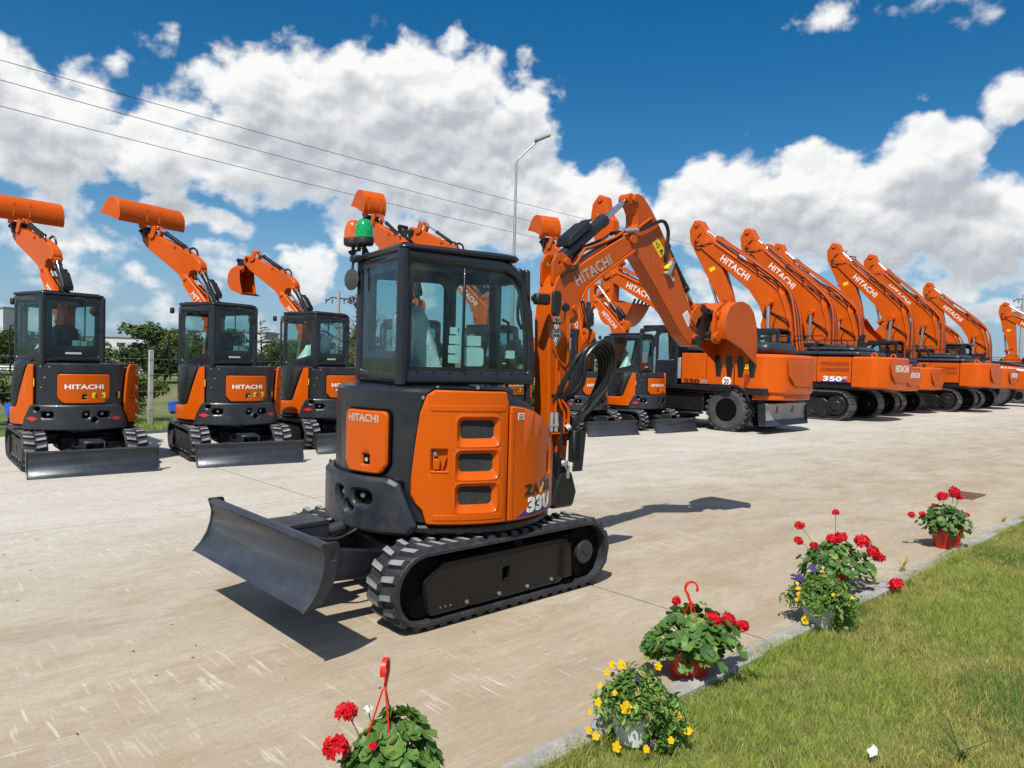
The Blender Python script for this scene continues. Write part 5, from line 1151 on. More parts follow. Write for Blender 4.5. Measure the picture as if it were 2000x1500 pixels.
def big(label, x, y, head, scale=1.0, beta=55, alpha=-108, kappa=-70, model=None, rails=True, boomfoot=(.30, 0, 1.62), bl=1.0, sticker=False, cwtxt=True, wheels=False, track=True, name='crawler_excavator', two_piece=None, al=1.0):
    root = thing(name, label, 'excavator', (x, y, 0), R_(head), 'large excavators in the long row'); root.scale = (scale,) * 3; I = M.Identity(4)
    def part(nm, me, fr=I, *subs):
        o = obj(nm, me, root, fr)
        for s_ in subs: obj(s_[0], s_[1], o, s_[2] if len(s_) > 2 else None)
        return o
    if track:
        for s in (1, -1): part('track', BTRACK, T3(0, 1.30 * s, 0)); part('track_frame', BFRAME, T3(0, 1.30 * s, 0))
        part('carbody', BCAR)
    part('deck', BDECK)
    part('counterweight', BCW, I, ('counterweight_inset', BCWI), ('lifting_eye', BLIFT, T3(0, .9, 0)), ('lifting_eye', BLIFT, T3(0, -.9, 0)), *([('lettering', BCWT)] if cwtxt else []))
    part('side_panel', BSIDE[1, 0], I, ('vent_slats', BVENT), *([('model_lettering', model)] if model else [])); part('side_panel', BSIDE[1, 1]); part('side_panel', BSIDE[-1, 0]); part('side_panel', BSIDE[-1, 1]); part('engine_bay', BENG)
    if sticker: part('warning_sticker', WSTK)
    part('engine_hood', BHOOD); part('exhaust_stack', BEXH)
    if rails: [part('handrail', q) for q in BRAIL]
    part('cab', BCAB); part('cab_window', BCABW)
    b, a = R_(beta), R_(alpha)
    fb = T3(*boomfoot) @ Ry(b) @ M.Scale(bl, 4)
    part('boom', XBOOM, fb, ('boom_pipes', XPIPE), *[('lettering', q) for q in XTXT])
    tip = fb @ BTIP
    fa = M.Translation(tip) @ Ry(a) @ M.Scale(bl * al, 4)
    part('arm', XARM, fa, ('warning_sticker', XASTK), ('bucket_link', XLINK))
    A = fb @ V((2.62, 0, 1.42)); B = fa @ V((-.88, 0, .12)); part('arm_cylinder_barrel', XACB, aim(A, B)); part('arm_cylinder_rod', XACR, aim(B, A))
    for s in (1, -1):
        A = V((boomfoot[0] + .75, .40 * s, 1.30)); B = fb @ V((2.45, .40 * s / bl, .80)); part('boom_cylinder_barrel', XBCB, aim(A, B)); part('boom_cylinder_rod', XBCR, aim(B, A))
    A = fa @ V((-.30, 0, .40)); B = fa @ V((2.58, 0, .46)); part('bucket_cylinder_barrel', XKCB, aim(A, B)); part('bucket_cylinder_rod', XKCR, aim(B, A))
    fk = M.Translation(fa @ V((2.92, 0, 0))) @ Ry(R_(kappa)) @ M.Scale(bl, 4)
    part('bucket', XBUCK, fk, ('tooth_row', XTEETH))
    return root
g = warn(0, 0, .42, .24, 0); g2 = G(); g2.T = T3(-2.62, 1.44, 1.86) @ M.Rotation(PI, 4, 'Z'); g2.v = [tuple(g2.T @ V(p)) for p in g.v]; g2.f = g.f; g2.m = g.m; WSTK = g2.build('warning_sticker', [YELLOW, INK], smooth=0)
RW0 = (10.4, 26.7)
big('tracked excavator marked 350 LC with white lettering on its counterweight', RW0[0], RW0[1], 135, 1.0, 54, -112, -110, M350)
big('tracked excavator tucked in just behind the 350 LC machine, yellow sticker on its counterweight', RW0[0] + 2.35, RW0[1] + 2.7, 135, .88, 60, -112, -110, None, sticker=True, bl=1.14)
big('third tracked excavator of the long row, its body hidden by its neighbours', RW0[0] + 4.7, RW0[1] + 5.2, 135, .88, 57, -105, -110, None, cwtxt=False, bl=1.13)
big('tracked excavator in mid row with a wide plain counterweight', RW0[0] + 8.0, RW0[1] + 7.4, 135, 1.0, 61, -108, -110, None, bl=1.0, cwtxt=False)
big('tracked excavator beside the wheel loader, yellow sticker and lettering on its counterweight', RW0[0] + 11.2, RW0[1] + 10.6, 135, .93, 62, -104, -110, None, sticker=True, bl=1.08)
big('tracked excavator behind the wheel loader with the lowest boom', 27.5, 46.2, 135, .92, 56, -112, -110, None, bl=.90)
big('tracked excavator behind the wheel loader, boom half covered by the taller one in front', 30.2, 49.0, 136, .92, 52, -108, -110, None, bl=1.0)
big('last whole tracked excavator of the row, boom standing free against the clouds', 33.6, 52.0, 135, 1.0, 59, -104, -110, None, bl=1.08)

# ------------------------------------------------------------------ wheeled excavator at the head of the row
def m_wheel(r, w, rim=.53):
    g = G(); g.T = M.Rotation(PI / 2, 4, 'X')
    g.lathe([(r * rim, -w / 2 + .03), (r * .80, -w / 2), (r * .93, -w / 2 + .02), (r, -w / 2 + .06), (r, w / 2 - .06), (r * .93, w / 2 - .02), (r * .80, w / 2), (r * rim, w / 2 - .03)], 36); g.T = None
    n = 22
    for i in range(n):
        for s in (-1, 1):
            a = 2 * PI * (i + (.5 if s > 0 else 0)) / n; g.T = M.Rotation(a, 4, 'Y') @ T3(0, w * .25 * s, r + .008) @ M.Rotation(.45 * s, 4, 'Z'); g.box((0, 0, 0), (.085 * r / .55, w * .50, .05), .012)
    g.T = M.Rotation(PI / 2, 4, 'X'); g.mat(1); k = r * rim
    g.lathe([(k * 1.02, -w / 2 + .02), (k * .96, -w / 2 + .04), (k * .86, -w / 2 + .17), (k * .45, -w / 2 + .19), (k * .42, -w / 2 + .08), (k * .30, -w / 2 + .06), (.001, -w / 2 + .06)], 28); g.lathe([(k * 1.02, w / 2 - .02), (k * .96, w / 2 - .04), (k * .86, w / 2 - .17), (k * .45, w / 2 - .19), (k * .42, w / 2 - .08), (.001, w / 2 - .07)], 28); g.T = None
    for i in range(8):
        a = 2 * PI * i / 8
        for s in (-1, 1): g.cyl((k * .62 * math.cos(a), (w / 2 - .19) * s, k * .62 * math.sin(a)), (k * .62 * math.cos(a), (w / 2 - .15) * s, k * .62 * math.sin(a)), .025, n=6)
    return g.build('wheel', [TYRE, VOIDF], smooth=35, weld=False)
WHEEL = m_wheel(.56, .46)
def wheeled():
    root = thing('wheeled_excavator', 'wheeled excavator with grey rear blade and round 20 sign, first of the row', 'excavator', (5.50, 20.95, 0), R_(135), 'large excavators in the long row'); I = M.Identity(4); S_ = M.Scale(.90, 4)
    def part(nm, me, fr=I, *subs):
        o = obj(nm, me, root, fr)
        for s_ in subs: obj(s_[0], s_[1], o, s_[2] if len(s_) > 2 else None)
        return o
    for x in (-1.35, 1.35):
        for y in (1.05, -1.05): part('wheel', WHEEL, T3(x, y, .565))
    g = G(); g.box((0, 0, .80), (3.2, .9, .42), .05); g.box((-1.35, 0, .56), (.3, 1.7, .3), .05); g.box((1.35, 0, .56), (.3, 1.7, .3), .05); g.cyl((0, 0, .95), (0, 0, 1.18), .6, n=28, bev=.02)
    g.box((0, 1.02, .72), (1.35, .42, .50), .03); g.box((.0, 1.18, .42), (1.2, .22, .04), .01); g.box((.0, 1.10, 1.0), (1.5, .36, .05), .01); g.box((0, -1.02, .72), (1.35, .42, .50), .03); part('chassis', g.build('chassis', BLACK))
    g = G()
    for s in (1,): g.prism(rpoly([(-2.0, .80), (-1.9, 1.08), (-1.65, 1.22), (-.95, 1.22), (-.72, 1.02), (-.76, 1.0), (-.98, 1.17), (-1.62, 1.17), (-1.86, 1.05), (-1.96, .80)], .02), -.24, .24, 'xz', .006)
    me = g.build('mudguard', BLACKM)
    for s in (1, -1): part('mudguard', me, T3(0, 1.05 * s, 0))
    # rear blade
    g = G(); g.prism([(-2.42, .22), (-2.36, .34), (-2.34, .52), (-2.36, .70), (-2.40, .76), (-2.34, .78), (-2.28, .74), (-2.27, .5), (-2.30, .3), (-2.38, .22)], -1.22, 1.22, 'xz', .004); g.mat(1).box((-2.41, 0, .27), (.03, 2.44, .16), .004, M.Rotation(.5, 3, 'Y')); g.mat(2)
    for s in (1, -1): g.box((-2.05, .45 * s, .62), (.62, .14, .2), .02); g.prism(rpoly([(-2.44, .2), (-2.25, .2), (-2.20, .75), (-2.40, .80)], .02), 1.225 * s - .012, 1.225 * s + .012, 'xz', .003)
    part('blade', g.build('blade', [PLATEGREY, GREYP, DARK], smooth=40))
    Z9 = T3(0, 0, .02) @ S_
    part('deck', BDECK, Z9)
    g = G(); g.prism(rpoly([(-1.5, .0), (2.0, 0), (2.0, .12), (-1.5, .12)], .02), 1.24, 1.36, 'xz', .01); part('side_sill', g.build('side_sill', BLACK), T3(0, 0, 1.05))
    cwo_ = rpoly([(-1.55, -1.25), (-1.55, 1.25), (-2.35, 1.22), (-2.72, .85), (-2.78, .3), (-2.78, -.3), (-2.72, -.85), (-2.35, -1.22)], [.02, .02, .3, .3, .3, .3, .3, .3], 6)
    g = G(); g.prism(cwo_, 1.0, 2.02, 'xy', .07); g.prism(off2(ccw([(x if x < -1.7 else -2.0, y) for x, y in cwo_]), .06), .86, 1.02, 'xy', .02); cwp = part('counterweight', g.build('counterweight', ORANGE2, smooth=42))
    g = G(); g.T = T3(-2.785, 0, 1.52) @ M.Rotation(-PI / 2, 4, 'Z'); g.prism(rpoly([(-.75, -.05), (-.4, -.3), (.4, -.3), (.75, -.05), (.8, .35), (-.8, .35)], .05), -.012, .02, 'xz', .008); obj('counterweight_inset', g.build('counterweight_inset', ORANGE2, smooth=40), cwp)
    g = warn(0, 0, .36, .22, 0); g2 = G(); T_ = T3(-1.92, 1.252, 1.74) @ M.Rotation(PI - .03, 4, 'Z'); g2.v = [tuple(T_ @ V(p)) for p in g.v]; g2.f = g.f; g2.m = g.m; obj('warning_sticker', g2.build('warning_sticker', [YELLOW, INK], smooth=0), cwp)
    g = G(); T_ = T3(-1.92, 1.252, 1.36) @ M.Rotation(PI - .03, 4, 'Z'); g.T = T_; g.prism([(-.09, .14), (.10, .14), (-.03, -.20), (-.09, -.20)], -.003, .01, 'xz'); obj('painted_step_recess', g.build('painted_step_recess', pm('recess_shade_orange', (.26, .03, .005), .6, 0, 0, .1, 4), smooth=0), cwp)  # flat patch, recess shade put into its darker orange
    for x0, x1 in ((-1.52, -.74), (-.72, .02)):
        for y0 in (-1.25, 1.20): g = G(); g.prism(rrect(x0, 1.20, x1, 2.02, .03), y0, y0 + .05, 'xz', .012); sp = part('side_panel', g.build('side_panel', ORANGE2, smooth=40))
    g = G(); g.box((-.75, 0, 1.58), (1.55, 2.38, .85), .02); part('engine_bay', g.build('engine_bay', BLACK))
    g = G()
    for z in (1.86, 1.72):
        for i in range(7): g.box((-1.48 + i * .04, 1.253, z), (.018, .01, .11), .003)
    obj('vent_slats', g.build('vent_slats', VOID, smooth=0), sp)
    g = G(); g.T = T3(-.38, 1.256, 1.27) @ M.Rotation(PI, 4, 'Z'); g.text('220', .48, .13, T3(-.08, 0, 0), bold=.05); g.mat(1).text('W', .24, .13, T3(.30, 0, 0), bold=.03); obj('model_lettering', g.build('model_lettering', [pm('oxblood_ink', (.06, .012, .01), .5), SILVER], smooth=0), sp)
    g = G(); g.T = T3(-1.34, 1.262, 1.30) @ M.Rotation(PI, 4, 'Z'); g.cyl((0, .008, 0), (0, -.004, 0), .125, n=28); g.mat(1).text('20', .13, .13, T3(0, -.007, 0), bold=.02); obj('speed_sign', g.build('speed_sign', [PLAINW, INK], smooth=0), sp)
    g = G(); q = rpoly([(.06, 1.32), (1.28, 1.30), (1.10, 1.48), (.62, 1.78), (.06, 1.90)], [.02, .05, .1, .2, .03], 5); g.prism(q, 1.18, 1.25, 'xz', .02); part('silver_fender', g.build('silver_fender', SILVER, smooth=40))
    g = G(); g.prism(rpoly([(-1.55, -1.1), (.05, -1.1), (.05, 1.1), (-1.55, 1.1)], .2), 2.02, 2.22, 'xy', .08); g.prism(rpoly([(-2.3, -.8), (-.2, -.8), (-.2, .9), (-2.3, .9)], .25), 2.0, 2.34, 'xy', .12); part('engine_hood', g.build('engine_hood', DARK2, smooth=50))
    g = G(); g.tube([(-1.6, .55, 2.2), (-1.6, .55, 2.5), (-1.65, .55, 2.62), (-1.75, .55, 2.72)], [.14, .13, .11, .07], 12, 3); part('exhaust_stack', g.build('exhaust_stack', BLACK))
    for q in ((-.6, .0, 1.0, 2.1, .45), (-1.2, -.65, 1.0, 2.1, .35), (-1.0, .1, -.9, 2.1, .4)): g = G(); rail(g, *q); part('handrail', g.build('handrail', BLACKM))
    part('cab', BCAB, Z9); part('cab_window', BCABW, Z9)
    fb = T3(.2, 0, 1.55) @ Ry(R_(43)) @ M.Scale(.70, 4); part('boom', XBOOM, fb, ('boom_pipes', XPIPE), *[('lettering', q) for q in XTXT]); tip = fb @ BTIP
    f2 = M.Translation(tip) @ Ry(R_(78)) @ M.Scale(.62, 4)
    g = G(); g.prism(rpoly([(-.25, -.3), (.3, -.35), (2.6, -.25), (2.95, 0), (2.6, .3), (.6, .5), (-.1, .3)], .15, 5), -.2, .2, 'xz', .015); part('upper_boom', g.build('upper_boom', ORANGE2, smooth=40), f2)
    t2 = f2 @ V((2.75, 0, 0)); fa = M.Translation(t2) @ Ry(R_(-96)) @ M.Scale(.86, 4); part('arm', XARM, fa, ('warning_sticker', XASTK), ('bucket_link', XLINK))
    A = fb @ V((2.62, 0, 1.42)); B = f2 @ V((.6, 0, .55)); part('boom_adjust_barrel', XACB, aim(A, B)); A = f2 @ V((.5, 0, .5)); B = fa @ V((-.88, 0, .12)); part('arm_cylinder_barrel', XKCB, aim(A, B)); part('arm_cylinder_rod', XKCR, aim(B, A))
    for s in (1, -1):
        A = V((.9, .30 * s, 1.25)); B = fb @ V((2.45, .42 * s, .86)); part('boom_cylinder_barrel', XKCB, aim(A, B)); part('boom_cylinder_rod', XBCR, aim(B, A))
    A = fa @ V((-.3, 0, .40)); B = fa @ V((2.58, 0, .46)); part('bucket_cylinder_barrel', XKCB, aim(A, B)); part('bucket_cylinder_rod', XKCR, aim(B, A))
    part('bucket', XBUCK, M.Translation(fa @ V((2.92, 0, 0))) @ Ry(R_(-150)) @ M.Scale(.75, 4), ('tooth_row', XTEETH))
wheeled()

# ------------------------------------------------------------------ machines at the far end of the row
def loader():
    root = thing('wheel_loader', 'orange wheel loader with big tyres and dark bonnet at the right edge', 'wheel loader', (24.75, 40.7, 0), R_(138)); I = M.Identity(4)
    W2 = m_wheel(.80, .60)
    def part(nm, g, mat, *subs):
        o = obj(nm, g.build(nm, mat, smooth=40) if isinstance(g, G) else g, root, I)
        for a, b, c in subs: obj(a, b.build(a, c, smooth=40), o)
        return o
    for x in (-1.6, 1.6):
        for y in (-1.0, 1.0): obj('wheel', W2, root, T3(x, y, .82))
    g = G(); g.prism(rpoly([(-3.3, .9), (-3.35, 1.7), (-3.0, 2.05), (-1.0, 2.25), (-.4, 2.25), (-.4, .9)], .12, 4), -.75, .75, 'xz', .05)
    v = G(); [v.box((-2.55 + .0 * i, .76, 1.75 - .32 * i), (.4, .03, .24), .02) for i in range(2)]
    s_ = G(); s_.prism(rpoly([(-3.1, 1.95), (-1.0, 2.2), (-.5, 2.2), (-.5, 2.1), (-1.0, 2.08), (-3.0, 1.85)], .02), .75, .765, 'xz', .004)
    part('bonnet', g, ORANGE2, ('side_vent', v, VOID), ('white_stripe', s_, PLAINW))
    g = G(); g.prism(rpoly([(-3.0, 2.05), (-.5, 2.28), (-.5, 2.42), (-2.2, 2.35), (-3.0, 2.15)], .05), -.7, .7, 'xz', .03); part('bonnet_top', g, DARK2)
    g = G(); g.box((-3.35, 0, 1.0), (.35, 2.1, .6), .08); part('counterweight', g, ORANGE2)
    g = G(); g.box((0, 0, .95), (3.6, .9, .5), .06); part('chassis', g, BLACK)
    for x in (-1.6, 1.6):
        for y in (-1.0, 1.0): g = G(); g.prism(rpoly([(x - 1.0, 1.1), (x - .85, 1.6), (x - .5, 1.85), (x + .5, 1.85), (x + .6, 1.75), (x - .4, 1.75), (x - .75, 1.5), (x - .9, 1.1)], .04), y - .32, y + .32, 'xz', .01); part('mudguard', g, BLACKM)
    g = G(); o = rpoly([(-.4, 1.3), (1.0, 1.3), (1.15, 2.0), (.95, 3.2), (-.3, 3.2)], .08); h = rpoly([(-.25, 1.9), (.95, 1.9), (.8, 3.05), (-.2, 3.05)], .06)
    for y in (-.75, .70): g.prism(o, y, y + .05, 'xz', .01, [h])
    g.box((.3, 0, 3.24), (1.5, 1.6, .10), .03); g.box((-.36, 0, 1.7), (.06, 1.4, .8), .01); g.box((.3, 0, 1.7), (.5, .5, .7), .08); part('cab', g, DARK)
    g = G()
    for y in (-.73, .72): g.prism(off2(ccw(h), -.01), y, y + .006, 'xz')
    part('cab_window', g, GLASS)
    g = G()
    for s in (-1, 1): g.prism(rpoly([(.9, 1.6), (1.2, 1.9), (2.2, 1.5), (3.1, .6), (2.9, .4), (1.9, 1.2)], .1), s * .5 - .08, s * .5 + .08, 'xz', .02)
    part('lift_arm', g, ORANGE2)
    g = G(); g.prism(rpoly([(3.0, .2), (3.9, .15), (3.5, .35), (3.25, .7), (3.3, 1.2), (3.1, 1.25), (2.95, .7)], .06), -1.35, 1.35, 'xz', .01); part('bucket', g, DARK2)
loader()
big('tracked excavator beyond the wheel loader with its arm hanging straight down', 38.4, 49.8, 137, 1.0, 47, -98, -110, None, bl=.95)

# a compact loader with black lift arms behind the wheel loader
def skid():
    root = thing('compact_loader', 'small orange loader with black lift arms lettered HIT, partly hidden at the far right', 'loader', (29.6, 44.0, 0), R_(140)); Wm = m_wheel(.45, .35)
    for x in (-.6, .6):
        for y in (-.75, .75): obj('wheel', Wm, root, T3(x, y, .46))
    g = G(); g.prism(rpoly([(-1.3, .5), (1.0, .5), (1.2, 1.3), (-.2, 1.5), (-1.3, 1.8)], .1), -.55, .55, 'xz', .04); obj('body', g.build('body', ORANGE2, smooth=40), root)
    g = G()
    for y in (-.55, .5): g.prism(rpoly([(-.3, 1.4), (.8, 1.4), (.7, 2.4), (-.3, 2.4)], .06), y, y + .05, 'xz', .01, [rpoly([(-.15, 1.6), (.65, 1.6), (.58, 2.28), (-.15, 2.28)], .05)])
    g.box((.2, 0, 2.43), (1.1, 1.15, .08), .02); obj('cab', g.build('cab', ORANGE2, smooth=40), root)
    for s in (1, -1):
        g = G(); g.prism(rpoly([(-1.5, 1.7), (-1.3, 2.25), (-.6, 2.4), (1.0, 1.95), (1.9, 1.1), (1.7, .95), (.9, 1.65), (-.6, 2.05), (-1.2, 1.65)], .1), .68 * s - .08, .68 * s + .08, 'xz', .02); a = obj('lift_arm', g.build('lift_arm', BLACK, smooth=40), root)
        if s > 0: g = G(); g.T = T3(-.5, .765, 2.18) @ M.Rotation(PI, 4, 'Z'); g.text('HIT', .5, .2); obj('lettering', g.build('lettering', WHITE, smooth=0), a)
    g = G(); g.prism(rpoly([(1.8, .25), (2.5, .2), (2.1, .45), (2.0, 1.0), (1.85, 1.0)], .04), -.8, .8, 'xz', .01); obj('bucket', g.build('bucket', BLACK, smooth=40), root)
skid()

# ------------------------------------------------------------------ flowers by the kerb
LEAFG = [leafmat('geranium_leaf', (.075, .165, .035), .25, .45, .25, 14), leafmat('geranium_leaf_light', (.125, .23, .050), .3, .45, .25, 14), leafmat('geranium_leaf_yellowed', (.25, .31, .06), .3, .5, .25, 14), leafmat('geranium_leaf_dark', (.045, .11, .028), .2, .5, .25, 14)]
PETAL = leafmat('red_petal', (.62, .006, .016), .25, .55, .25, 30); PETW = leafmat('white_petal', (.78, .76, .76), .2, .6, .05, 30)
PETY = leafmat('yellow_petal', (.82, .52, .008), .25, .55, .12, 30); PETV = leafmat('violet_petal', (.09, .04, .24), .2, .6, .3, 30)
STEM = leafmat('plant_stem', (.11, .17, .04), .1, .6, .2, 10)
POTRED = pm('red_plastic_pot', (.48, .018, .012), .35, 0, .1, .08, 6); POTWHITE = pm('white_plastic_pot', (.66, .67, .66), .4, 0, 0, .06, 5, dust=.3, dcol=(.45, .43, .38)); POTGREY = pm('grey_plastic_pot', (.50, .53, .53), .45, 0, 0, .08, 5, dust=.2, dcol=(.35, .33, .3))
HANG = pm('red_hanger_plastic', (.66, .022, .010), .35, 0, .1, .05, 9); SOIL = pm('potting_soil', (.035, .025, .018), .95, 0, 0, .4, 30, bump=.8, bscale=50)
def gleaf(sd):
    rnd = random.Random(sd); n = 20; vs = [(0, 0, 0)]; fs = []
    for ring, rr in ((0, .5), (1, 1.0)):
        for i in range(n + 1):
            a = R_(-160) + R_(320) * i / n; lob = 1 - .13 * abs(math.sin(a * 3.2)) ** 2 + rnd.uniform(-.03, .03); r = rr * (lob if ring else 1)
            vs.append((r * math.cos(a) * .5, r * math.sin(a) * .5, (.10 * rr * math.cos(a * 6.4) * .8 + .22 * rr * rr + rnd.uniform(-.04, .04) * rr) * .5))
    for i in range(n): fs += [(0, 1 + i, 2 + i), (1 + i, n + 2 + i, n + 3 + i, 2 + i)]
    g = G(); g.add(vs, fs); return g
GLEAF = [[gleaf(k).build('leaf', m, smooth=50) for k in range(2)] for m in LEAFG]
def fhead(sd, mat, n=40):
    """round head of many small flowers"""
    rnd = random.Random(sd); g = G()
    for i in range(n):
        z = 1 - 1.6 * (i + .5) / n; a = i * 2.4 + rnd.uniform(-.4, .4); r = math.sqrt(max(0, 1 - z * z)); c = V((r * math.cos(a) * 1.15, r * math.sin(a), z * .8)) * rnd.uniform(.65, 1.15); q = (c + V((rnd.uniform(-.3, .3), rnd.uniform(-.3, .3), rnd.uniform(-.1, .3)))).to_track_quat('Z', 'Y').to_matrix()
        for k in range(5):
            b = 2 * PI * k / 5 + rnd.uniform(-.2, .2); w = rnd.uniform(.16, .24); L = rnd.uniform(.42, .62)
            ps = [(0, 0, 0), (L * .6 * math.cos(b - .5), L * .6 * math.sin(b - .5), .08), (L * math.cos(b), L * math.sin(b), rnd.uniform(-.02, .16)), (L * .6 * math.cos(b + .5), L * .6 * math.sin(b + .5), .08)]
            g.add([c * .78 + q @ V(p) for p in ps], [(0, 1, 2, 3)])
    return g.build('flower_head', mat, smooth=0)
FHEAD = [fhead(k, PETAL) for k in range(3)]; FWH = fhead(9, PETW, 9)
def pot(r0, r1, h, mat): g = G(); g.lathe([(r0 * .2, .0), (r0, .0), (r0 * 1.02, .01), (r1, h - .025), (r1 * 1.06, h - .022), (r1 * 1.07, h), (r1 * 1.0, h), (r1 * .94, h - .03), (.001, h - .032)], 28); me = g.build('pot', mat, smooth=40); return me
def hanger(h, top, rot):
    g = G()
    for k in range(3):
        a = rot + 2 * PI * k / 3; g.tube([(.10 * math.cos(a), .10 * math.sin(a), 0), (.055 * math.cos(a), .055 * math.sin(a), h * .5), (.006 * math.cos(a), .006 * math.sin(a), h)], .0035, 5, 4)
    d = V((math.cos(top), math.sin(top), 0)); P = []; 
    for i in range(13):
        t_ = i / 12; a = -PI * .30 + t_ * PI * 1.45; P.append(V((0, 0, h + .075)) + d * (.033 * math.cos(a)) + V((0, 0, .036 * math.sin(a))))
    P = [V((0, 0, h - .005)), V((0, 0, h + .02)) + d * .012] + P; sd = V((-d.y, d.x, 0)) * .009; rg = []
    for i, p in enumerate(P):
        t2 = (P[min(i + 1, len(P) - 1)] - P[max(i - 1, 0)]).normalized(); nn = t2.cross(sd.normalized()).normalized() * .0045 * (1.5 if i < 4 else 1.0); w = sd * (1.0 if i > 1 else .6); rg.append([p - w - nn, p + w - nn, p + w + nn, p - w + nn])
    g.loft(rg); return g.build('hanger', HANG, smooth=40)
def geranium(label, x, y, z, heads, potmat=POTRED, n=95, R=.17, H=.24, leaf=.062, hang=None, seed=1, poth=.13, potr=(.075, .105), lean=(0, 0), mix=(.45, .25, .06), shape=None):
    rnd = random.Random(seed); root = thing('potted_geranium', label, 'potted plant', (x, y, z), 0, 'flower pots along the kerb')
    p = obj('pot', pot(potr[0], potr[1], poth, potmat), root); g = G(); g.cyl((0, 0, poth - .034), (0, 0, poth - .028), potr[1] * .92, n=20); obj('soil', g.build('soil', SOIL), p)
    st = G(); pts = []
    for i in range(n):
        a = rnd.uniform(0, 2 * PI); q = math.sqrt(rnd.random()); zz = rnd.random()
        rr = R * (.35 + .65 * q) * (1.05 - .45 * (zz - .45) ** 2 * 4) * (.82 + .30 * abs(math.sin(a * 1.5 + seed))) * rnd.uniform(.85, 1.18); xx = rr * math.cos(a) + lean[0] * zz; yy = rr * math.sin(a) * .9 + lean[1] * zz; h = poth - .02 + H * zz * (1.1 - .35 * q) + (.0 if q < .8 else -.045)
        if shape: xx *= shape[0]; yy *= shape[1]
        s_ = leaf * rnd.uniform(.6, 1.25); out = V((math.cos(a) * (.3 + q), math.sin(a) * (.3 + q), .55 + zz * .6)).normalized(); out = (out + V((rnd.uniform(-.35, .35), rnd.uniform(-.35, .35), rnd.uniform(-.2, .3)))).normalized()
        mm = M.Translation((xx, yy, h)) @ out.to_track_quat('Z', 'Y').to_matrix().to_4x4() @ M.Rotation(rnd.uniform(0, 6.28), 4, 'Z') @ M.Scale(s_ * 1.25, 4)
        u = rnd.random(); k = 0 if u < mix[0] else 1 if u < mix[0] + mix[1] else 2 if u < mix[0] + mix[1] + mix[2] else 3
        obj('leaf', GLEAF[k][rnd.randrange(2)], root, mm)
        if i % 3 == 0: st.tube([(rnd.uniform(-.03, .03), rnd.uniform(-.03, .03), poth - .03), (xx * .5, yy * .5, poth + (h - poth) * .6), (xx, yy, h)], .0028, 4, 3)
    for i, (dx, dy, dz, s_, wh) in enumerate(heads):
        st.tube([(dx * .25, dy * .25, poth), (dx * .7, dy * .7, poth + (dz - poth) * .7), (dx, dy, dz)], .0025, 4, 3)
        obj('flower_head', FWH if wh else FHEAD[i % 3], root, M.Translation((dx, dy, dz)) @ M.Rotation(rnd.uniform(-.5, .5), 4, 'X') @ M.Rotation(rnd.uniform(0, 6), 4, 'Z') @ M.Scale(s_, 4))
    obj('stems', st.build('stems', STEM), root)
    if hang: obj('hanger', hanger(*hang), root, T3(0, 0, poth - .01))
    return root
SMALLG = [leafmat('pansy_leaf', (.12, .23, .045), .3, .5, .3, 20), leafmat('pansy_leaf_light', (.24, .34, .09), .3, .5, .3, 20), leafmat('pansy_leaf_deep', (.065, .14, .035), .25, .5, .3, 20), leafmat('pansy_leaf_dry', (.30, .25, .09), .2, .6, .3, 20)]
def pansy_flower(sd, mats):
    rnd = random.Random(sd); g = G()
    for k in range(5):
        b = R_(90) + 2 * PI * k / 5; g.cm = 1 if (k in (1, 4) and len(mats) > 1) else 0; L = 1.0 if k else 1.15; n = 6; vs = [(0, 0, 0)]
        for i in range(n + 1):
            t_ = -1 + 2 * i / n; a = b + t_ * .62; r = L * (1 - .25 * abs(t_) ** 3); vs.append((r * math.cos(a), r * math.sin(a), .12 * math.sin(i * 2.0 + k) + rnd.uniform(-.05, .05)))
        g.add(vs, [(0, i + 1, i + 2) for i in range(n)])
    return g.build('pansy_flower', mats, smooth=0)
PANY = [pansy_flower(k, [PETY]) for k in range(2)]; PANV = pansy_flower(5, [PETY, PETV]); PANVV = pansy_flower(6, [PETV])
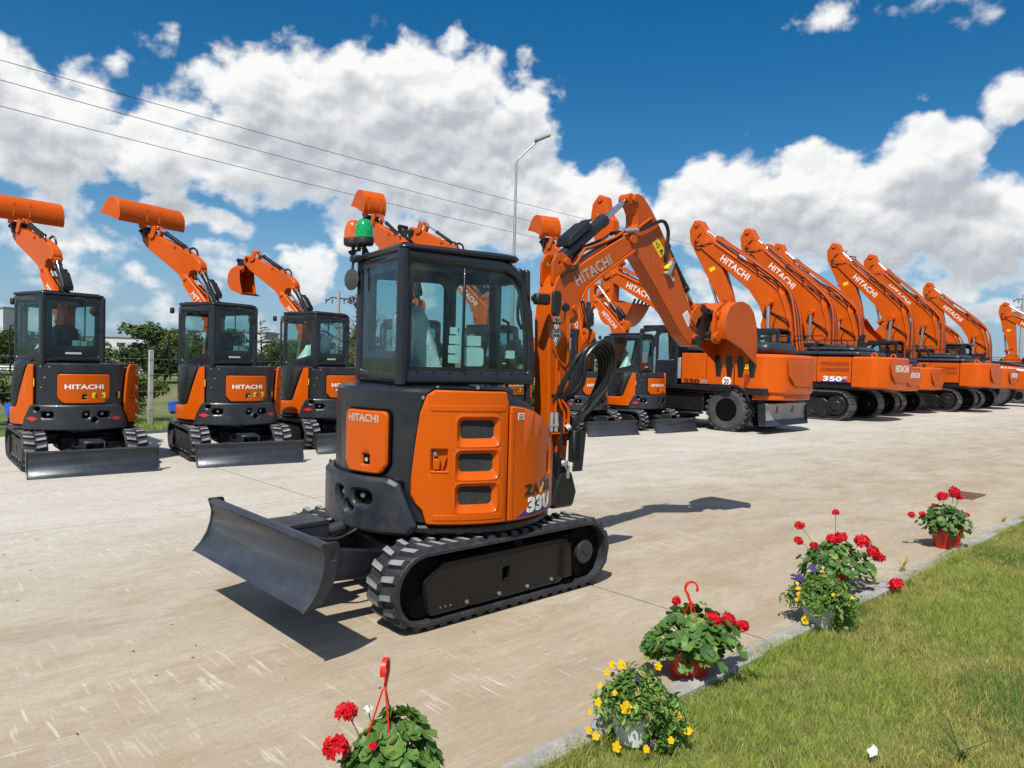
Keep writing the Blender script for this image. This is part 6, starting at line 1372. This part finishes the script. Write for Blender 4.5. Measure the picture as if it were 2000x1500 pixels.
def pansies(label, x, y, z, flowers, potmat, R, H, n, seed, potr, poth, droop=(0, 0, 0)):
    rnd = random.Random(seed); root = thing('potted_pansies', label, 'potted plant', (x, y, z), 0, 'flower pots along the kerb')
    obj('pot', pot(potr[0], potr[1], poth, potmat), root); vs = []; fs = []; mi = []; st = G()
    for i in range(n):
        a = rnd.uniform(0, 2 * PI); q = rnd.random() ** .55; zz = rnd.random()
        if rnd.random() < droop[2] : cx, cy, hz = droop[0] * rnd.uniform(.4, 1.1), droop[1] * rnd.uniform(.4, 1.1), rnd.uniform(.01, poth + .04); rr = R * .55 * q
        else: cx = cy = 0; hz = poth + H * zz * (1.05 - .55 * q * q) - .03 * q; rr = R * q * (1.0 - .25 * zz) * (.85 + .35 * abs(math.sin(a * 2.5 + 1)) ) * rnd.uniform(.8, 1.2); hz += rnd.gauss(0, .018) + .02 * math.sin(a * 4)
        c = V((cx + rr * math.cos(a), cy + rr * math.sin(a), hz)); o = V((math.cos(a) * q, math.sin(a) * q, .7 + rnd.uniform(-.3, .5))).normalized(); o = (o + V((rnd.uniform(-.9, .9), rnd.uniform(-.9, .9), rnd.uniform(-.2, .4)))).normalized(); qm = o.to_track_quat('Z', 'Y').to_matrix() @ M.Rotation(rnd.uniform(0, 6.28), 3, 'Z')
        L = rnd.uniform(.009, .026); w = L * rnd.uniform(.3, .48); b = len(vs)
        vs += [tuple(c + qm @ V(p)) for p in ((-L, 0, 0), (-L * .2, -w, .004), (L * .6, -w * .7, .003), (L, 0, -.004), (L * .6, w * .7, .003), (-L * .2, w, .004))]; fs += [(b, b + 1, b + 2, b + 3), (b, b + 3, b + 4, b + 5)]
        k = rnd.choices((0, 1, 2, 3), (.5, .26, .17, .07))[0]; mi += [k, k]
        if i % 25 == 0: st.tube([(rnd.uniform(-.03, .03), rnd.uniform(-.03, .03), poth - .02), (c.x * .6, c.y * .6, poth + (c.z - poth) * .7), tuple(c)], .0016, 3, 2)
    me = bpy.data.meshes.new('foliage'); me.from_pydata(vs, [], fs); me.polygons.foreach_set('material_index', mi); [me.materials.append(m) for m in SMALLG]; kind(obj('foliage', me, root), 'stuff')
    for i, (dx, dy, dz, s_, k) in enumerate(flowers):
        f = V((-.2 + rnd.uniform(-.5, .5), -1, .5 + rnd.uniform(-.3, .5))).normalized(); obj('pansy_flower', (PANY[i % 2], PANV, PANVV)[k], root, M.Translation((dx, dy, dz)) @ f.to_track_quat('Z', 'Y').to_matrix().to_4x4() @ M.Scale(s_, 4))
        st.tube([(dx * .3, dy * .3, poth), (dx * .8, dy * .8, max(dz - .01, poth * .8)), (dx, dy + .004, dz)], .0014, 3, 3)
    obj('stems', st.build('stems', STEM), root)
# (x right, y away, z up) offsets of the flowers
geranium('geranium cut off by the bottom edge, red and white blooms and a red hanger', -.435, 2.66, 0, [(-.145, .02, .36, .040, 0), (-.165, -.04, .26, .046, 0), (-.065, .03, .365, .022, 1), (-.02, -.1, .30, .016, 0)], n=190, R=.155, H=.25, leaf=.064, hang=(.33, 1.45, 1.1), seed=12, poth=.14, mix=(.48, .34, .05), lean=(.06, .02))
pansies('yellow pansies spilling over a small white pot at the lawn edge', .58, 3.24, 0, [(-.12, .02, .29, .016, 0), (-.095, .04, .315, .016, 0), (-.055, .02, .325, .020, 0), (.115, .05, .31, .018, 0), (-.155, -.02, .245, .012, 0), (-.165, -.05, .185, .018, 0), (-.20, -.06, .145, .012, 0), (-.055, -.13, .20, .027, 0), (-.205, -.07, .07, .017, 0), (-.175, -.09, .055, .018, 0), (-.09, -.13, .03, .022, 0), (.03, -.17, .045, .016, 0), (.175, -.09, .155, .020, 0), (.225, -.08, .085, .020, 0), (.14, -.14, .07, .015, 0), (.0, -.06, .30, .014, 2), (.05, -.18, .07, .010, 2), (.07, -.12, .24, .012, 0), (-.10, -.10, .25, .012, 0)], POTWHITE, .15, .14, 2600, 4, (.075, .10), .17, (.16, -.05, .24))
geranium('largest potted geranium, tall red hook hanger and three red blooms leaning right', .995, 3.93, 0, [(.10, -.06, .33, .046, 0), (.205, .0, .31, .040, 0), (.285, .03, .265, .042, 0), (.125, -.07, .275, .034, 0), (-.06, .08, .38, .026, 0), (-.045, -.14, .13, .014, 0)], n=210, R=.235, H=.23, leaf=.062, hang=(.25, PI, .4), seed=21, poth=.16, potr=(.09, .125), mix=(.42, .26, .09), lean=(.03, 0))
pansies('yellow and violet pansies in a grey pot in front of a red geranium', 2.06, 4.80, 0, [(-.155, -.02, .25, .026, 1), (-.165, -.06, .19, .030, 1), (-.13, .02, .295, .028, 2), (-.03, .06, .345, .026, 2), (.03, .04, .345, .022, 1), (-.14, -.12, .06, .028, 0), (.17, -.09, .2, .016, 0), (-.15, .0, .30, .018, 2), (.02, -.15, .24, .012, 0)], POTGREY, .20, .16, 2600, 8, (.085, .115), .16, (.15, -.04, .20))
geranium('red geranium behind the grey pansy pot, one bloom resting on the kerb', 2.52, 5.62, 0, [(-.285, .0, .47, .036, 0), (-.30, -.03, .36, .034, 0), (-.16, .03, .31, .034, 0), (-.03, .0, .37, .048, 0), (.04, .02, .38, .050, 0), (.03, .1, .56, .030, 0), (.20, .0, .36, .058, 0), (.27, -.03, .29, .05, 0), (.33, .0, .24, .046, 0), (.43, -.08, .06, .052, 0)], n=190, R=.25, H=.24, leaf=.058, seed=31, poth=.13, potr=(.085, .11), mix=(.5, .2, .04))
geranium('geranium in a bright red pot, farthest along the kerb', 4.20, 7.02, 0, [(-.07, -.02, .49, .052, 0), (.06, .0, .53, .055, 0), (.12, .02, .48, .035, 0), (-.36, -.03, .31, .034, 0), (-.25, -.02, .32, .030, 0), (.2, .03, .31, .030, 0), (-.12, .03, .40, .018, 0)], n=160, R=.22, H=.23, leaf=.056, seed=41, poth=.20, potr=(.10, .14), mix=(.42, .16, .04), lean=(-.03, 0))
# weeds, scrap and drain
def tuft(label, x, y, n, h, seed, mats, spread=.12, w=.004, z=-.01):
    rnd = random.Random(seed); g = G()
    for i in range(n):
        a = rnd.uniform(0, 6.28); L = h * rnd.uniform(.5, 1.1); s_ = spread * rnd.uniform(.3, 1.3); P = [V((rnd.uniform(-.015, .015), rnd.uniform(-.015, .015), 0)) + V((math.cos(a) * s_ * t_ * t_, math.sin(a) * s_ * t_ * t_, L * (t_ - .25 * t_ * t_))) for t_ in (0, .35, .7, 1)]; d = V((-math.sin(a), math.cos(a), 0)) * w
        g.cm = i % len(mats); b = [p for q_, p in enumerate(P)]; g.add([P[0] - d * .7, P[0] + d * .7, P[1] - d, P[1] + d, P[2] - d * .8, P[2] + d * .8, P[3]], [(0, 1, 3, 2), (2, 3, 5, 4), (4, 5, 6)])
    o = obj('grass_tuft', g.build('grass_tuft', mats, smooth=0)); o.location = (x, y, z); return tag(o, label, 'weed')
tuft('dry broad-bladed weed growing at the kerb left of the far geranium', 3.30, 6.10, 9, .22, 3, [GR[3], GR[1]], .14, .007)
tuft('tuft of dry grass at the kerb near the right edge', 5.62, 8.32, 14, .14, 4, [GR[3], GR[1]], .10, .004)
tuft('long dark grass blades sticking out of the lawn near the bottom right corner', 1.98, 3.13, 10, .20, 6, [leafmat('sedge_blade', (.03, .07, .02), .2, .5, .3, 9)], .20, .0035)
tuft('small leafy weed at the lawn edge below the big geranium', 1.36, 3.98, 22, .07, 9, [GR[0], GR[2]], .07, .005)
g = G(); rnd = random.Random(2); g.loft([[(math.cos(t_) * r * .016 * rnd.uniform(.6, 1.4), math.sin(t_) * r * .042 * rnd.uniform(.6, 1.4), z + rnd.uniform(0, .014)) for t_ in [2 * PI * i / 11 for i in range(11)]] for r, z in ((1, .0), (.95, .004), (.6, .010), (.2, .012))]); o = obj('paper_scrap', g.build('paper_scrap', PLAINW, smooth=0)); o.location = (1.60, 3.14, .015); o.rotation_euler = (0, 0, -.6); tag(o, 'crumpled white paper scrap lying in the lawn', 'litter')
g = G(); g.box((0, 0, .006), (.62, .34, .012), .003)
for i in range(7): g.box((-.24 + i * .08, 0, .0135), (.012, .28, .004), .001)
o = obj('drain_cover', g.build('drain_cover', pm('rusty_iron', (.15, .075, .04), .85, .2, 0, .3, 20), smooth=0)); o.location = (6.24, 10.04, .001); o.rotation_euler = (0, 0, UA); tag(o, 'rusty rectangular drain cover set in the concrete near the right edge', 'drain cover')
# bits of dirt on the concrete
rnd = random.Random(77); g = G()
for i in range(420):
    u = rnd.uniform(-3, 14); v = rnd.uniform(2.2, 12); p = uv(u, v); s_ = rnd.uniform(.003, .012) * (1 + v * .06); a = rnd.uniform(0, 6.28); g.add([(p.x + math.cos(a + k * 1.57) * s_ * (1 if k % 2 else .4), p.y + math.sin(a + k * 1.57) * s_ * (1 if k % 2 else .4), .0035 + rnd.uniform(0, .004)) for k in range(4)], [(0, 1, 2, 3)])
kind(tag(obj('dirt_crumbs', g.build('dirt_crumbs', pm('dry_leaf_crumbs', (.09, .065, .04), .9, 0, 0, .4, 9), smooth=0)), 'tiny leaf and dirt crumbs scattered over the concrete', 'litter'), 'stuff')

# ------------------------------------------------------------------ fence, poles, wires
def fence():
    root = thing('wire_fence', 'wire fence on square concrete posts behind the mini excavators', 'fence', (0, 0, 0)); me = G(); me.box((0, 0, .84), (.10, .10, 1.78), .012); me = me.build('fence_post', CONC_POST)
    for i in range(16):
        p = uv(1.9 + i * 3.7, 18.0, -.03); obj('fence_post', me, root, M.Translation(p) @ ROW)
    g = G()
    for z in (.35, .75, 1.15, 1.5): g.tube([uv(-3, 17.94, z), uv(58, 17.94, z)], .0035, 4)
    obj('fence_wire', g.build('fence_wire', GALV), root)
fence()
def lamp_post():
    root = thing('lamp_post', 'tall galvanised street lamp with a cranked arm and flat lamp head', 'street lamp', (-.08, 38.0, 0)); g = G(); g.cyl((0, 0, 0), (0, 0, 11.8), .11, .055, 12); obj('pole', g.build('pole', GALV), root)
    g = G(); g.tube([(0, 0, 11.7), (0, 0, 11.85), (.10, .0, 12.0), (1.05, 0, 12.95)], .045, 8); obj('lamp_arm', g.build('lamp_arm', GALV), root)
    g = G(); g.prism(rpoly([(-.12, -.04), (.72, -.05), (.76, .0), (.6, .08), (-.05, .10), (-.14, .05)], .03), -.16, .16, 'xz', .02); h = obj('lamp_head', g.build('lamp_head', SILVER, smooth=40), root, T3(1.02, 0, 12.98) @ Ry(R_(22)))
    g = G(); g.box((.33, 0, -.052), (.55, .24, .012), .003); obj('lamp_lens', g.build('lamp_lens', pm('frosted_lens', (.7, .7, .66), .3), smooth=0), h)
lamp_post()
def util_pole(label, x, y, h, box=False, arm=1.4, rz=.1):
    root = thing('utility_pole', label, 'utility pole', (x, y, 0), rz); g = G(); g.cyl((0, 0, 0), (0, 0, h), .17, .12, 10); obj('pole', g.build('pole', CONC_POST), root)
    g = G(); g.tube([(-arm, 0, h - .85), (-arm * .55, 0, h - .50), (0, 0, h - .55), (arm, 0, h - .62)], .05, 6); obj('crossarm', g.build('crossarm', BLACKM), root)
    g = G()
    for q in (-arm, -arm * .5, arm * .45, arm): g.cyl((q, 0, h - .9), (q, 0, h - .62), .05, n=8); g.cyl((q, 0, h - 1.0), (q, 0, h - .95), .07, n=8)
    obj('insulator', g.build('insulator', pm('brown_insulator', (.09, .05, .035), .3)), root)
    g = G(); g.box((-.75, 0, h - 2.4), (.7, .35, .75), .03) if not box else g.lathe([(.001, h - 2.9), (.34, h - 2.9), (.36, h - 2.8), (.36, h - 1.5), (.30, h - 1.35), (.001, h - 1.3)], 16, M.Translation((.15, -.35, 0))); obj('transformer', g.build('transformer', pm('transformer_grey', (.14, .145, .14), .6)), root)
    return root
util_pole('utility pole with crossarm and switch box behind the third mini excavator', -14.25, 60, 6.95, arm=1.0)
util_pole('utility pole carrying a transformer above the middle of the long row', 31.2, 70, 13.0, True, arm=1.0)
util_pole('utility pole standing behind the far right excavator', 60.5, 88, 11.2, arm=1.2)
util_pole('thin utility pole at the right edge behind the trees', 81, 118, 13.0, arm=1.4)
for i, (a, m_, b, z0, zm, z1) in enumerate(((-34, -20.9, 31.2, 12.9, 13.1, 12.9), (-34, -20.9, 31.0, 12.15, 12.35, 12.3), (-34, -20.9, 30.8, 11.1, 11.35, 11.7))):
    P = []
    p0 = V((-20.9, 30, (13.19, 12.4, 11.36)[i])); p1 = V(((5.85, 2.97, 2.17)[i], 60, (13.23, 12.62, 11.61)[i])); d = p1 - p0
    for k in range(41): t_ = -.35 + k / 40 * 1.95; q = p0 + d * t_; q.z += .55 * (t_ - .5) ** 2 - .12; P.append(q)
    g = G(); g.tube(P, .016, 4); tag(obj('power_line', g.build('power_line', BLACKM)), ('uppermost power line crossing the sky', 'middle one of the three power lines', 'lowest of the three power lines')[i], 'power line', 'power lines across the sky')
def guard():
    root = thing('guard_rail', 'galvanised guard rail along the road behind the fence', 'guard rail', (0, 0, 0)); a = V((-44, 38, 0)); b = V((6, 47, 0)); d = (b - a); L = d.length; d.normalize(); n = V((-d.y, d.x, 0)); g = G(); pr = [(0, .45), (.05, .50), (.05, .55), (0, .60), (.05, .65), (.05, .70), (0, .75)]
    g.loft([[p + n * y + V((0, 0, z)) for y, z in pr] for p in (a, b)], False); g.loft([[p + n * (y + .02) + V((0, 0, z)) for y, z in pr] for p in (a, b)], False); obj('rail_beam', g.build('rail_beam', GALV), root)
    m_ = G(); m_.box((0, 0, .34), (.1, .06, .74)); m_ = m_.build('rail_post', GALV, smooth=0)
    for i in range(int(L / 4) + 1): obj('rail_post', m_, root, M.Translation(a + d * (i * 4) + n * .1))
guard()
# ------------------------------------------------------------------ vegetation behind
def foliage(n, blobs, size, mats, seed, wts, flat=1.0):
    """leaf-sized faces spread through several uneven clumps"""
    rnd = random.Random(seed); vs = []; fs = []; mi = []; tw = sum(b[3] * b[3] * b[4] for b in blobs)
    for bx, by, bz, br, bh in blobs:
        k = rnd.choices(range(len(mats)), wts)[0]
        for i in range(int(n * br * br * bh / tw)):
            d = V((rnd.gauss(0, 1), rnd.gauss(0, 1), rnd.gauss(0, 1))).normalized(); r = rnd.random() ** .45 * rnd.uniform(.75, 1.12); c = V((bx + d.x * br * r, by + d.y * br * r, bz + d.z * bh * r))
            if c.z < .02: continue
            o = (d * .8 + V((rnd.uniform(-.8, .8), rnd.uniform(-.8, .8), rnd.uniform(-.3, .9)))).normalized(); q = o.to_track_quat('Z', 'Y').to_matrix() @ M.Rotation(rnd.uniform(0, 6.28), 3, 'Z'); L = size * rnd.uniform(.55, 1.3); w = L * .42; b = len(vs)
            vs += [tuple(c + q @ V(p)) for p in ((-L, 0, 0), (0, -w, L * .12), (L, 0, 0), (0, w, L * .12))]; fs.append((b, b + 1, b + 2, b + 3)); mi.append(k if rnd.random() < .6 else rnd.choices(range(len(mats)), wts)[0])
    me = bpy.data.meshes.new('crown'); me.from_pydata(vs, [], fs); me.polygons.foreach_set('material_index', mi); [me.materials.append(m) for m in mats]; return me
TREEG = [leafmat('tree_leaf', (.045, .080, .016), .25, .6, .3, 2), leafmat('tree_leaf_light', (.095, .135, .028), .3, .6, .3, 2), leafmat('tree_leaf_dark', (.020, .042, .012), .2, .6, .3, 2)]
BARK = pm('bark', (.085, .065, .05), .95, 0, 0, .3, 12, bump=.8, bscale=20)
def tree(label, x, y, h, w, seed, name='bushy_tree', n=2600, trunk=.35, size=None, grp='trees and bushes beyond the fence', wts=(5, 3, 3)):
    rnd = random.Random(seed); root = thing(name, label, 'tree' if trunk > .2 else 'bush', (x, y, -.05), 0, grp); g = G(); th = h * trunk
    g.tube([(0, 0, 0), (rnd.uniform(-.1, .1), 0, th * .6), (rnd.uniform(-.15, .15), 0, h * .75)], [.045 * h * .6, .035 * h * .6, .012 * h], 7, 3)
    bl = []
    for i in range(11):
        a = rnd.uniform(0, 6.28); r = w * rnd.uniform(.15, .62); z = th + (h - th) * rnd.uniform(.10, .82); bl.append((r * math.cos(a), r * math.sin(a), z, w * rnd.uniform(.25, .45), (h - th) * rnd.uniform(.16, .28)))
        if i < 6: g.tube([(0, 0, th * .5 + i * .05 * h), (r * math.cos(a) * .6, r * math.sin(a) * .6, z * .8), (r * math.cos(a), r * math.sin(a), z)], [.018 * h, .012 * h, .005 * h], 5, 2)
    obj('trunk', g.build('trunk', BARK), root); obj('crown', foliage(n, bl, size or h * .035, TREEG, seed + 1, wts), root)
rnd = random.Random(15)
TL = [('broad dark bush just left of the second mini excavator cab, over the guard rail', -19.5, 41.5, 2.45, 2.6, (2, 1, 6)), ('pale green tree at the left end of the tree line, beside the first cab', -28.5, 49, 3.0, 3.4, (4, 5, 1)), ('light green tree above the dark bush, left of the second cab', -23.2, 54, 3.4, 3.4, (3, 6, 1)), ('olive shrub right of the dark bush, in front of the grey shed', -18.6, 56, 2.9, 3.4, (5, 4, 1)), ('light shrub seen between the second and third cabs', -15.8, 54, 2.7, 3.2, (4, 5, 2)), ('shrub left of the first mini excavator at the picture edge', -33.5, 47, 2.9, 3.4, (4, 4, 2)), ('low shrub right of the third mini excavator, by the foreground cab', -12.0, 56, 2.6, 3.2, (4, 5, 2))]
for i, (lb, x, y, h, w, wt) in enumerate(TL): tree(lb, x, y, h, w, 100 + i, n=5200, trunk=.12, size=.14, wts=wt)
for i in range(17):
    x = -62 + i * 4.6 + rnd.uniform(-1.2, 1.2); y = rnd.uniform(62, 92); h = rnd.uniform(3.2, 4.6); tree('dark tree in the distant tree line on the left', x, y, h, h * .75, 200 + i, n=1500, trunk=.15, size=.26, grp='distant tree line on the left')
for i in range(8):
    x = 62 + i * 5.0 + rnd.uniform(-1, 1); y = 84 + i * 3 + rnd.uniform(-4, 4); h = rnd.uniform(5.0, 7.0); tree('green tree in the distant clump behind the right end of the row', x, y, h, h * .7, 300 + i, n=1700, trunk=.15, size=.30, grp='distant tree clump on the right', wts=(5, 4, 2))
BUSHES = [(8.3, 19.0, 1.25, 1.1, 'wild leafy bush at the fence between the first two mini excavators'), (10.6, 19.2, 1.5, 1.2, 'taller wild bush hugging the fence by the second mini excavator cab'), (5.6, 19.2, 1.2, 1.1, 'wild bush at the fence on the far left'), (13.4, 19.4, 1.1, 1.1, 'wild bush at the fence behind the second mini excavator'), (16.0, 19.3, 1.2, 1.2, 'wild bush at the fence behind the third mini excavator'), (3.2, 19.6, 1.3, 1.2, 'wild bush at the left edge behind the first mini excavator'), (19.4, 19.5, 1.1, 1.2, 'wild bush at the fence behind the foreground machine'), (23, 19.6, 1.1, 1.2, 'wild bush at the fence behind the hidden mini excavators')]
for i, (u, v, h, w, lb) in enumerate(BUSHES): p = uv(u, v); tree(lb, p.x, p.y, h, w, 400 + i, 'wild_bush', 3600, .05, .055, wts=(4, 6, 2))
def bare_tree(label, x, y, h, seed, mat, leafy=None):
    rnd = random.Random(seed); root = thing('bare_tree', label, 'tree', (x, y, -.05), 0, 'bare trees behind the third mini excavator'); g = G(); tips = []
    def br(p, d, L, r, k):
        q = p + d * L * .5 + V((rnd.uniform(-.1, .1), rnd.uniform(-.1, .1), rnd.uniform(-.05, .1))) * L; e = p + d * L; g.tube([p, q, e], [r, r * .8, r * .5], 5, 1); tips.append(e)
        if k:
            for _ in range(4): a = (d + V((rnd.uniform(-.9, .9), rnd.uniform(-.9, .9), rnd.uniform(-.35, .5)))).normalized(); br(p.lerp(e, rnd.uniform(.4, 1)), a, L * rnd.uniform(.45, .7), r * .5, k - 1)
    z = 0; r = h * .022; g.tube([(0, 0, 0), (.1, 0, h * .5), (0, 0, h)], [r, r * .7, r * .2], 6, 2)
    for i in range(14): a = rnd.uniform(0, 6.28); zz = h * (.3 + .7 * i / 14); br(V((0, 0, zz)), V((math.cos(a), math.sin(a), .25)).normalized(), h * .30 * (1.15 - i / 15), r * .4, 2)
    obj('trunk', g.build('trunk', mat), root)
    if leafy: obj('crown', foliage(900, [(t_.x, t_.y, t_.z, h * .05, h * .04) for t_ in tips[::3]], .07, [leafy], seed, (1,)), root)
bare_tree('bare reddish tree with drooping twigs right beside the foreground cab', -9.2, 43, 5.4, 5, pm('russet_twigs', (.12, .06, .05), .9), leafmat('russet_leaves', (.13, .055, .045), .2, .7, .3, 3))
bare_tree('dark bare tree standing between the second and third mini excavators', -15.6, 45.5, 3.9, 8, pm('dark_twigs', (.035, .028, .025), .9))
# distant sheds
def shed(label, x, y, w, d, h, wall, roofc, rows=1):
    root = thing('industrial_shed', label, 'building', (x, y, -.05), .05); g = G(); g.box((0, 0, h / 2), (w, d, h)); wl = obj('wall', g.build('wall', wall, smooth=0), root); g = G(); g.box((0, 0, h + .25), (w + .8, d + .8, .5)); obj('roof', g.build('roof', roofc, smooth=0), root); n = int(w / 5)
    m_ = G(); m_.box((0, 0, 0), (2.4, .15, 1.1)); m_ = m_.build('window', pm('far_window', (.05, .07, .09), .2), smooth=0)
    for i in range(n): obj('window', m_, root, T3(-w / 2 + (i + .5) * w / n, -d / 2 - .05, h * .62))
SHW = pm('shed_white', (.55, .56, .57), .8, 0, 0, .06, .2); SHG = pm('shed_grey_roof', (.30, .33, .36), .7, 0, 0, .06, .2)
shed('long low white industrial shed with grey roof on the left horizon', -118, 250, 110, 30, 6.0, SHW, SHG)
shed('taller white office block with dark windows above the long shed roof', -112, 290, 34, 20, 10.0, SHW, SHG)
shed('pale silo house on the far left horizon beside the first cab', -205, 292, 16, 16, 17, SHW, SHG)
